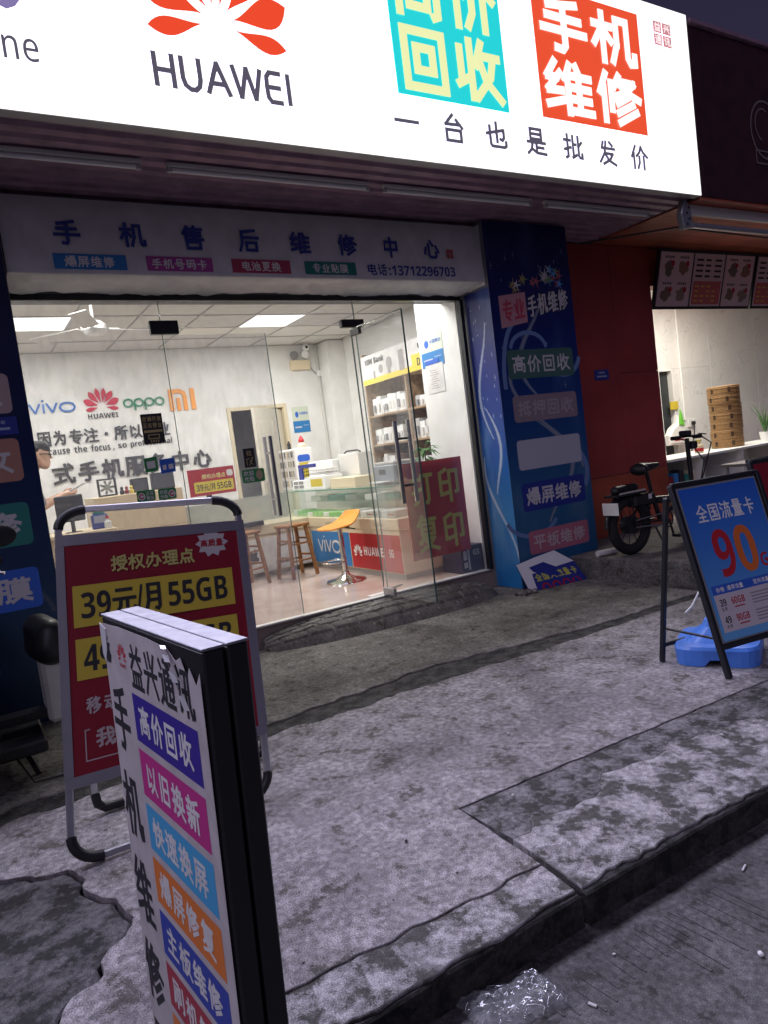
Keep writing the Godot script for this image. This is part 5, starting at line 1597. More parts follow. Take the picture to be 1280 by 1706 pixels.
	pbox("table_top", Vector3(6.9, 0.53, 0.3), Vector3(9.4, 0.56, 0.75), M.grey_metal, tb, 0.004)
	ptube("rail", [Vector3(6.6, 0.6, 0.78), Vector3(9.4, 0.62, 0.78)], 0.02, M.black, tb)
	for x: float in [6.95, 9.3]:
		for z: float in [0.34, 0.7]:
			ptube("leg", [Vector3(x, 0.031, z), Vector3(x, 0.5295, z)], 0.018, M.grey_metal, tb)
	var pl := thing("potted_plant", "small spiky potted plant on the eatery counter", "plant", Vector3(9.3, 0.65, -0.6))
	mb = MB.new()
	mb.lathe([Vector2(0, 0), Vector2(0.06, 0), Vector2(0.08, 0.12), Vector2(0.07, 0.12), Vector2(0.0, 0.11)], Vector3(9.3, 0.651, -0.6), Basis(), 16)
	part("pot", mb, M.white, pl)
	for k in 12:
		mb = MB.new()
		var an := k * 2.4
		var tip := Vector3(cos(an) * 0.16, 0.32 + 0.04 * (k % 3), sin(an) * 0.16)
		mb.tube([Vector3(9.3, 0.76, -0.6), Vector3(9.3, 0.76, -0.6) + tip * Vector3(0.4, 0.6, 0.4), Vector3(9.3, 0.76, -0.6) + tip], 0.011, 5, 0.001)
		part("leaf", mb, M.leaf, pl)

func build_interior() -> void:
	# ceiling panels that light the room: two in view, two behind the lintel
	var nm := ["square ceiling light panel left of the ceiling fan", "square ceiling light panel between the door fittings", "square ceiling light panel near the front, over the left counter", "square ceiling light panel near the front, over the stools"]
	var spots := [Vector3(0.9, 2.75, -2.55), Vector3(3.3, 2.75, -2.55), Vector3(0.9, 2.75, -0.75), Vector3(3.3, 2.75, -0.75)]
	for k in 4:
		var c: Vector3 = spots[k]
		var l := thing("ceiling_light", nm[k], "ceiling light", c, "square ceiling light panels of the phone shop")
		pbox("light_frame", c + Vector3(-0.296, 0.004, -0.296), c + Vector3(0.296, 0.02, 0.296), M.white, l, 0.003)
		var mb := MB.new()
		mb.b2(c + Vector3(-0.28, -0.006, -0.28), c + Vector3(0.28, 0.0035, 0.28))
		part("light_panel", mb, glow(1, 0.99, 0.96, 1.6), l)
		area(Vector2(0.55, 0.55), c + Vector3(0, -0.01, 0), Basis(Vector3.RIGHT, -PI / 2), 5.2 if k < 2 else 3.0, Color(1, 0.995, 0.98), l)
	# ceiling fan
	var f := thing("ceiling_fan", "white three-blade ceiling fan behind the left pane", "fan", Vector3(1.15, 2.75, -1.5))
	var c := Vector3(1.17, 2.42, -1.25)
	ptube("rod", [c + Vector3(0, 0.06, 0), c + Vector3(0, 0.31, 0)], 0.012, M.white, f)
	var mb := MB.new()
	mb.lathe([Vector2(0, -0.05), Vector2(0.07, -0.045), Vector2(0.1, -0.01), Vector2(0.1, 0.03), Vector2(0.06, 0.06), Vector2(0, 0.06)], c, Basis(), 20)
	part("motor", mb, M.white, f)
	mb = MB.new()
	mb.lathe([Vector2(0.02, 0.24), Vector2(0.06, 0.32), Vector2(0.0, 0.325)], c, Basis(), 16)
	part("canopy", mb, M.white, f)
	for k in 3:
		var q := Basis(Vector3.UP, deg_to_rad(10 + k * 120))
		mb = MB.new()
		mb.box(c + q * Vector3(0.36, 0.0, 0), Vector3(0.5, 0.008, 0.13), 0.003, q * Basis(Vector3.RIGHT, 0.2))
		var bl := part("blade", mb, M.offwhite, f)
		mb = MB.new()
		mb.bar(c + q * Vector3(0.08, 0.006, 0), c + q * Vector3(0.2, 0.007, 0), 0.03, 0.008)
		part("blade_arm", mb, M.white, bl)
	# letters and logos on the back wall
	var Z := -4.045
	var w := fr(Vector3(0, 0, Z), Vector3.RIGHT, Vector3.UP, 4.0, 3.0)
	var t := thing("wall_logo", "blue lower-case wordmark at the left of the wall logos", "logo", Vector3(1.1, 2.1, Z), "phone maker logos on the back wall")
	var k1 := 0
	for s: Array in [[0.0,1.0,0.3,0.05,0.6,1.0],[0.8,0.05,0.8,0.95],[1.0,1.0,1.3,0.05,1.6,1.0],[1.85,0.2,1.75,0.5,1.85,0.82,2.05,0.95,2.35,0.95,2.55,0.82,2.65,0.5,2.55,0.2,2.35,0.06,2.05,0.06,1.85,0.2]]:
		mb = MB.new()
		var p := PackedVector2Array()
		for j in range(0, s.size(), 2):
			p.append(Vector2(0.88 + s[j] * 0.18, 2.07 + s[j + 1] * 0.11))
		stroke(mb, w, p, 0.021, 0.014, 0.012, 0.1)
		if k1 == 1:
			rect(mb, w, 0.88 + 0.8 * 0.18 - 0.012, 2.2, 0.88 + 0.8 * 0.18 + 0.012, 2.222, 0.014, 0.012)
		k1 += 1
		part("letter", mb, mt(0.04, 0.16, 0.5, 0.4), t)
	t = thing("wall_logo", "red petal fan logo with dark word below on the back wall", "logo", Vector3(1.65, 1.95, Z), "phone maker logos on the back wall")
	mb = MB.new()
	petals(mb, w, 1.655, 2.105, 0.22, 0.014, 0.012)
	part("petals", mb, mt(0.55, 0.02, 0.06, 0.4), t)
	mb = MB.new()
	latin(mb, w, "HUAWEI", 1.48, 1.965, 0.34, 0.06, true, 0.014)
	part("word", mb, M.letter, t)
	t = thing("wall_logo", "green lower-case wordmark of four rings on the back wall", "logo", Vector3(2.1, 2.1, Z), "phone maker logos on the back wall")
	for k in 4:
		mb = MB.new()
		var cx := 1.955 + k * 0.125
		stroke(mb, w, arc(cx, 2.12, 0.05, 0.045, 0, 360, 20), 0.018, 0.014 + k * 0.0003, 0.012)
		if k in [1, 2]:
			stroke(mb, w, PackedVector2Array([Vector2(cx - 0.05, 2.12), Vector2(cx - 0.05, 2.03)]), 0.018, 0.0146, 0.012, 0.0)
		part("letter", mb, mt(0.02, 0.25, 0.12, 0.4), t)
	t = thing("wall_logo", "orange block wordmark at the right of the wall logos", "logo", Vector3(2.6, 2.0, Z), "phone maker logos on the back wall")
	mb = MB.new()
	stroke(mb, w, pts2([2.475,1.985,2.475,2.225,2.59,2.225,2.635,2.2,2.645,2.15,2.645,1.985], 0, 0, 1.0), 0.05, 0.014, 0.012, 0.0)
	part("letter", mb, M.mi, t)
	mb = MB.new()
	stroke(mb, w, pts2([2.56,1.985,2.56,2.14], 0, 0, 1.0), 0.045, 0.0142, 0.012, 0.0)
	part("letter", mb, M.mi, t)
	mb = MB.new()
	stroke(mb, w, pts2([2.745,1.985,2.745,2.25], 0, 0, 1.0), 0.055, 0.014, 0.012, 0.0)
	part("letter", mb, M.mi, t)
	t = thing("wall_slogan", "upper line of dark raised characters on the back wall", "lettering", Vector3(1.65, 1.7, Z), "dark slogan lines on the back wall")
	var l1 := "因为专注·所以专业"
	for k in l1.length():
		mb = MB.new()
		glyph(mb, w, l1[k], 0.905 + k * 0.168, 1.695, 0.15, 0.17, 0.02, 0.016, 0.014)
		part("character", mb, M.letter, t)
	t = thing("wall_slogan", "small English line between the two rows of characters", "lettering", Vector3(1.65, 1.58, Z), "dark slogan lines on the back wall")
	var x := 0.9
	for e: Array in [["Because", 0.33], ["the", 0.14], ["focus ,", 0.26], ["so", 0.1], ["professional", 0.5]]:
		mb = MB.new()
		var hh := 0.075
		latin(mb, w, e[0], x, 1.595 - (0.02 if e[0] in ["focus ,", "professional"] else 0.0), e[1], hh + (0.02 if e[0] in ["focus ,", "professional"] else (-0.02 if e[0] == "so" else 0.0)), true, 0.008)
		part("word", mb, M.letter, t)
		x += e[1] + 0.045
	t = thing("wall_slogan", "lower line of larger dark raised characters on the back wall", "lettering", Vector3(1.9, 1.25, Z), "dark slogan lines on the back wall")
	var l2 := "式手机服务中心"
	for k in l2.length():
		mb = MB.new()
		glyph(mb, w, l2[k], 1.0 + k * 0.272, 1.25, 0.235, 0.235, 0.031, 0.018, 0.016)
		part("character", mb, M.letter, t)
	# emergency light, camera, conduit
	t = thing("emergency_light", "cream emergency lamp box with two round heads high on the back wall", "emergency light", Vector3(4.28, 2.4, Z))
	pbox("case", Vector3(4.13, 2.4, -4.0495), Vector3(4.41, 2.53, -3.97), M.cream, t, 0.008)
	for xx: float in [4.19, 4.35]:
		mb = MB.new()
		mb.lathe([Vector2(0, 0), Vector2(0.05, 0.0), Vector2(0.055, 0.03), Vector2(0.035, 0.07), Vector2(0, 0.08)], Vector3(xx, 2.6, -3.96), Basis(Vector3.RIGHT, -PI / 2), 18)
		part("lamp_head", mb, M.white if xx > 4.3 else M.grey_metal, t)
	ptube("wire", [Vector3(4.41, 2.45, -4.02), Vector3(4.5, 2.35, -4.03), Vector3(4.55, 2.34, -4.03)], 0.006, M.grey, t)
	t = thing("security_camera", "small white dome camera beside the emergency lamp", "camera", Vector3(4.36, 2.66, Z))
	mb = MB.new()
	mb.ball(Vector3(4.36, 2.69, -3.94), Vector3(0.045, 0.05, 0.045))
	part("body", mb, M.white, t)
	mb = MB.new()
	mb.ball(Vector3(4.352, 2.685, -3.9), Vector3(0.018, 0.02, 0.018))
	part("lens", mb, M.ink, t)
	pbox("mount", Vector3(4.33, 2.7405, -3.98), Vector3(4.39, 2.7455, -3.9), M.white, t)
	t = thing("wall_conduit", "white cable conduit running down the back wall near the corner", "conduit", Vector3(4.5, 0, Z))
	pbox("conduit", Vector3(4.53, 0.9, -4.0495), Vector3(4.565, 2.74, -4.03), M.offwhite, t, 0.003)
	pbox("junction_box", Vector3(4.515, 2.3, -4.0295), Vector3(4.58, 2.38, -4.0), M.white, t, 0.004)
	# carrier posters
	t = thing("carrier_poster", "pale poster with blue lower half beside the inner doorway", "poster", Vector3(4.2, 1.55, Z))
	var q := fr(Vector3(4.07, 1.56, -4.048), Vector3.RIGHT, Vector3.UP, 0.25, 0.35)
	carrier(t, q)
	t = thing("carrier_poster", "pale poster with blue lower half on the right-hand shop wall", "poster", Vector3(3.91, 1.9, -0.45))
	q = fr(Vector3(3.9135, 1.86, -0.63), Vector3.BACK, Vector3.UP, 0.34, 0.3)
	carrier(t, q)
	t = thing("notice_sheet", "printed licence sheet below the poster on the right-hand wall", "notice", Vector3(3.91, 1.63, -0.45))
	q = fr(Vector3(3.9135, 1.62, -0.59), Vector3.BACK, Vector3.UP, 0.27, 0.26)
	mb = MB.new()
	rect(mb, q, 0, 0, 0.27, 0.26, 0.003, 0.003)
	part("sheet", mb, M.paper, t)
	mb = MB.new()
	for k in 9:
		rect(mb, q, 0.06 + 0.02 * (k % 2), 0.04 + k * 0.02, 0.2 - 0.02 * (k % 3), 0.046 + k * 0.02, 0.0036)
	part("print", mb, mt(0.35, 0.3, 0.3), t)
	pbox("blue_tab", Vector3(3.907, 1.882, -0.58), Vector3(3.9105, 1.92, -0.37), M.blue, t)
	# shelf unit on the right wall
	var sh := thing("shelf_unit", "wooden shelf unit with yellow header along the right wall", "shelf", Vector3(4.55, 0, -1.7))
	pbox("side_panel", Vector3(4.3, 0, -2.42), Vector3(4.835, 2.3, -2.39), M.shelf_wood, sh, 0.003)
	pbox("side_panel", Vector3(4.3, 0, -0.75), Vector3(4.835, 2.3, -0.72), M.shelf_wood, sh, 0.003)
	pbox("back_panel", Vector3(4.81, 0.02, -2.389), Vector3(4.835, 2.28, -0.751), M.shelf_wood, sh)
	pbox("divider", Vector3(4.31, 0.02, -1.56), Vector3(4.8095, 1.93, -1.535), M.shelf_wood, sh)
	for y: float in [0.5, 0.88, 1.22, 1.555]:
		for z: Array in [[-2.3885, -1.561], [-1.534, -0.7515]]:
			pbox("shelf_board", Vector3(4.305, y, z[0]), Vector3(4.8095, y + 0.022, z[1]), M.shelf_wood, sh, 0.003)
	q = fr(Vector3(4.296, 1.94, -2.42), Vector3.BACK, Vector3.UP, 1.7, 0.33)
	mb = MB.new()
	rect(mb, q, 0, 0, 1.7, 0.33, 0.0, 0.012)
	var hd := part("header", mb, M.paper, sh)
	mb = MB.new()
	rect(mb, q, 0, 0, 1.06, 0.06, 0.002)
	rect(mb, q, 1.06, 0, 1.7, 0.17, 0.002)
	part("header_band", mb, mt(0.75, 0.6, 0.08, 0.5), hd)
	mb = MB.new()
	latin(mb, q, "DUDAO.", 1.16, 0.045, 0.4, 0.08, true, 0.004)
	latin(mb, q, "10W Bank", 0.08, 0.22, 0.42, 0.07, true, 0.004)
	for k in 5:
		rect(mb, q, 1.2 + k * 0.09, 0.22, 1.25 + k * 0.09, 0.27, 0.004)
	part("lettering", mb, M.letter, hd)
	mb = MB.new()
	poly(mb, q, arc(0.42, 0.14, 0.05, 0.05, 0, 350), 0.004)
	poly(mb, q, arc(0.62, 0.17, 0.06, 0.07, 0, 350), 0.004)
	rect(mb, q, 0.58, 0.06, 0.64, 0.12, 0.0045)
	rect(mb, q, 0.82, 0.05, 0.92, 0.27, 0.004, 0.0, 0.02)
	rect(mb, q, 0.25, 0.05, 0.29, 0.14, 0.004, 0.0, 0.015)
	part("product_picture", mb, mt(0.35, 0.33, 0.33), hd)
	# boxes on the shelves, one by one
	rng.seed = 21
	var groups := [[1.577, -2.36, 8, 0.2], [1.242, -2.36, 8, 0.17], [1.242, -1.5, 5, 0.2], [0.902, -2.3, 5, 0.2], [0.902, -1.48, 5, 0.15], [1.577, -1.45, 3, 0.13]]
	var places := ["top left shelf bay", "middle left shelf bay", "middle right shelf bay", "lower left shelf bay", "lower right shelf bay", "top right shelf bay"]
	var gi := 0
	for e: Array in groups:
		var z: float = e[1]
		for k in e[2]:
			var ww := rng.randf_range(0.06, 0.095)
			var hh: float = e[3] * rng.randf_range(0.85, 1.1)
			var bx := thing("accessory_box", ORD[k] + " carton from the far end in the " + places[gi], "box", Vector3(4.45, e[0], z + ww / 2), "accessory cartons in the " + places[gi])
			pbox("carton", Vector3(4.33 + rng.randf() * 0.03, e[0] + 0.0005, z), Vector3(4.5, e[0] + hh, z + ww), M.white if gi in [0, 1] or k % 2 else [M.mid, M.grey, M.offwhite][k % 3], bx, 0.003)
			pbox("window", Vector3(4.328, e[0] + hh * 0.2, z + ww * 0.25), Vector3(4.34, e[0] + hh * 0.62, z + ww * 0.75), M.grey if k % 3 == 0 else M.offwhite, bx)
			z += ww + 0.004
		gi += 1
	for k in 4:
		var u := thing("cable_hank", ORD[k] + " dark cable from the left in the top right shelf bay", "cable", Vector3(4.6, 1.6, -0.95), "dark cables in the top right shelf bay")
		ptube("cable", [Vector3(4.5, 1.9, -1.1 + k * 0.08), Vector3(4.48, 1.75, -1.09 + k * 0.08), Vector3(4.5, 1.6, -1.12 + k * 0.08)], 0.012, M.ink, u, 6)
	# plant by the glass
	var pl := thing("money_plant", "leafy potted plant on the counter end behind the open door handle", "plant", Vector3(3.72, 0.86, -0.48))
	mb = MB.new()
	mb.lathe([Vector2(0, 0), Vector2(0.05, 0), Vector2(0.065, 0.1), Vector2(0.055, 0.1), Vector2(0, 0.09)], Vector3(3.72, 0.865, -0.5), Basis(), 16)
	part("pot", mb, M.offwhite, pl)
	ptube("stem", [Vector3(3.72, 0.95, -0.5), Vector3(3.71, 1.1, -0.48)], 0.007, M.leaf, pl)
	rng.seed = 8
	for k in 22:
		var an := k * 2.399
		var el := rng.randf_range(-0.5, 0.7)
		var d := Vector3(cos(an) * cos(el), sin(el), sin(an) * cos(el))
		var o := Vector3(3.71, 1.09 + 0.04 * sin(k * 1.3), -0.48) + d * 0.03
		var s := d.cross(Vector3.UP).normalized()
		var L := rng.randf_range(0.11, 0.17)
		mb = MB.new()
		var n := s.cross(d).normalized()
		var droop := Vector3(0, -0.04, 0)
		var m0 := o + d * L * 0.5 + Vector3(0, 0.012, 0)
		mb.tri(o, m0 + s * 0.02, m0 + n * 0.004, n)
		mb.tri(o, m0 - s * 0.02, m0 + n * 0.004, n)
		mb.tri(m0 + s * 0.02, o + d * L + droop, m0 + n * 0.004, n)
		mb.tri(m0 - s * 0.02, o + d * L + droop, m0 + n * 0.004, n)
		part("leaf", mb, M.leaf, pl)
	# printer carton on the floor
	var pb := thing("printer_box", "purple and black printed carton on the floor by the right pane", "box", Vector3(3.75, 0, -0.25))
	pbox("carton", Vector3(3.66, 0.0005, -0.33), Vector3(3.9, 0.24, -0.05), mt(0.03, 0.02, 0.05, 0.5), pb, 0.004)
	mb = MB.new()
	q = fr(Vector3(3.6, 0.0, -0.05), Vector3.RIGHT, Vector3.UP, 0.3, 0.3)
	rect(mb, q, 0.08, 0.05, 0.12, 0.1, 0.001)
	rect(mb, q, 0.08, 0.12, 0.12, 0.2, 0.001)
	rect(mb, q, 0.13, 0.03, 0.15, 0.21, 0.0012)
	part("carton_print", mb, M.mid, pb)
	mb = MB.new()
	latin(mb, q, "GS", 0.19, 0.15, 0.07, 0.05, true, 0.001)
	part("carton_letters", mb, M.mid, pb)

func carrier(t: Node3D, q: Dictionary) -> void:
	var mb := MB.new()
	rect(mb, q, 0, 0, q.w, q.h, 0.002, 0.002)
	part("sheet", mb, mt(0.6, 0.66, 0.55, 0.5), t)
	mb = MB.new()
	rect(mb, q, 0, 0, q.w, q.h * 0.45, 0.0026)
	part("blue_half", mb, M.vivo, t)
	mb = MB.new()
	poly(mb, q, arc(q.w * 0.28, q.h * 0.7, q.w * 0.1, q.h * 0.12, 0, 345), 0.003)
	words(mb, q, "中国移动", q.w * 0.42, q.h * 0.68, q.w * 0.12, q.h * 0.12, q.w * 0.13, 0.004, 0.003)
	part("lettering", mb, M.blue, t)
	mb = MB.new()
	rect(mb, q, q.w * 0.1, q.h * 0.18, q.w * 0.5, q.h * 0.24, 0.0032)
	rect(mb, q, q.w * 0.6, q.h * 0.26, q.w * 0.9, q.h * 0.28, 0.0032)
	part("print", mb, mt(0.5, 0.55, 0.65), t)

func build_counter() -> void:
	var c := thing("display_counter", "L-shaped cream glass display counter with blue, red and white brand panels", "counter", Vector3(3.2, 0, -1.5))
	# leg along the right wall
	pbox("plinth", Vector3(3.3, 0.0005, -3.28), Vector3(3.88, 0.05, -0.4), M.mid, c)
	pbox("base", Vector3(3.265, 0.0505, -3.29), Vector3(3.9, 0.445, -0.37), M.cream, c, 0.003)
	pbox("ledge", Vector3(3.245, 0.4455, -3.3), Vector3(3.905, 0.55, -0.35), M.cream, c, 0.006)
	var fr_h := fr(Vector3(3.2645, 0, -2.2), Vector3.BACK, Vector3.UP, 1.84, 0.5)
	# blue panel and red panel
	var mb := MB.new()
	rect(mb, fr_h, 0.01, 0.06, 0.865, 0.4, 0.004, 0.003)
	var p := part("brand_panel", mb, M.vivo, c, "blue brand panel with white word")
	mb = MB.new()
	for s: Array in [[0.0,1.0,0.3,0.05,0.6,1.0],[0.8,0.05,0.8,0.95],[1.0,1.0,1.3,0.05,1.6,1.0],[1.85,0.2,1.75,0.5,1.85,0.82,2.05,0.95,2.35,0.95,2.55,0.82,2.65,0.5,2.55,0.2,2.35,0.06,2.05,0.06,1.85,0.2],[0.8,1.2,0.8,1.32]]:
		stroke(mb, fr_h, scaled(s, 0.16, 0.18, 0.185, 0.13), 0.022, 0.006, 0.0, 0.1)
	part("lettering", mb, M.white, p)
	mb = MB.new()
	rect(mb, fr_h, 0.885, 0.06, 1.82, 0.4, 0.004, 0.003)
	p = part("brand_panel", mb, M.red, c, "red brand panel with white petals")
	mb = MB.new()
	petals(mb, fr_h, 1.02, 0.2, 0.095, 0.006)
	latin(mb, fr_h, "HUAWEI", 1.14, 0.19, 0.4, 0.085, true, 0.006)
	latin(mb, fr_h, "5G", 1.62, 0.195, 0.075, 0.075, true, 0.006)
	part("lettering", mb, M.white, p)
	mb = MB.new()
	latin(mb, fr_h, "realme", 0.42, 0.475, 0.17, 0.04, false, 0.0215)
	latin(mb, fr_h, "realme", 1.42, 0.475, 0.17, 0.04, false, 0.0215)
	part("ledge_lettering", mb, mt(0.3, 0.26, 0.16), c)
	# glass case on it
	pbox("case_glass", Vector3(3.26, 0.5505, -3.28), Vector3(3.266, 0.83, -1.58), M.glass_case, c)
	pbox("case_glass", Vector3(3.26, 0.5505, -1.574), Vector3(3.266, 0.83, -0.372), M.glass_case, c)
	pbox("case_glass", Vector3(3.267, 0.5505, -0.378), Vector3(3.89, 0.83, -0.372), M.glass_case, c)
	pbox("case_top", Vector3(3.25, 0.8305, -3.29), Vector3(3.9, 0.842, -0.362), M.glass_case, c)
	pbox("case_edge", Vector3(3.2465, 0.8305, -3.29), Vector3(3.2495, 0.842, -0.362), mt(0.1, 0.3, 0.25, 0.2), c)
	pbox("case_shelf", Vector3(3.45, 0.69, -2.75), Vector3(3.88, 0.696, -0.4), M.glass_case, c)
	pbox("case_back", Vector3(3.893, 0.5505, -3.28), Vector3(3.9, 0.83, -0.38), M.offwhite, c)
	# leg along the shop's width
	pbox("base", Vector3(1.96, 0.0505, -2.78), Vector3(3.2645, 0.445, -2.22), M.cream, c, 0.003)
	pbox("ledge", Vector3(1.95, 0.4455, -2.79), Vector3(3.2445, 0.55, -2.2), M.cream, c, 0.006)
	var ff := fr(Vector3(1.96, 0, -2.2195), Vector3.RIGHT, Vector3.UP, 1.3, 0.5)
	mb = MB.new()
	rect(mb, ff, 0.02, 0.06, 1.27, 0.41, 0.004, 0.003)
	p = part("brand_panel", mb, M.paper, c, "white brand panel with dark apple shape")
	mb = MB.new()
	apple_shape(mb, ff, 0.62, 0.22, 0.075, 0.006)
	for k in 6:
		glyph(mb, ff, "手机维修中心"[k], 0.85 + k * 0.055, 0.11, 0.042, 0.042, 0.005, 0.006)
	part("lettering", mb, M.letter, p)
	pbox("case_glass", Vector3(1.97, 0.5505, -2.226), Vector3(3.259, 0.85, -2.22), M.glass_case, c)
	pbox("case_top", Vector3(1.96, 0.8505, -2.78), Vector3(3.2455, 0.86, -2.21), M.glass_case, c)
	pbox("case_back", Vector3(1.97, 0.5505, -2.77), Vector3(3.259, 0.85, -2.76), M.mid, c)
	pbox("till_plate", Vector3(2.5, 0.5505, -2.215), Vector3(2.72, 0.6, -2.15), M.ink, c, 0.004)
	# goods in the case
	rng.seed = 33
	for k in 9:
		var z := -2.7 + k * 0.13
		var t := thing("green_packet", ORD[k] + " green packet from the far end inside the glass case", "packet", Vector3(3.4, 0.55, z), "green packets in the glass case")
		pbox("packet", Vector3(3.3, 0.551, z), Vector3(3.5, 0.59 + 0.03 * rng.randf(), z + 0.1), M.brightgreen if k % 3 else M.white, t, 0.004)
	for k in 8:
		var z := -1.5 + k * 0.13
		var t := thing("white_packet", ORD[k] + " pale packet from the far end inside the near glass case", "packet", Vector3(3.4, 0.55, z), "white packets in the near glass case")
		pbox("packet", Vector3(3.3, 0.551, z), Vector3(3.5, 0.6 + 0.02 * rng.randf(), z + 0.11), [M.white, M.offwhite, M.mid][k % 3], t, 0.004)
		if k % 3 == 1:
			pbox("band", Vector3(3.298, 0.575, z + 0.005), Vector3(3.4, 0.585, z + 0.105), M.red, t)
	for k in 5:
		var t := thing("shelf_gadget", ORD[k] + " boxed gadget from the far end on the upper glass shelf", "packet", Vector3(3.6, 0.697, -2.5 + k * 0.4), "gadgets on the upper glass shelf")
		pbox("packet", Vector3(3.5, 0.697, -2.6 + k * 0.42), Vector3(3.75, 0.75, -2.35 + k * 0.42), [M.offwhite, M.teal, M.grey, M.offwhite, M.teal][k], t, 0.004)
	# organiser drawers: four high, each a drawer of its own
	var o := thing("drawer_organiser", "white parts organiser with small drawers on the display counter", "organiser", Vector3(3.45, 0.86, -2.55))
	pbox("case", Vector3(3.46, 0.8425, -3.24), Vector3(3.68, 1.32, -2.78), M.white, o, 0.005)
	for r in 4:
		for k in 2:
			var dz := -3.235 + k * 0.2275
			var dd := pbox("drawer", Vector3(3.448, 0.86 + r * 0.114, dz + 0.004), Vector3(3.4595, 0.968 + r * 0.114, dz + 0.222), mt(0.62, 0.58, 0.55), o, 0.003)
			for j in 5:
				pbox("contents", Vector3(3.4455, 0.88 + r * 0.114, dz + 0.02 + j * 0.038), Vector3(3.4478, 0.95 + r * 0.114, dz + 0.05 + j * 0.038), [M.grey, M.mid, M.letter, M.grey, M.wheat][(j + r + k) % 5], dd)
	var lab := fr(Vector3(3.465, 0.95, -2.7793), Vector3.RIGHT, Vector3.UP, 0.2, 0.32)
	mb = MB.new()
	rect(mb, lab, 0.03, 0.02, 0.17, 0.2, 0.001)
	part("label", mb, M.yellow, o)
	mb = MB.new()
	rect(mb, lab, 0.02, 0.21, 0.18, 0.29, 0.001, 0.0, 0.03)
	part("badge", mb, M.blue, o)
	mb = MB.new()
	for k in 3:
		words(mb, lab, "专业手机", 0.035, 0.03 + k * 0.04, 0.026, 0.028, 0.031, 0.004, 0.0016)
	part("lettering", mb, M.ink, o)
	# things standing on the organiser and the counter
	var g := thing("figurine", "small red and white figurine on top of the parts organiser", "figurine", Vector3(3.52, 1.32, -2.55))
	mb = MB.new()
	mb.lathe([Vector2(0, 0), Vector2(0.045, 0), Vector2(0.05, 0.03), Vector2(0.03, 0.06), Vector2(0, 0.065)], Vector3(3.6, 1.3205, -2.86), Basis(), 14)
	part("base", mb, M.cream, g)
	mb = MB.new()
	mb.lathe([Vector2(0, 0.066), Vector2(0.03, 0.066), Vector2(0.035, 0.09), Vector2(0.01, 0.14), Vector2(0, 0.15)], Vector3(3.6, 1.3205, -2.86), Basis(), 12)
	part("body", mb, M.red, g)
	g = thing("marker_pot", "black bottle on top of the parts organiser", "bottle", Vector3(3.47, 1.32, -2.66))
	mb = MB.new()
	mb.lathe([Vector2(0, 0), Vector2(0.022, 0), Vector2(0.022, 0.07), Vector2(0.012, 0.08), Vector2(0.012, 0.1), Vector2(0, 0.1)], Vector3(3.52, 1.3205, -3.05), Basis(), 12)
	part("bottle", mb, M.ink, g)
	var boxes := [[Vector3(3.36, 0.8425, -2.74), Vector3(3.54, 0.95, -2.32), M.white, "white carton beside the organiser with grey windows"],
		[Vector3(3.34, 0.8425, -2.29), Vector3(3.56, 0.98, -1.86), M.white, "white carton with yellow label on the counter"],
		[Vector3(3.38, 0.8425, -1.82), Vector3(3.62, 0.94, -1.28), M.cream, "low cream carton on the counter by the door leaf"],
		[Vector3(3.58, 0.8425, -2.72), Vector3(3.75, 1.14, -2.1), M.white, "tall white carton with yellow side at the counter's back"],
		[Vector3(3.64, 0.8425, -2.05), Vector3(3.82, 1.18, -1.62), M.offwhite, "grey carton with dark handle at the counter's back"]]
	for k in 5:
		var e: Array = boxes[k]
		var t := thing("counter_carton", e[3], "box", (e[0] + e[1]) / 2.0, "cartons on the display counter")
		var pb := pbox("carton", e[0], e[1], e[2], t, 0.004)
		var a: Vector3 = e[0]
		var bb: Vector3 = e[1]
		var dx := Vector3(-0.001, 0, 0)
		if k == 1 or k == 3:
			pbox("label", Vector3(a.x - 0.0015, lerpf(a.y, bb.y, 0.2), lerpf(a.z, bb.z, 0.2)), Vector3(a.x - 0.0002, lerpf(a.y, bb.y, 0.8 if k == 1 else 0.45), lerpf(a.z, bb.z, 0.85)), M.yellow, t)
		if k == 0:
			for j in 2:
				for r in 2:
					pbox("window", Vector3(a.x - 0.0015, a.y + 0.015 + r * 0.045, a.z + 0.04 + j * 0.14), Vector3(a.x - 0.0002, a.y + 0.05 + r * 0.045, a.z + 0.16 + j * 0.14), M.grey, t)
		if k == 4:
			ptube("handle", [Vector3(3.7, 1.185, -2.02), Vector3(3.7, 1.205, -1.96), Vector3(3.7, 1.205, -1.72), Vector3(3.7, 1.185, -1.66)], 0.008, M.ink, t)
	var pr := thing("receipt_printer", "grey office printer on the counter behind the open glass door", "printer", Vector3(3.7, 0.84, -0.9))
	pbox("printer_body", Vector3(3.5, 0.8425, -1.12), Vector3(3.84, 1.02, -0.72), mt(0.2, 0.23, 0.27, 0.4), pr, 0.01)
	pbox("printer_lid", Vector3(3.52, 1.0205, -1.1), Vector3(3.83, 1.05, -0.74), M.mid, pr, 0.008)
	pbox("printer_panel", Vector3(3.497, 0.93, -1.0), Vector3(3.4998, 0.98, -0.86), M.ink, pr)
	pbox("paper_tray", Vector3(3.4, 0.86, -1.05), Vector3(3.4995, 0.87, -0.8), M.offwhite, pr)
	var st := thing("blue_rack", "blue plastic rack holding leaflets on the counter cartons", "rack", Vector3(3.45, 0.95, -2.2))
	pbox("rack_back", Vector3(3.4, 0.9505, -2.62), Vector3(3.42, 1.08, -2.52), M.navy, st, 0.004)
	pbox("rack_arm", Vector3(3.4, 1.0805, -2.62), Vector3(3.43, 1.12, -2.2), M.navy, st, 0.004)
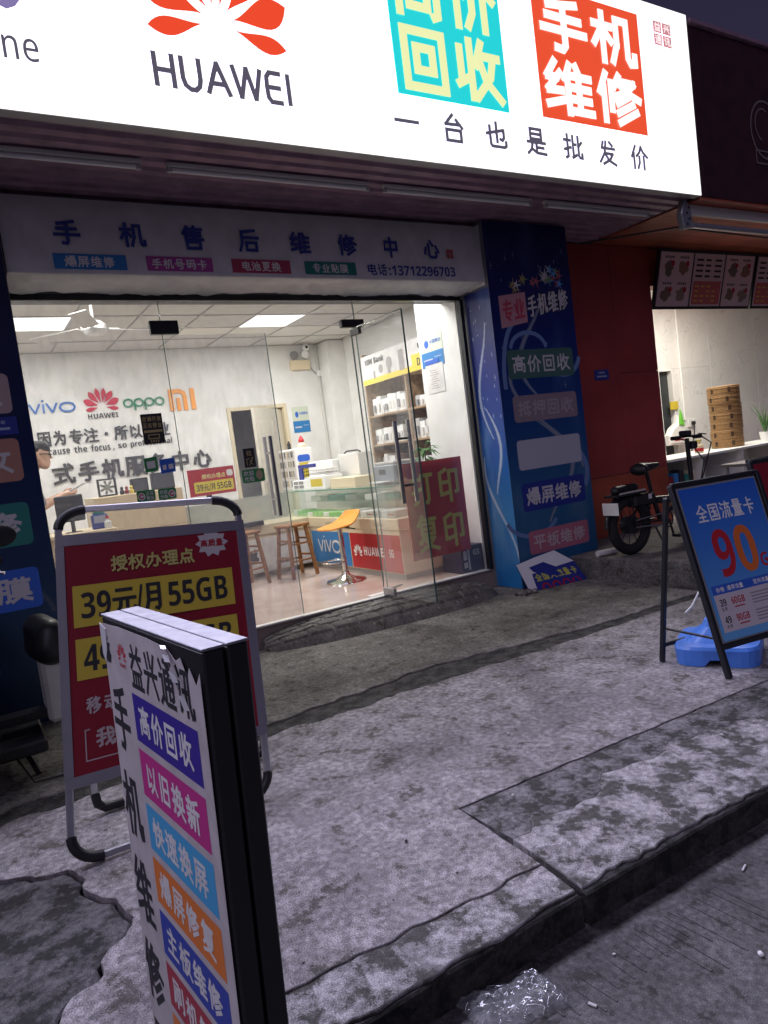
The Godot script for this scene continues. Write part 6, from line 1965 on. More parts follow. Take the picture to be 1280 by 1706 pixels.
	for k in 4:
		pbox("leaflet", Vector3(3.38, 0.982 + k * 0.02, -2.3), Vector3(3.54, 0.996 + k * 0.02, -1.9), [M.white, M.mid, M.white, M.offwhite][k], st, 0.002)
	# tall cabinet at the left of the counter and the desk
	var cab := thing("cream_cabinet", "tall cream cabinet at the left end of the counter", "cabinet", Vector3(1.5, 0, -2.5))
	pbox("cabinet_body", Vector3(1.12, 0.0005, -2.85), Vector3(1.945, 1.06, -2.225), M.cream2, cab, 0.003)
	pbox("front_panel", Vector3(1.125, 0.02, -2.2245), Vector3(1.94, 0.7, -2.215), M.cream2, cab, 0.002)
	pbox("front_panel", Vector3(1.125, 0.706, -2.2245), Vector3(1.94, 1.055, -2.215), M.cream2, cab, 0.002)
	var d := thing("work_desk", "cream work desk in front of the shopkeeper", "desk", Vector3(0.85, 0, -1.6))
	pbox("desk_top", Vector3(0.5, 0.78, -1.9), Vector3(1.115, 0.81, -1.3), M.cream2, d, 0.004)
	pbox("desk_front", Vector3(0.52, 0.0005, -1.345), Vector3(1.1, 0.7795, -1.32), M.cream2, d)
	pbox("desk_side", Vector3(1.08, 0.0005, -1.88), Vector3(1.105, 0.7795, -1.3455), M.cream2, d)
	var mo := thing("desk_monitor", "black monitor on the desk seen from behind the tablet", "monitor", Vector3(0.82, 0.81, -1.55))
	pbox("monitor_back", Vector3(0.7, 0.9, -1.56), Vector3(0.92, 1.12, -1.53), M.ink, mo, 0.008)
	pbox("monitor_neck", Vector3(0.8, 0.815, -1.555), Vector3(0.83, 0.8995, -1.535), M.ink, mo)
	pbox("monitor_foot", Vector3(0.75, 0.8105, -1.6), Vector3(0.88, 0.8145, -1.48), M.ink, mo, 0.003)
	var bd := thing("card_reader", "blue and grey card reader standing on the desk", "card reader", Vector3(1.02, 0.81, -1.45))
	pbox("reader_body", Vector3(0.95, 0.8105, -1.5), Vector3(1.08, 0.93, -1.44), M.navy, bd, 0.008)
	pbox("reader_screen", Vector3(0.965, 0.86, -1.4395), Vector3(1.065, 0.92, -1.437), mt(0.35, 0.37, 0.45, 0.2), bd)
	pbox("reader_top", Vector3(0.97, 0.9305, -1.49), Vector3(1.06, 1.0, -1.46), M.teal, bd, 0.004)
	var bt := thing("spray_bottle", "clear bottle with red top on the desk", "bottle", Vector3(1.08, 0.81, -1.36))
	var bm := MB.new()
	bm.lathe([Vector2(0, 0), Vector2(0.03, 0), Vector2(0.03, 0.05), Vector2(0.012, 0.07), Vector2(0.012, 0.08)], Vector3(1.06, 0.8105, -1.37), Basis(), 14)
	part("bottle", bm, M.offwhite, bt)
	bm = MB.new()
	bm.lathe([Vector2(0.014, 0.0805), Vector2(0.014, 0.1), Vector2(0, 0.1)], Vector3(1.06, 0.8105, -1.37), Basis(), 12)
	part("bottle_cap", bm, M.red, bt)
	# on the cabinet
	var fn := thing("box_fan", "small black box fan on the cream cabinet", "fan", Vector3(1.27, 1.06, -2.35))
	var fm := MB.new()
	for s: Array in [[-0.085, -0.085, 0.085, -0.07], [-0.085, 0.07, 0.085, 0.085], [-0.085, -0.0699, -0.07, 0.0699], [0.07, -0.0699, 0.085, 0.0699]]:
		fm.b2(Vector3(1.27 + s[0], 1.147 + s[1], -2.38), Vector3(1.27 + s[2], 1.147 + s[3], -2.33), 0.002)
	part("fan_frame", fm, M.ink, fn)
	fm = MB.new()
	fm.lathe([Vector2(0, 0), Vector2(0.03, 0), Vector2(0.03, 0.03), Vector2(0, 0.035)], Vector3(1.27, 1.147, -2.37), Basis(Vector3.RIGHT, PI / 2), 16)
	part("fan_hub", fm, mt(0.3, 0.32, 0.28), fn)
	for k in 7:
		var qb := Basis(Vector3.BACK, k * TAU / 7.0)
		fm = MB.new()
		fm.box(Vector3(1.27, 1.147, -2.355) + qb * Vector3(0.05, 0, 0), Vector3(0.036, 0.022, 0.004), 0.0, qb * Basis(Vector3.RIGHT, 0.5))
		part("fan_blade", fm, M.grey, fn)
	var rp := thing("price_placard", "red price placard with yellow strip standing on the cabinet and counter", "placard", Vector3(2.25, 0.93, -2.3))
	var q := fr(Vector3(2.01, 0.94, -2.2), Vector3.RIGHT, Vector3.UP, 0.48, 0.27)
	mb = MB.new()
	rect(mb, q, 0, 0, 0.48, 0.27, 0.004, 0.006)
	part("board", mb, M.red, rp)
	mb = MB.new()
	rect(mb, q, 0.05, 0.03, 0.46, 0.14, 0.0046, 0.0, 0.008)
	part("yellow_strip", mb, mt(0.8, 0.65, 0.05), rp)
	mb = MB.new()
	words(mb, q, "授权办理点", 0.14, 0.165, 0.044, 0.048, 0.05, 0.006, 0.0048)
	part("lettering", mb, M.paleyellow, rp)
	mb = MB.new()
	latin(mb, q, "39", 0.07, 0.05, 0.07, 0.065, true, 0.0054)
	words(mb, q, "元", 0.145, 0.045, 0.05, 0.07, 0.05, 0.008, 0.0054)
	latin(mb, q, "/", 0.2, 0.045, 0.02, 0.07, true, 0.0054)
	words(mb, q, "月", 0.222, 0.045, 0.045, 0.07, 0.05, 0.008, 0.0054)
	latin(mb, q, "55GB", 0.285, 0.05, 0.15, 0.065, true, 0.0054)
	part("price_lettering", mb, M.ink, rp)
	mb = MB.new()
	rect(mb, q, 0.4, 0.17, 0.465, 0.235, 0.0048, 0.0, 0.02)
	part("star", mb, M.white, rp)
	pbox("prop", Vector3(2.2, 0.8605, -2.3), Vector3(2.23, 1.1, -2.205), M.ink, rp)
	for k in 2:
		var dv := thing("spare_monitor", ["dark device under the green payment card on the cabinet", "dark display on the cabinet beside the red placard"][k], "monitor", Vector3(1.6 + k * 0.25, 1.06, -2.35))
		pbox("device_body", Vector3(1.5 + k * 0.2, 1.0605, -2.45), Vector3(1.66 + k * 0.26, 1.2 + k * 0.03, -2.36), M.ink, dv, 0.008)
		pbox("device_screen", Vector3(1.515 + k * 0.2, 1.075, -2.3595), Vector3(1.645 + k * 0.26, 1.185 + k * 0.03, -2.357), mt(0.08, 0.085, 0.1, 0.15), dv)
	var toys := [M.ink, M.deepred, M.yellow]
	for k in 3:
		var ty := thing("desk_toy", ["black knob-shaped toy on the cabinet", "red mug-sized toy on the cabinet", "yellow duck-sized toy on the cabinet"][k], "toy", Vector3(1.39 + k * 0.045, 1.06, -2.3))
		fm = MB.new()
		fm.lathe([Vector2(0, 0), Vector2(0.02, 0), Vector2(0.022, 0.03), Vector2(0.012, 0.045), Vector2(0.016, 0.065), Vector2(0, 0.08)], Vector3(1.39 + k * 0.045, 1.0605, -2.3), Basis(), 12)
		part("body", fm, toys[k], ty)
	# stools
	stool(Vector3(2.88, 0, -1.82), 0.2, "small wooden stool in front of the counter, beside the swivel stool")
	stool(Vector3(2.36, 0, -1.85), 0.35, "small wooden stool half hidden by the red price stand")
	var s := thing("swivel_stool", "orange moulded swivel stool on a chrome trumpet base", "stool", Vector3(2.99, 0, -0.98))
	var sc := Vector3(2.99, 0, -0.98)
	mb = MB.new()
	mb.lathe([Vector2(0, 0.001), Vector2(0.19, 0.001), Vector2(0.185, 0.012), Vector2(0.1, 0.03), Vector2(0.045, 0.06), Vector2(0.03, 0.09)], sc, Basis(), 32)
	part("base", mb, M.steel, s)
	ptube("post", [sc + Vector3(0, 0.09, 0), sc + Vector3(0, 0.5, 0)], 0.024, M.steel, s, 14)
	mb = MB.new()
	mb.torus(sc + Vector3(-0.1, 0.2, 0.0), Vector3.UP, 0.11, 0.009, 24, 6)
	part("foot_ring", mb, M.steel, s)
	mb = MB.new()
	var n1 := 14
	for i in n1:
		for j in n1:
			var P := func(a: int, b: int) -> Vector3:
				var uu := a * 2.0 / n1 - 1.0
				var vv := b * 2.0 / n1 - 1.0
				var xx := uu * sqrt(1.0 - vv * vv / 2.2) * 0.21
				var zz := vv * sqrt(1.0 - uu * uu / 2.2) * 0.19
				return sc + Vector3(xx, 0.535 + 0.09 * pow(maxf(uu, 0.0), 2.0) + 0.02 * uu - 0.015 * vv * vv * 0.0, zz)
			mb.quadf(P.call(i, j), P.call(i + 1, j), P.call(i + 1, j + 1), P.call(i, j + 1), Vector3.UP)
			mb.quadf(P.call(i, j) - Vector3(0, 0.012, 0), P.call(i + 1, j) - Vector3(0, 0.012, 0), P.call(i + 1, j + 1) - Vector3(0, 0.012, 0), P.call(i, j + 1) - Vector3(0, 0.012, 0), Vector3.DOWN)
			if i == 0 or i == n1 - 1 or j == 0 or j == n1 - 1:
				var dn := Vector3(0, -0.012, 0)
				if i == 0: mb.quadf(P.call(0, j), P.call(0, j + 1), P.call(0, j + 1) + dn, P.call(0, j) + dn, Vector3.LEFT)
				if i == n1 - 1: mb.quadf(P.call(n1, j), P.call(n1, j + 1), P.call(n1, j + 1) + dn, P.call(n1, j) + dn, Vector3.RIGHT)
				if j == 0: mb.quadf(P.call(i, 0), P.call(i + 1, 0), P.call(i + 1, 0) + dn, P.call(i, 0) + dn, Vector3.FORWARD)
				if j == n1 - 1: mb.quadf(P.call(i, n1), P.call(i + 1, n1), P.call(i + 1, n1) + dn, P.call(i, n1) + dn, Vector3.BACK)
	part("seat", mb, mt(0.72, 0.3, 0.03, 0.35), s)
	pbox("seat_plate", sc + Vector3(-0.07, 0.501, -0.07), sc + Vector3(0.07, 0.522, 0.07), M.ink, s, 0.004)
	ptube("lever", [sc + Vector3(0.05, 0.5, 0), sc + Vector3(0.15, 0.47, 0.02)], 0.006, M.ink, s)
	var pc := thing("floor_scrap", "black plastic scrap on the shop floor inside the open door", "scrap", Vector3(3.05, 0, -0.2))
	mb = MB.new()
	mb.box(Vector3(3.06, 0.004, -0.22), Vector3(0.17, 0.006, 0.035), 0.002, Basis(Vector3.UP, 0.35))
	part("scrap", mb, M.ink, pc)
	pc = thing("paper_scrap", "flat white paper on the door sill", "paper", Vector3(2.68, 0, -0.06))
	mb = MB.new()
	mb.box(Vector3(2.86, 0.0025, -0.12), Vector3(0.26, 0.003, 0.07), 0.0, Basis(Vector3.UP, 0.08))
	part("sheet", mb, M.paper, pc)

func scaled(s: Array, x: float, y: float, sx: float, sy: float) -> PackedVector2Array:
	var p := PackedVector2Array()
	for j in range(0, s.size(), 2):
		p.append(Vector2(x + s[j] * sx, y + s[j + 1] * sy))
	return p

func stool(o: Vector3, turn: float, label: String) -> void:
	var s := thing("wooden_stool", label, "stool", o, "wooden stools at the counter")
	var q := Basis(Vector3.UP, turn)
	var mb := MB.new()
	mb.box(o + Vector3(0, 0.525, 0), Vector3(0.28, 0.03, 0.24), 0.006, q)
	part("seat", mb, M.wood, s)
	for x: float in [-1, 1]:
		for z: float in [-1, 1]:
			mb = MB.new()
			mb.bar(o + q * Vector3(x * 0.15, 0.001, z * 0.13), o + q * Vector3(x * 0.105, 0.5095, z * 0.085), 0.032, 0.032, q * Vector3.BACK, 0.003)
			part("leg", mb, M.wood, s)
	for e: Array in [[0.17, 0.133, 0.112], [0.34, 0.12, 0.098]]:
		for k: float in [-1, 1]:
			mb = MB.new()
			mb.bar(o + q * Vector3(-e[1], e[0], k * e[2]), o + q * Vector3(e[1], e[0], k * e[2]), 0.026, 0.018, Vector3.UP, 0.002)
			part("rung", mb, M.wood, s)
			mb = MB.new()
			mb.bar(o + q * Vector3(k * e[1], e[0] + 0.04, -e[2]), o + q * Vector3(k * e[1], e[0] + 0.04, e[2]), 0.026, 0.018, Vector3.UP, 0.002)
			part("rung", mb, M.wood, s)

func sdf_mesh(mb: MB, prims: Array, cell: float, k: float) -> void:
	# tapered capsules joined by a smooth minimum, meshed as surface nets
	var lo := Vector3.INF
	var hi := -Vector3.INF
	for p: Array in prims:
		var r := maxf(p[2], p[3]) + 3.0 * cell
		lo = lo.min((p[0] as Vector3).min(p[1]) - Vector3.ONE * r)
		hi = hi.max((p[0] as Vector3).max(p[1]) + Vector3.ONE * r)
	var d := ((hi - lo) / cell).ceil()
	var nx := int(d.x) + 1
	var ny := int(d.y) + 1
	var nz := int(d.z) + 1
	var F := PackedFloat32Array()
	F.resize(nx * ny * nz)
	F.fill(10.0)
	for p: Array in prims:
		var a: Vector3 = p[0]
		var b: Vector3 = p[1]
		var ra: float = p[2]
		var rb: float = p[3]
		var r := maxf(ra, rb) + 2.0 * cell + k
		var c0 := ((a.min(b) - Vector3.ONE * r - lo) / cell).floor().clamp(Vector3.ZERO, Vector3(nx - 1, ny - 1, nz - 1))
		var c1 := ((a.max(b) + Vector3.ONE * r - lo) / cell).ceil().clamp(Vector3.ZERO, Vector3(nx - 1, ny - 1, nz - 1))
		var ab := b - a
		var l2 := maxf(ab.length_squared(), 1e-9)
		for z in range(int(c0.z), int(c1.z) + 1):
			for y in range(int(c0.y), int(c1.y) + 1):
				for x in range(int(c0.x), int(c1.x) + 1):
					var q := lo + Vector3(x, y, z) * cell
					var t := clampf((q - a).dot(ab) / l2, 0.0, 1.0)
					var v := (q - a - ab * t).length() - lerpf(ra, rb, t)
					var i := (z * ny + y) * nx + x
					var o := F[i]
					var h := maxf(k - absf(o - v), 0.0) / k
					F[i] = minf(o, v) - h * h * k * 0.25
	var vid := {}
	var vs: Array[Vector3] = []
	var ns: Array[Vector3] = []
	var st := [1, nx, nx * ny]
	for z in nz - 1:
		for y in ny - 1:
			for x in nx - 1:
				var i := (z * ny + y) * nx + x
				var inside := 0
				for c in 8:
					if F[i + (c & 1) + ((c >> 1) & 1) * nx + ((c >> 2) & 1) * nx * ny] < 0.0:
						inside += 1
				if inside == 0 or inside == 8:
					continue
				var s := Vector3.ZERO
				var n := 0
				var g := Vector3.ZERO
				for c in 8:
					var pc := Vector3(c & 1, (c >> 1) & 1, (c >> 2) & 1)
					var fc := F[i + (c & 1) + ((c >> 1) & 1) * nx + ((c >> 2) & 1) * nx * ny]
					g += (pc - Vector3.ONE * 0.5) * minf(fc, 1.0)
					for ax in 3:
						if not (c >> ax) & 1:
							var e := c | (1 << ax)
							var fe := F[i + (e & 1) + ((e >> 1) & 1) * nx + ((e >> 2) & 1) * nx * ny]
							if (fc < 0.0) != (fe < 0.0):
								var pe := pc
								pe[ax] = 1.0
								s += pc.lerp(pe, fc / (fc - fe))
								n += 1
				vid[i] = vs.size()
				vs.append(lo + (Vector3(x, y, z) + s / n) * cell)
				ns.append(g.normalized())
	for z in range(1, nz - 1):
		for y in range(1, ny - 1):
			for x in range(1, nx - 1):
				var i := (z * ny + y) * nx + x
				for ax in 3:
					if (F[i] < 0.0) != (F[i + st[ax]] < 0.0):
						var u: int = st[(ax + 1) % 3]
						var w: int = st[(ax + 2) % 3]
						var a: int = vid[i]
						var b: int = vid[i - u]
						var c: int = vid[i - u - w]
						var e: int = vid[i - w]
						mb.tri3(vs[a], vs[b], vs[c], ns[a], ns[b], ns[c])
						mb.tri3(vs[a], vs[c], vs[e], ns[a], ns[c], ns[e])

func build_person() -> void:
	var o := thing("person", "person in grey shirt and glasses looking down at a tablet", "person", Vector3(0.5, 0, -2.15))
	var z := -2.15
	var hd := Vector3(0.7, 1.5, z)
	var mb := MB.new()
	# head and neck, hands and forearms: skin
	sdf_mesh(mb, [
		[hd + Vector3(-0.015, 0.02, 0), hd + Vector3(-0.005, 0.03, 0), 0.088, 0.086],
		[hd + Vector3(0.025, 0.02, 0), hd + Vector3(0.04, -0.06, 0), 0.07, 0.05],
		[hd + Vector3(0.045, -0.085, -0.012), hd + Vector3(0.045, -0.085, 0.012), 0.038, 0.038],
		[hd + Vector3(-0.01, -0.04, -0.035), hd + Vector3(0.03, -0.085, -0.02), 0.045, 0.03],
		[hd + Vector3(-0.01, -0.04, 0.035), hd + Vector3(0.03, -0.085, 0.02), 0.045, 0.03],
		[hd + Vector3(0.088, 0.012, 0), hd + Vector3(0.104, -0.024, 0), 0.009, 0.013],
		[hd + Vector3(0.083, -0.052, -0.016), hd + Vector3(0.083, -0.052, 0.016), 0.008, 0.008],
		[hd + Vector3(0.08, -0.066, -0.014), hd + Vector3(0.08, -0.066, 0.014), 0.009, 0.009],
		[hd + Vector3(-0.012, -0.03, 0.084), hd + Vector3(-0.02, 0.015, 0.088), 0.014, 0.017],
		[hd + Vector3(-0.012, -0.03, -0.084), hd + Vector3(-0.02, 0.015, -0.088), 0.014, 0.017],
		[hd + Vector3(-0.04, -0.06, 0), hd + Vector3(-0.1, -0.17, 0), 0.055, 0.06]], 0.0055, 0.012)
	part("head", mb, M.skin, o)
	mb = MB.new()
	sdf_mesh(mb, [
		[hd + Vector3(-0.03, 0.05, 0), hd + Vector3(0.02, 0.06, 0), 0.088, 0.078],
		[hd + Vector3(-0.06, 0.03, 0), hd + Vector3(-0.075, -0.03, 0), 0.07, 0.045],
		[hd + Vector3(0.03, 0.085, -0.03), hd + Vector3(0.085, 0.055, -0.02), 0.04, 0.018],
		[hd + Vector3(0.03, 0.085, 0.03), hd + Vector3(0.085, 0.055, 0.02), 0.04, 0.018],
		[hd + Vector3(-0.02, 0.06, 0.075), hd + Vector3(-0.04, 0.0, 0.08), 0.02, 0.012],
		[hd + Vector3(-0.02, 0.06, -0.075), hd + Vector3(-0.04, 0.0, -0.08), 0.02, 0.012]], 0.009, 0.02)
	part("hair", mb, M.hair, o)
	mb = MB.new()
	for s: float in [-1.0, 1.0]:
		mb.torus(hd + Vector3(0.096, 0.003, s * 0.033), Vector3(1, 0, 0.15 * s).normalized(), 0.022, 0.0032, 16, 5)
		mb.tube([hd + Vector3(0.09, 0.008, s * 0.056), hd + Vector3(0.0, 0.012, s * 0.09)], 0.0032, 5)
	mb.tube([hd + Vector3(0.102, 0.006, -0.012), hd + Vector3(0.102, 0.006, 0.012)], 0.003, 5)
	part("glasses", mb, M.ink, o)
	for s: float in [-1.0, 1.0]:
		mb = MB.new()
		mb.ball(hd + Vector3(0.082, 0.004, s * 0.031), Vector3(0.011, 0.007, 0.012), 10, 6)
		part("eye", mb, M.ink, o)
	mb = MB.new()
	var sh := Vector3(0.58, 1.285, z)
	sdf_mesh(mb, [
		[Vector3(0.46, 0.92, z - 0.07), Vector3(0.46, 0.92, z + 0.07), 0.12, 0.12],
		[Vector3(0.48, 1.05, z), Vector3(0.54, 1.2, z), 0.15, 0.13],
		[sh + Vector3(-0.01, 0.02, -0.14), sh + Vector3(-0.01, 0.02, 0.14), 0.075, 0.075],
		[sh + Vector3(0, 0.0, 0.17), Vector3(0.63, 1.08, z + 0.2), 0.062, 0.058],
		[sh + Vector3(0, 0.0, -0.17), Vector3(0.63, 1.08, z - 0.2), 0.062, 0.058]], 0.015, 0.05)
	part("shirt", mb, M.shirt, o)
	mb = MB.new()
	sdf_mesh(mb, [
		[Vector3(0.46, 0.9, z - 0.06), Vector3(0.46, 0.9, z + 0.06), 0.125, 0.125],
		[Vector3(0.46, 0.85, z + 0.085), Vector3(0.48, 0.47, z + 0.09), 0.088, 0.06],
		[Vector3(0.46, 0.85, z - 0.085), Vector3(0.48, 0.47, z - 0.09), 0.088, 0.06],
		[Vector3(0.48, 0.47, z + 0.09), Vector3(0.45, 0.08, z + 0.09), 0.06, 0.048],
		[Vector3(0.48, 0.47, z - 0.09), Vector3(0.45, 0.08, z - 0.09), 0.06, 0.048]], 0.016, 0.03)
	part("trousers", mb, M.trouser, o)
	for s: float in [-1.0, 1.0]:
		mb = MB.new()
		sdf_mesh(mb, [[Vector3(0.43, 0.045, z + s * 0.09), Vector3(0.6, 0.035, z + s * 0.095), 0.044, 0.034]], 0.012, 0.02)
		part("shoe", mb, M.black, o)
	for s: float in [-1.0, 1.0]:
		mb = MB.new()
		var el := Vector3(0.64, 1.05, z + s * 0.2)
		var wr := Vector3(0.83, 1.12, z + s * 0.1)
		var pr := [[el, wr, 0.043, 0.027], [wr, wr + Vector3(0.05, 0.012, -s * 0.008), 0.03, 0.03]]
		var pb := wr + Vector3(0.07, 0.014, -s * 0.01)
		for k in 4:
			var a := pb + Vector3(0.0, 0.004 - 0.006 * k, s * (0.028 - 0.018 * k) * 0.9)
			var L: float = [0.034, 0.04, 0.037, 0.028][k]
			var m1 := a + Vector3(L, 0.002, -s * 0.008)
			pr.append([a, m1, 0.009, 0.0085])
			pr.append([m1, m1 + Vector3(L * 0.5, 0.02, -s * 0.014), 0.0085, 0.0075])
		var th := wr + Vector3(0.03, 0.026, -s * 0.012)
		pr.append([th, th + Vector3(0.032, 0.026, -s * 0.012), 0.011, 0.0095])
		pr.append([th + Vector3(0.032, 0.026, -s * 0.012), th + Vector3(0.058, 0.032, -s * 0.016), 0.0095, 0.008])
		sdf_mesh(mb, pr, 0.006, 0.008)
		part("arm", mb, M.skin, o)
	var t := thing("tablet", "thin grey tablet held in both hands of the person", "tablet", Vector3(0.95, 1.15, z))
	mb = MB.new()
	var q := Basis(Vector3.BACK, 0.45)
	mb.box(Vector3(0.955, 1.168, z), Vector3(0.2, 0.008, 0.15), 0.003, q)
	part("tablet_body", mb, M.mid, t)
	mb = MB.new()
	mb.box(Vector3(0.955, 1.168, z) + q * Vector3(0, 0.0045, 0), Vector3(0.184, 0.0012, 0.135), 0.0, q)
	part("tablet_glass", mb, mt(0.04, 0.045, 0.05, 0.1), t)

func build_boards() -> void:
	# red price stand on a folding alloy frame
	var b := thing("price_stand", "red price board with yellow strips on a folding silver frame", "poster stand", Vector3(0.5, G, 2.1))
	var f := fr4(Vector3(0.14, G, 2.24), Vector3(0.89, G, 2.26), Vector3(0.32, 1.09, 1.9), Vector3(1.0, 1.04, 2.05))
	var A := func(s: float, v: float, lift := 0.0) -> Vector3: return at(f, s * f.w, v * f.h, lift)
	var side: Vector3 = f.n
	var mb: MB
	for s: float in [0.018, 0.982]:
		mb = MB.new()
		mb.bar(A.call(s, 0.085), A.call(s, 0.93), 0.026, 0.022, side, 0.004)
		part("frame_tube", mb, M.alu, b)
	for e: Array in [[0.018, 1.0], [0.982, -1.0]]:
		for top in [0, 1]:
			mb = MB.new()
			var pts := []
			var c0 := Vector2(e[0], 0.93) if top else Vector2(e[0], 0.085)
			var c1 := Vector2(e[0] + e[1] * 0.14, 0.985) if top else Vector2(e[0] + e[1] * 0.14, 0.015)
			for i in 9:
				var a := i / 8.0 * PI / 2.0
				pts.append(A.call(c0.x + (c1.x - c0.x) * (1.0 - cos(a)), c0.y + (c1.y - c0.y) * sin(a)))
			mb.tube(pts, 0.0185, 10)
			part("elbow", mb, M.black, b)
	for v: float in [0.985, 0.015]:
		mb = MB.new()
		mb.bar(A.call(0.155, v), A.call(0.845, v), 0.024, 0.02, side, 0.004)
		part("cross_tube", mb, M.alu, b)
	# rear frame
	for s: float in [0.06, 0.94]:
		var top: Vector3 = A.call(s, 0.9, -0.03)
		var foot := Vector3(0.3, G + 0.09, 1.86) if s < 0.5 else Vector3(1.02, G + 0.09, 1.86)
		mb = MB.new()
		mb.bar(top, foot, 0.024, 0.02, side, 0.004)
		part("rear_tube", mb, M.alu, b)
		mb = MB.new()
		var dir := 1.0 if s < 0.5 else -1.0
		mb.tube([foot, foot + Vector3(0.005 * dir, -0.045, 0), foot + Vector3(0.03 * dir, -0.068, 0), foot + Vector3(0.1 * dir, -0.07, 0)], 0.0185, 10)
		part("elbow", mb, M.black, b)
	mb = MB.new()
	mb.bar(Vector3(0.4, G + 0.02, 1.86), Vector3(0.92, G + 0.02, 1.86), 0.022, 0.02, Vector3.UP, 0.004)
	part("rear_cross_tube", mb, M.alu, b)
	mb = MB.new()
	mb.tube([A.call(0.3, 0.2, -0.02), Vector3(0.5, 0.02, 1.9)], 0.004, 6)
	part("stay", mb, M.ink, b)
	# snap frame and red sheet
	mb = MB.new()
	rect(mb, f, 0.0 * f.w, 0.215 * f.h, 1.0 * f.w, 0.905 * f.h, 0.0135, 0.006)
	part("back_sheet", mb, M.mid, b)
	for e: Array in [[0.0, 0.875, 1.0, 0.908], [0.0, 0.205, 1.0, 0.235], [-0.003, 0.2355, 0.04, 0.8745], [0.955, 0.2355, 1.003, 0.8745]]:
		mb = MB.new()
		rect(mb, f, e[0] * f.w, e[1] * f.h, e[2] * f.w, e[3] * f.h, 0.021, 0.007)
		part("snap_rail", mb, M.alu, b)
	mb = MB.new()
	rect(mb, f, 0.0401 * f.w, 0.2352 * f.h, 0.9549 * f.w, 0.8748 * f.h, 0.0165, 0.002)
	part("red_sheet", mb, M.deepred, b)
	var W: float = f.w
	var H: float = f.h
	for e: Array in [[0.072, 0.635, 0.905, 0.755], [0.075, 0.487, 0.905, 0.602], [0.075, 0.0, 0.0, 0.0]]:
		if e[2] > 0.0:
			mb = MB.new()
			rect(mb, f, e[0] * W, e[1] * H, e[2] * W, e[3] * H, 0.0172)
			part("yellow_strip", mb, M.yellow, b)
	mb = MB.new()
	words(mb, f, "授权办理点", 0.27 * W, 0.785 * H, 0.058, 0.06, 0.0645, 0.008, 0.0172)
	part("title_lettering", mb, mt(0.55, 0.5, 0.16, 0.5), b)
	for r in 2:
		mb = MB.new()
		var y0 := (0.657 if r == 0 else 0.507) * H
		latin(mb, f, ["39", "49"][r], 0.11 * W, y0, 0.105, 0.096, true, 0.018)
		glyph(mb, f, "元", 0.265 * W, y0 - 0.008, 0.085, 0.11, 0.013, 0.018)
		latin(mb, f, "/", 0.385 * W, y0 - 0.005, 0.025, 0.105, true, 0.018)
		glyph(mb, f, "月", 0.425 * W, y0 - 0.008, 0.07, 0.11, 0.013, 0.018)
		latin(mb, f, ["55GB", "90GB"][r], 0.55 * W, y0, 0.23, 0.096, true, 0.018)
		part("price_lettering", mb, M.ink, b)
	mb = MB.new()
	words(mb, f, "移动全国流量卡", 0.112 * W, 0.392 * H, 0.05, 0.056, 0.06, 0.007, 0.0172)
	words(mb, f, "我们更专业", 0.15 * W, 0.295 * H, 0.062, 0.066, 0.072, 0.009, 0.0172)
	stroke(mb, f, pts2([0.12 * W, 0.35 * H, 0.1 * W, 0.35 * H, 0.1 * W, 0.268 * H, 0.9 * W, 0.268 * H], 0, 0, 1.0), 0.004, 0.0174)
	part("small_lettering", mb, mt(0.5, 0.42, 0.42, 0.5), b)
	mb = MB.new()
	var star := PackedVector2Array()
	for i in 20:
		var a := TAU * i / 20.0
		var r := 0.058 if i % 2 == 0 else 0.043
		star.append(Vector2(0.81 * W + cos(a) * r * 1.15, 0.842 * H + sin(a) * r))
	poly(mb, f, star, 0.0172)
	part("star_burst", mb, mt(0.55, 0.52, 0.52, 0.5), b)
	mb = MB.new()
	words(mb, f, "高质量", 0.81 * W - 0.046, 0.842 * H - 0.014, 0.028, 0.028, 0.031, 0.0045, 0.018)
	part("star_lettering", mb, mt(0.35, 0.02, 0.03, 0.5), b)
	# white folding board near the kerb
	b = thing("folding_board", "worn white service board with black edges standing on the road by the kerb", "sign board", Vector3(0.24, ROAD, 3.7))
	var tl := Vector3(0.197, 0.9, 3.476)
	var u := Vector3(0.08, 0, 0.76).normalized()
	var up := Vector3(0.024, 1, 0.04).normalized()
	var n := u.cross(up).normalized()
	var bw := 0.466
	var bh := 1.155
	f = fr(tl - up * bh, u, up, bw, bh)
	var right := -n
	for k in 2:
		mb = MB.new()
		var c := tl + u * bw / 2.0 - up * (bh / 2.0) + right * (0.018 + k * 0.036)
		mb.box(c, Vector3(bw, bh, 0.031), 0.003, Basis(u, up, n))
		part("panel_box", mb, M.black, b)
		mb = MB.new()
		mb.box(tl + u * bw / 2.0 + up * 0.002 + right * (0.018 + k * 0.036), Vector3(bw + 0.002, 0.004, 0.033), 0.001, Basis(u, up, n))
		part("top_plate", mb, M.plate, b)
	f.n = n
	mb = MB.new()
	var edge := PackedVector2Array([Vector2(0.006, 0.02), Vector2(bw - 0.012, 0.02), Vector2(bw - 0.01, bh - 0.03)])
	for e: Array in [[0.44, 0.05], [0.42, 0.028], [0.41, 0.045], [0.39, 0.018], [0.37, 0.026], [0.34, 0.012], [0.25, 0.008], [0.1, 0.008]]:
		edge.append(Vector2(e[0], bh - e[1]))
	edge.append(Vector2(0.006, bh - 0.012))
	poly(mb, f, edge, 0.0007, 0.0005)
	part("white_sheet", mb, M.board_paper, b)
	# torn strip of film peeling from the sheet
	mb = MB.new()
	var strip := []
	for i in 8:
		var t := i / 7.0
		strip.append(at(f, 0.33 + 0.07 * t, bh - 0.008 - 0.07 * t * t - 0.015 * t, 0.003 + 0.006 * sin(PI * t)))
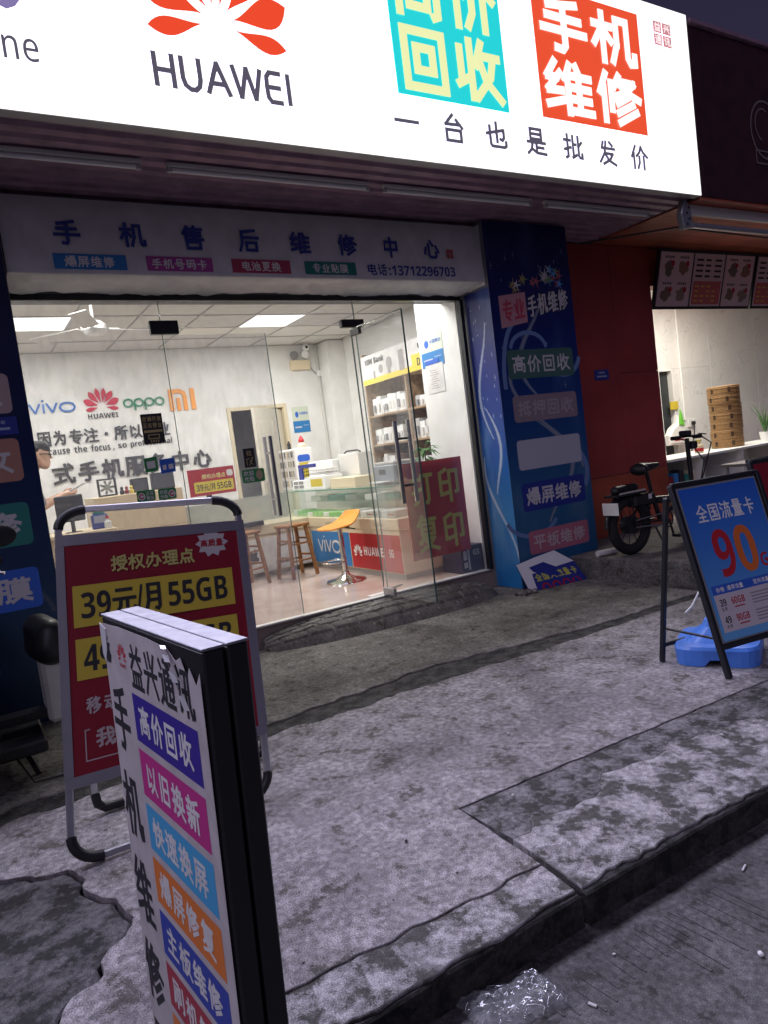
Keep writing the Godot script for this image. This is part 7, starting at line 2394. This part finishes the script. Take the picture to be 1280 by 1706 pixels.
	for i in 7:
		var wv := u * 0.006 + n * 0.002 * (1 if i % 2 else -1)
		mb.quadf(strip[i] - wv, strip[i] + wv, strip[i + 1] + wv, strip[i + 1] - wv, n)
	part("peeling_film", mb, M.sheet, b)
	mb = MB.new()
	poly(mb, f, PackedVector2Array([Vector2(-0.004, bh - 0.012), Vector2(0.03, bh - 0.02), Vector2(0.024, bh - 0.06), Vector2(0.008, bh - 0.085), Vector2(-0.004, bh - 0.07)]), 0.002, 0.001)
	part("peeling_film", mb, M.sheet, b)
	mb = MB.new()
	stagger = 0.00002
	apple_shape(mb, f, 0.027, bh - 0.062, 0.024, 0.0009)
	part("logo_print", mb, M.ink, b)
	mb = MB.new()
	petals(mb, f, 0.108, bh - 0.062, 0.026, 0.0009)
	latin(mb, f, "HUAWEI", 0.092, bh - 0.08, 0.033, 0.007, true, 0.0009)
	part("logo_print", mb, mt(0.5, 0.03, 0.05, 0.5), b)
	mb = MB.new()
	words(mb, f, "益兴通讯", 0.15, bh - 0.108, 0.062, 0.078, 0.07, 0.0085, 0.0009)
	part("title_lettering", mb, M.ink, b)
	var big := "手机维修回收"
	for k in 6:
		mb = MB.new()
		glyph(mb, f, big[k], 0.013, bh - 0.245 - k * 0.167, 0.092, 0.128, 0.0135, 0.0009)
		part("large_character", mb, M.ink, b)
	var rows := ["高价回收", "以旧换新", "快速换屏", "爆屏修复", "主板维修", "刷机解锁", "手机贴膜", "电池更换", "专业维修"]
	var rc := [M.purple, M.magenta, M.cyanrow, M.orange, M.rowblue, M.rowred, M.orange, M.teal, M.purple]
	for k in 9:
		var y1 := bh - 0.118 - k * 0.0985
		mb = MB.new()
		rect(mb, f, 0.14, y1 - 0.084, 0.425, y1, 0.0009)
		var pl := part("row_plaque", mb, rc[k], b)
		mb = MB.new()
		words(mb, f, rows[k], 0.165, y1 - 0.068, 0.05, 0.052, 0.0595, 0.0068, 0.0011)
		part("lettering", mb, M.paper, pl)
	stagger = 0.0001
	# blue data-card stand
	b = thing("poster_stand", "black A-frame stand with blue data-card poster beside the kerb", "poster stand", Vector3(3.3, G, 2.7))
	var bl := Vector3(3.03, G, 2.81)
	var br := Vector3(3.59, G, 2.91)
	var t1 := Vector3(3.02, 0.79, 2.59)
	var t2 := Vector3(3.58, 0.79, 2.69)
	a_frame(b, bl, br, t1, t2, Vector3(0.03, 0, -0.4))
	f = fr4(bl, br, t1, t2)
	W = f.w
	H = f.h
	mb = MB.new()
	var blue_tex := GradientTexture2D.new()
	var gr := Gradient.new()
	gr.set_color(0, Color(0.16, 0.42, 0.85))
	gr.set_color(1, Color(0.45, 0.75, 0.97))
	blue_tex.gradient = gr
	blue_tex.fill_from = Vector2(0, 0)
	blue_tex.fill_to = Vector2(0, 1)
	blue_tex.width = 32
	blue_tex.height = 128
	var pm := mt(0.8, 0.8, 0.8, 0.4)
	pm.albedo_texture = blue_tex
	mb.quad(at(f, 0.03, 0.17, 0.006), at(f, W - 0.03, 0.17, 0.006), at(f, W - 0.03, H - 0.03, 0.006), at(f, 0.03, H - 0.03, 0.006), f.n)
	part("poster", mb, pm, b)
	mb = MB.new()
	rect(mb, f, 0.02, 0.16, W - 0.02, H - 0.02, 0.003, 0.006)
	part("poster_back", mb, M.grey, b)
	mb = MB.new()
	words(mb, f, "全国流量卡", 0.1, 0.755, 0.068, 0.088, 0.078, 0.0085, 0.0068)
	part("title_lettering", mb, M.white, b)
	mb = MB.new()
	latin(mb, f, "9", 0.14, 0.47, 0.12, 0.24, true, 0.0068)
	part("numeral", mb, mt(0.5, 0.02, 0.03, 0.4), b)
	mb = MB.new()
	latin(mb, f, "0", 0.28, 0.47, 0.13, 0.24, true, 0.0068)
	part("numeral", mb, mt(0.7, 0.16, 0.03, 0.4), b)
	mb = MB.new()
	latin(mb, f, "GB", 0.415, 0.48, 0.11, 0.07, true, 0.0068)
	part("numeral", mb, mt(0.5, 0.02, 0.03, 0.4), b)
	mb = MB.new()
	rect(mb, f, 0.05, 0.395, W - 0.05, 0.44, 0.0068)
	part("table_head", mb, M.blue, b)
	mb = MB.new()
	rect(mb, f, 0.05, 0.21, W - 0.05, 0.3945, 0.0068)
	part("table_body", mb, mt(0.6, 0.55, 0.58, 0.5), b)
	mb = MB.new()
	words(mb, f, "价格", 0.075, 0.405, 0.024, 0.024, 0.027, 0.003, 0.0074)
	part("head_lettering", mb, M.white, b)
	mb = MB.new()
	words(mb, f, "通用流量", 0.145, 0.405, 0.024, 0.024, 0.027, 0.003, 0.0074)
	part("head_lettering", mb, M.white, b)
	mb = MB.new()
	words(mb, f, "定向流量", 0.32, 0.405, 0.024, 0.024, 0.027, 0.003, 0.0074)
	part("head_lettering", mb, M.white, b)
	for r in 2:
		mb = MB.new()
		latin(mb, f, ["39", "49"][r], 0.075, 0.335 - r * 0.085, 0.04, 0.035, true, 0.0074)
		words(mb, f, "元月", 0.075, 0.312 - r * 0.085, 0.016, 0.016, 0.02, 0.002, 0.0074)
		part("price_lettering", mb, M.ink, b)
		mb = MB.new()
		latin(mb, f, ["60GB", "90GB"][r], 0.15, 0.335 - r * 0.085, 0.085, 0.035, true, 0.0074)
		rect(mb, f, 0.16, 0.318 - r * 0.085, 0.225, 0.324 - r * 0.085, 0.0074)
		part("data_lettering", mb, M.red, b)
		mb = MB.new()
		for j in 4:
			rect(mb, f, 0.28, 0.315 + j * 0.016 - r * 0.085, 0.48 - 0.03 * (j % 2), 0.321 + j * 0.016 - r * 0.085, 0.0074)
		part("fine_print", mb, M.grey, b)
	# red stand behind it, cut by the frame
	b = thing("poster_stand", "black A-frame stand with red poster behind the blue data-card stand", "poster stand", Vector3(4.4, G, 2.3))
	bl = Vector3(4.17, G, 2.42)
	br = Vector3(4.77, G, 2.46)
	t1 = Vector3(4.2, 0.79, 2.28)
	t2 = Vector3(4.8, 0.79, 2.32)
	a_frame(b, bl, br, t1, t2, Vector3(0.02, 0, -0.35))
	f = fr4(bl, br, t1, t2)
	mb = MB.new()
	rect(mb, f, 0.02, 0.16, f.w - 0.02, f.h - 0.02, 0.006, 0.006)
	part("poster", mb, M.deepred, b)

func a_frame(b: Node3D, bl: Vector3, br: Vector3, tl: Vector3, tr: Vector3, back: Vector3) -> void:
	var mb: MB
	for e: Array in [[bl, tl], [br, tr]]:
		mb = MB.new()
		mb.bar(e[0], e[1], 0.03, 0.028, Vector3.BACK, 0.004)
		part("front_leg", mb, M.dark_metal, b)
		mb = MB.new()
		mb.bar(e[0] + back, e[1] + Vector3(0, -0.06, -0.03), 0.026, 0.024, Vector3.BACK, 0.004)
		part("rear_leg", mb, M.dark_metal, b)
		mb = MB.new()
		mb.bar((e[0] as Vector3).lerp(e[1], 0.2) + Vector3(0, 0, -0.02), (e[0] + back as Vector3).lerp(e[1], 0.2), 0.014, 0.008, Vector3.UP)
		part("spreader", mb, M.dark_metal, b)
	for v: float in [0.155, 0.995]:
		mb = MB.new()
		mb.bar(bl.lerp(tl, v), br.lerp(tr, v), 0.028, 0.026, Vector3.BACK, 0.004)
		part("cross_bar", mb, M.dark_metal, b)
	mb = MB.new()
	mb.bar((bl + back).lerp(tl, 0.1), (br + back).lerp(tr, 0.1), 0.02, 0.02, Vector3.BACK, 0.003)
	part("cross_bar", mb, M.dark_metal, b)

func wheel(b: Node3D, c: Vector3, axis: Vector3, R: float, tyre: float) -> void:
	var mb := MB.new()
	mb.torus(c, axis, R - tyre, tyre, 32, 10)
	var t := part("tyre", mb, M.rubber, b)
	mb = MB.new()
	mb.torus(c, axis, R - tyre * 1.9, 0.011, 32, 6, 1.6)
	part("rim", mb, M.dark_metal, t)
	mb = MB.new()
	mb.tube([c - axis * 0.045, c + axis * 0.045], R * 0.3, 18)
	part("hub", mb, M.dark_metal, t)
	var x := Vector3.UP.cross(axis).normalized()
	var y := axis.cross(x).normalized()
	for k in 10:
		mb = MB.new()
		var a := TAU * k / 10.0
		mb.tube([c + (x * cos(a) + y * sin(a)) * 0.03, c + (x * cos(a + 0.15) + y * sin(a + 0.15)) * (R - tyre * 2.0)], 0.003, 5)
		part("spoke", mb, M.dark_metal, t)

func build_vehicles() -> void:
	# folding electric bicycle on the forecourt
	var b := thing("electric_bicycle", "black folding electric bicycle parked against the red wall", "bicycle", Vector3(5.2, 0.03, 0.86))
	var z := 0.86
	var rw := Vector3(4.75, 0.28, z)
	var fw := Vector3(5.72, 0.28, z)
	wheel(b, rw, Vector3.BACK, 0.25, 0.042)
	wheel(b, fw, Vector3.BACK, 0.25, 0.042)
	var bb := Vector3(5.14, 0.27, z)
	var st := Vector3(5.06, 0.52, z)
	var hd := Vector3(5.62, 0.5, z)
	ptube("frame_tube", [bb, st], 0.022, M.black, b)
	ptube("frame_tube", [Vector3(5.09, 0.44, z), Vector3(5.35, 0.42, z), hd], 0.034, M.black, b, 12)
	ptube("frame_tube", [bb, Vector3(5.35, 0.36, z), hd - Vector3(0, 0.05, 0)], 0.02, M.black, b)
	for s: float in [-0.06, 0.06]:
		ptube("chain_stay", [bb + Vector3(0, 0, s), rw + Vector3(0, 0, s * 1.1)], 0.01, M.black, b)
		ptube("seat_stay", [st + Vector3(0, -0.05, s * 0.5), rw + Vector3(0, 0, s * 1.1)], 0.009, M.black, b)
		ptube("fork_blade", [hd + Vector3(0.02, -0.08, s), fw + Vector3(0, 0, s)], 0.013, M.black, b)
		ptube("rack_strut", [Vector3(4.72, 0.52, z + s), rw + Vector3(0, 0, s * 1.2)], 0.006, M.black, b)
	ptube("seat_post", [st, Vector3(5.02, 0.7, z)], 0.017, M.dark_metal, b)
	var mb := MB.new()
	sdf_mesh(mb, [[Vector3(4.93, 0.72, z - 0.05), Vector3(4.93, 0.72, z + 0.05), 0.035, 0.035], [Vector3(4.95, 0.725, z), Vector3(5.17, 0.735, z), 0.05, 0.022]], 0.012, 0.05)
	part("saddle", mb, M.black, b)
	ptube("steering_column", [hd - Vector3(0, 0.08, 0), Vector3(5.6, 0.92, z)], 0.02, M.black, b)
	ptube("handlebar", [Vector3(5.6, 0.93, z - 0.13), Vector3(5.62, 0.94, z), Vector3(5.6, 0.93, z + 0.13)], 0.012, M.black, b)
	for s: float in [-1.0, 1.0]:
		ptube("grip", [Vector3(5.6, 0.93, z + s * 0.07), Vector3(5.59, 0.93, z + s * 0.15)], 0.018, M.rubber, b)
		ptube("brake_lever", [Vector3(5.63, 0.93, z + s * 0.06), Vector3(5.67, 0.95, z + s * 0.08), Vector3(5.68, 0.94, z + s * 0.14)], 0.006, M.black, b)
	ptube("brake_cable", [Vector3(5.63, 0.93, z + 0.12), Vector3(5.74, 0.86, z + 0.14), Vector3(5.76, 0.68, z + 0.06), Vector3(5.66, 0.45, z + 0.04)], 0.006, M.ink, b)
	ptube("brake_cable", [Vector3(5.63, 0.93, z - 0.12), Vector3(5.78, 0.88, z - 0.1), Vector3(5.82, 0.7, z), Vector3(5.68, 0.42, z + 0.02)], 0.006, M.ink, b)
	pbox("display", Vector3(5.57, 0.945, z - 0.06), Vector3(5.63, 0.99, z + 0.04), M.ink, b, 0.01)
	pbox("front_lamp_case", Vector3(5.63, 0.82, z - 0.04), Vector3(5.7, 0.89, z + 0.04), M.ink, b, 0.012)
	pbox("battery", Vector3(4.78, 0.42, z - 0.055), Vector3(5.05, 0.52, z + 0.055), M.black, b, 0.015)
	pbox("rack", Vector3(4.55, 0.53, z - 0.07), Vector3(4.92, 0.55, z + 0.07), M.black, b, 0.005)
	mb = MB.new()
	sdf_mesh(mb, [[Vector3(4.62, 0.58, z), Vector3(4.85, 0.585, z), 0.04, 0.035]], 0.012, 0.02)
	part("rack_cushion", mb, M.black, b)
	pbox("reflective_strip", Vector3(4.58, 0.552, z + 0.0705), Vector3(4.9, 0.566, z + 0.074), M.mid, b)
	pbox("number_plate", Vector3(4.47, 0.4, z - 0.02), Vector3(4.475, 0.5, z + 0.14), M.paper, b, 0.001)
	pbox("sticker", Vector3(4.95, 0.47, z + 0.0555), Vector3(4.99, 0.51, z + 0.057), M.paper, b)
	mb = MB.new()
	mb.torus(bb + Vector3(0, 0, 0.075), Vector3.BACK, 0.07, 0.006, 24, 6)
	part("chain_ring", mb, M.dark_metal, b)
	for s: float in [-1.0, 1.0]:
		ptube("crank", [bb + Vector3(0, 0, 0.09 * s), bb + Vector3(0.03 * s, -0.14 * s, 0.1 * s)], 0.01, M.dark_metal, b)
		pbox("pedal", bb + Vector3(0.03 * s - 0.04, -0.14 * s - 0.012, 0.1 * s - 0.04 + 0.05 * s), bb + Vector3(0.03 * s + 0.04, -0.14 * s + 0.012, 0.1 * s + 0.04 + 0.05 * s), M.black, b, 0.004)
	for dy: float in [0.06, -0.035]:
		ptube("chain", [bb + Vector3(0, dy, 0.075), rw + Vector3(0, dy * 0.6, 0.065)], 0.006, M.grey_metal, b)
	mb = MB.new()
	var arcp := []
	for i in 11:
		var a := deg_to_rad(20 + i * 16)
		arcp.append(rw + Vector3(cos(a) * 0.275, sin(a) * 0.275, 0))
	mb.tube(arcp, 0.02, 6)
	part("mudguard", mb, M.black, b)
	ptube("kick_stand", [Vector3(5.0, 0.22, z + 0.06), Vector3(4.98, 0.034, z + 0.17)], 0.009, M.dark_metal, b)
	# scooter at the left edge
	var s := thing("scooter", "dark scooter with white side box parked at the left pillar", "scooter", Vector3(0.0, G, 1.0))
	var cx := -0.1
	wheel(s, Vector3(cx, G + 0.22, 1.55), Vector3.RIGHT, 0.22, 0.045)
	wheel(s, Vector3(cx, G + 0.22, 0.62), Vector3.RIGHT, 0.22, 0.05)
	mb = MB.new()
	sdf_mesh(mb, [[Vector3(cx, 0.1, 0.72), Vector3(cx, 0.25, 0.85), 0.12, 0.14], [Vector3(cx, 0.07, 0.9), Vector3(cx, 0.05, 1.35), 0.1, 0.08], [Vector3(cx, 0.08, 1.35), Vector3(cx, 0.6, 1.42), 0.1, 0.13], [Vector3(cx, 0.6, 1.42), Vector3(cx, 0.78, 1.38), 0.12, 0.09]], 0.02, 0.08)
	part("body", mb, M.black, s)
	mb = MB.new()
	sdf_mesh(mb, [[Vector3(cx, 0.5, 0.55), Vector3(cx, 0.48, 1.05), 0.1, 0.09]], 0.018, 0.05)
	part("seat", mb, M.rubber, s)
	ptube("handlebar", [Vector3(cx - 0.3, 0.88, 1.3), Vector3(cx, 0.86, 1.38), Vector3(cx + 0.24, 0.88, 1.3)], 0.016, M.black, s)
	ptube("mirror_stalk", [Vector3(cx + 0.18, 0.88, 1.32), Vector3(cx + 0.22, 0.96, 1.3)], 0.007, M.dark_metal, s)
	mb = MB.new()
	mb.ball(Vector3(0.145, 0.985, 1.29), Vector3(0.075, 0.05, 0.02))
	part("mirror", mb, M.black, s)
	ptube("brake_lever", [Vector3(0.02, 0.87, 1.38), Vector3(0.14, 0.83, 1.42)], 0.008, M.steel, s)
	mb = MB.new()
	mb.lathe([Vector2(0, 0.03), Vector2(0.07, 0.03), Vector2(0.085, 0.0), Vector2(0.09, -0.05)], Vector3(-0.03, 0.45, 1.55), Basis(Vector3.RIGHT, PI / 2), 24)
	var hl := part("headlamp", mb, M.black, s)
	mb = MB.new()
	mb.torus(Vector3(-0.03, 0.45, 1.575), Vector3.BACK, 0.075, 0.008, 24, 6)
	part("headlamp_ring", mb, M.cream, hl)
	mb = MB.new()
	sdf_mesh(mb, [[Vector3(0.27, 0.42, 1.0), Vector3(0.29, 0.42, 1.15), 0.085, 0.085], [Vector3(0.26, 0.5, 1.0), Vector3(0.3, 0.48, 1.15), 0.07, 0.07]], 0.012, 0.03)
	part("box_lid", mb, M.black, s)
	mb = MB.new()
	mb.b2(Vector3(0.23, 0.06, 0.95), Vector3(0.35, 0.4, 1.17), 0.02)
	part("side_box", mb, M.offwhite, s)
	pbox("box_carrier", Vector3(-0.05, 0.08, 1.0), Vector3(0.2295, 0.12, 1.1), M.black, s)
	pbox("deck", Vector3(-0.3, -0.02, 0.8), Vector3(0.2, 0.04, 1.3), M.black, s, 0.01)
	ptube("kick_stand", [Vector3(0.1, -0.02, 1.08), Vector3(0.15, G + 0.002, 1.18)], 0.014, M.black, s)
	ptube("trailing_cable", [Vector3(0.05, 0.0, 1.2), Vector3(0.12, G + 0.01, 1.3), Vector3(0.3, G + 0.006, 1.32)], 0.005, M.ink, s)

func build_small() -> void:
	# umbrella foot under the blue stand
	var b := thing("umbrella_base", "blue plastic umbrella base under the data-card stand", "umbrella base", Vector3(3.31, G, 2.58))
	var c := Vector3(3.31, G, 2.58)
	var q := Basis(Vector3.UP, deg_to_rad(28))
	var mb := MB.new()
	var ring := []
	var n := 48
	for lv: Array in [[0.0, 0.97, true], [0.085, 1.0, false], [0.1, 0.95, false], [0.105, 0.72, false], [0.17, 0.36, false], [0.2, 0.3, false], [0.205, 0.14, false]]:
		var r := []
		for k in n:
			var a := TAU * k / n
			var ca := cos(a)
			var sa := sin(a)
			var e := 5.0 if lv[1] > 0.6 else 2.2
			var rad: float = 0.207 * lv[1] / pow(pow(absf(ca), e) + pow(absf(sa), e), 1.0 / e)
			var y: float = lv[0]
			if lv[2]:
				var side := maxf(absf(ca), absf(sa))
				y = 0.035 * smoothstep(0.96, 0.995, side)
			r.append(c + q * Vector3(ca * rad, y + 0.0, sa * rad))
		ring.append(r)
	for i in ring.size() - 1:
		for k in n:
			mb.quadf(ring[i][k], ring[i][(k + 1) % n], ring[i + 1][(k + 1) % n], ring[i + 1][k], (ring[i][k] - c) * Vector3(1, 0, 1) + Vector3(0, 0.1, 0))
	for k in n:
		mb.tri(c + Vector3(0, 0.205, 0), ring[6][k], ring[6][(k + 1) % n], Vector3.UP)
	part("base_shell", mb, M.plastic_blue, b)
	ptube("pole_socket", [c + Vector3(0, 0.2055, 0), c + Vector3(0, 0.27, 0)], 0.03, M.navy, b, 14)
	for k in 4:
		mb = MB.new()
		var d := q * Vector3(cos(k * PI / 2 + 0.4), 0, sin(k * PI / 2 + 0.4))
		mb.lathe([Vector2(0.0, 0), Vector2(0.011, 0), Vector2(0.011, 0.006), Vector2(0, 0.006)], c + d * 0.078 + Vector3(0, 0.158, 0), Basis(Vector3.UP.cross(d).normalized(), 0.7), 10)
		part("filler_hole", mb, M.navy, b)
	var tie := thing("plastic_tie", "white plastic strap looped round the umbrella base", "strap", c + Vector3(0, 0.1, 0))
	ptube("strap", [c + Vector3(-0.1, 0.2, 0.04), c + Vector3(-0.06, 0.33, 0.02), c + Vector3(-0.1, 0.36, -0.02), c + Vector3(-0.14, 0.29, -0.04), c + Vector3(-0.17, 0.26, -0.06)], 0.006, M.white, tie)
	ptube("strap_tail", [c + Vector3(-0.06, 0.33, 0.02), c + Vector3(-0.055, 0.42, 0.0), c + Vector3(-0.075, 0.47, -0.01)], 0.005, M.white, tie)
	# crumpled clear bag on the road
	var f := thing("plastic_bag", "crumpled shiny clear plastic bag on the road at the kerb foot", "plastic bag", Vector3(1.0, ROAD, 3.54))
	rng.seed = 55
	var nn := 26
	var fz := FastNoiseLite.new()
	fz.seed = 6
	fz.frequency = 9.0
	fz.fractal_octaves = 4
	fz.noise_type = FastNoiseLite.TYPE_CELLULAR
	var P := func(i: int, j: int) -> Vector3:
		var u := i / float(nn) * 2.0 - 1.0
		var v := j / float(nn) * 2.0 - 1.0
		var e := 1.0 - pow(maxf(absf(u), absf(v)), 4.0)
		var x := 1.0 + u * 0.115 + 0.02 * fz.get_noise_2d(v * 2.0, 3.0)
		var zz := 3.545 + v * 0.07 + 0.03 * u + 0.02 * fz.get_noise_2d(u * 2.0, 7.0)
		return Vector3(x, ROAD + 0.004 + e * (0.01 + 0.045 * absf(fz.get_noise_2d(x * 4.0, zz * 4.0)) * (0.4 + absf(u) * 0.6)), zz)
	mb = MB.new()
	for i in nn:
		for j in nn:
			mb.quadf(P.call(i, j), P.call(i + 1, j), P.call(i + 1, j + 1), P.call(i, j + 1), Vector3.UP)
	part("bag_film", mb, M.clear_bag, f)
	mb = MB.new()
	for k in 110:
		var i := rng.randi_range(1, nn - 2)
		var j := rng.randi_range(1, nn - 2)
		if k % 3 != 0:
			i = [rng.randi_range(1, 4), rng.randi_range(nn - 6, nn - 2), rng.randi_range(3, nn - 3)][k % 3]
			j = [rng.randi_range(1, nn - 2), rng.randi_range(1, nn - 2), rng.randi_range(nn - 8, nn - 2)][k % 3]
		var a: Vector3 = P.call(i, j) + Vector3(0, 0.002, 0)
		var bb: Vector3 = P.call(clampi(i + rng.randi_range(-2, 3), 0, nn), clampi(j + rng.randi_range(-2, 3), 0, nn)) + Vector3(0, 0.004, 0)
		if a.distance_to(bb) > 0.004:
			mb.tube([a, (a + bb) / 2.0 + Vector3(0, 0.003, 0), bb], 0.0014, 4, 0.0006)
	var cr := part("bag_creases", mb, M.foil, f)
	cr.set_meta("kind", "stuff")
	# litter on the road and the pavement
	var lit := [[Vector3(1.87, ROAD, 3.59), Vector3(0.045, 0.008, 0.008), "cigarette end on the road near the kerb shadow"], [Vector3(1.57, ROAD, 3.82), Vector3(0.022, 0.014, 0.016), "white paper ball on the road at the right edge"], [Vector3(1.13, ROAD, 3.66), Vector3(0.03, 0.006, 0.012), "pale sliver beside the plastic bag"], [Vector3(1.3, ROAD, 3.58), Vector3(0.012, 0.006, 0.01), "pale chip on the road between kerb and plastic bag"], [Vector3(1.55, G, 2.92), Vector3(0.018, 0.006, 0.012), "white chip on the dark patch by the seam"], [Vector3(1.9, G, 2.5), Vector3(0.02, 0.005, 0.012), "pale chip on the front slab"], [Vector3(1.25, G, 1.2), Vector3(0.06, 0.003, 0.012), "white paper strip on the shop-side slab"], [Vector3(2.9, G, 1.0), Vector3(0.03, 0.008, 0.012), "dark scrap on the shop-side slab near the ramp"], [Vector3(1.1, G, 2.9), Vector3(0.014, 0.008, 0.012), "dark pebble on the front slab above the long crack"], [Vector3(2.45, G, 3.15), Vector3(0.02, 0.006, 0.01), "white chip on the kerb stone"]]
	for k in lit.size():
		var e: Array = lit[k]
		var t := thing("litter", e[2], "litter", e[0], "litter on road and pavement")
		mb = MB.new()
		var sz: Vector3 = e[1] * 0.75
		mb.box(e[0] + Vector3(0, sz.y / 2.0 + 0.001, 0), sz, sz.y * 0.3, Basis(Vector3.UP, k * 0.8 + 0.3))
		part("piece", mb, M.ink if k in [7, 8] else (M.paper if k in [0, 1, 6] else M.mid), t)
	# grit scattered over the slabs
	rng.seed = 71
	mb = MB.new()
	for k in 260:
		var x := rng.randf_range(0.3, 6.0)
		var zz := rng.randf_range(0.6, 3.4)
		var r := rng.randf_range(0.0015, 0.0035)
		mb.box(Vector3(x, G + r * 0.4, zz), Vector3(r * 2.0, r, r * 1.6), r * 0.3, Basis(Vector3.UP, rng.randf() * 3.0))
	var gr := Node3D.new()
	var o := MeshInstance3D.new()
	o.name = "grit"
	o.mesh = mb.mesh()
	o.material_override = M.concrete_patch
	o.set_meta("kind", "stuff")
	o.set_meta("label", "fine grit scattered over the concrete pavement slabs")
	o.set_meta("category", "grit")
	add_child(o)
	gr.free()
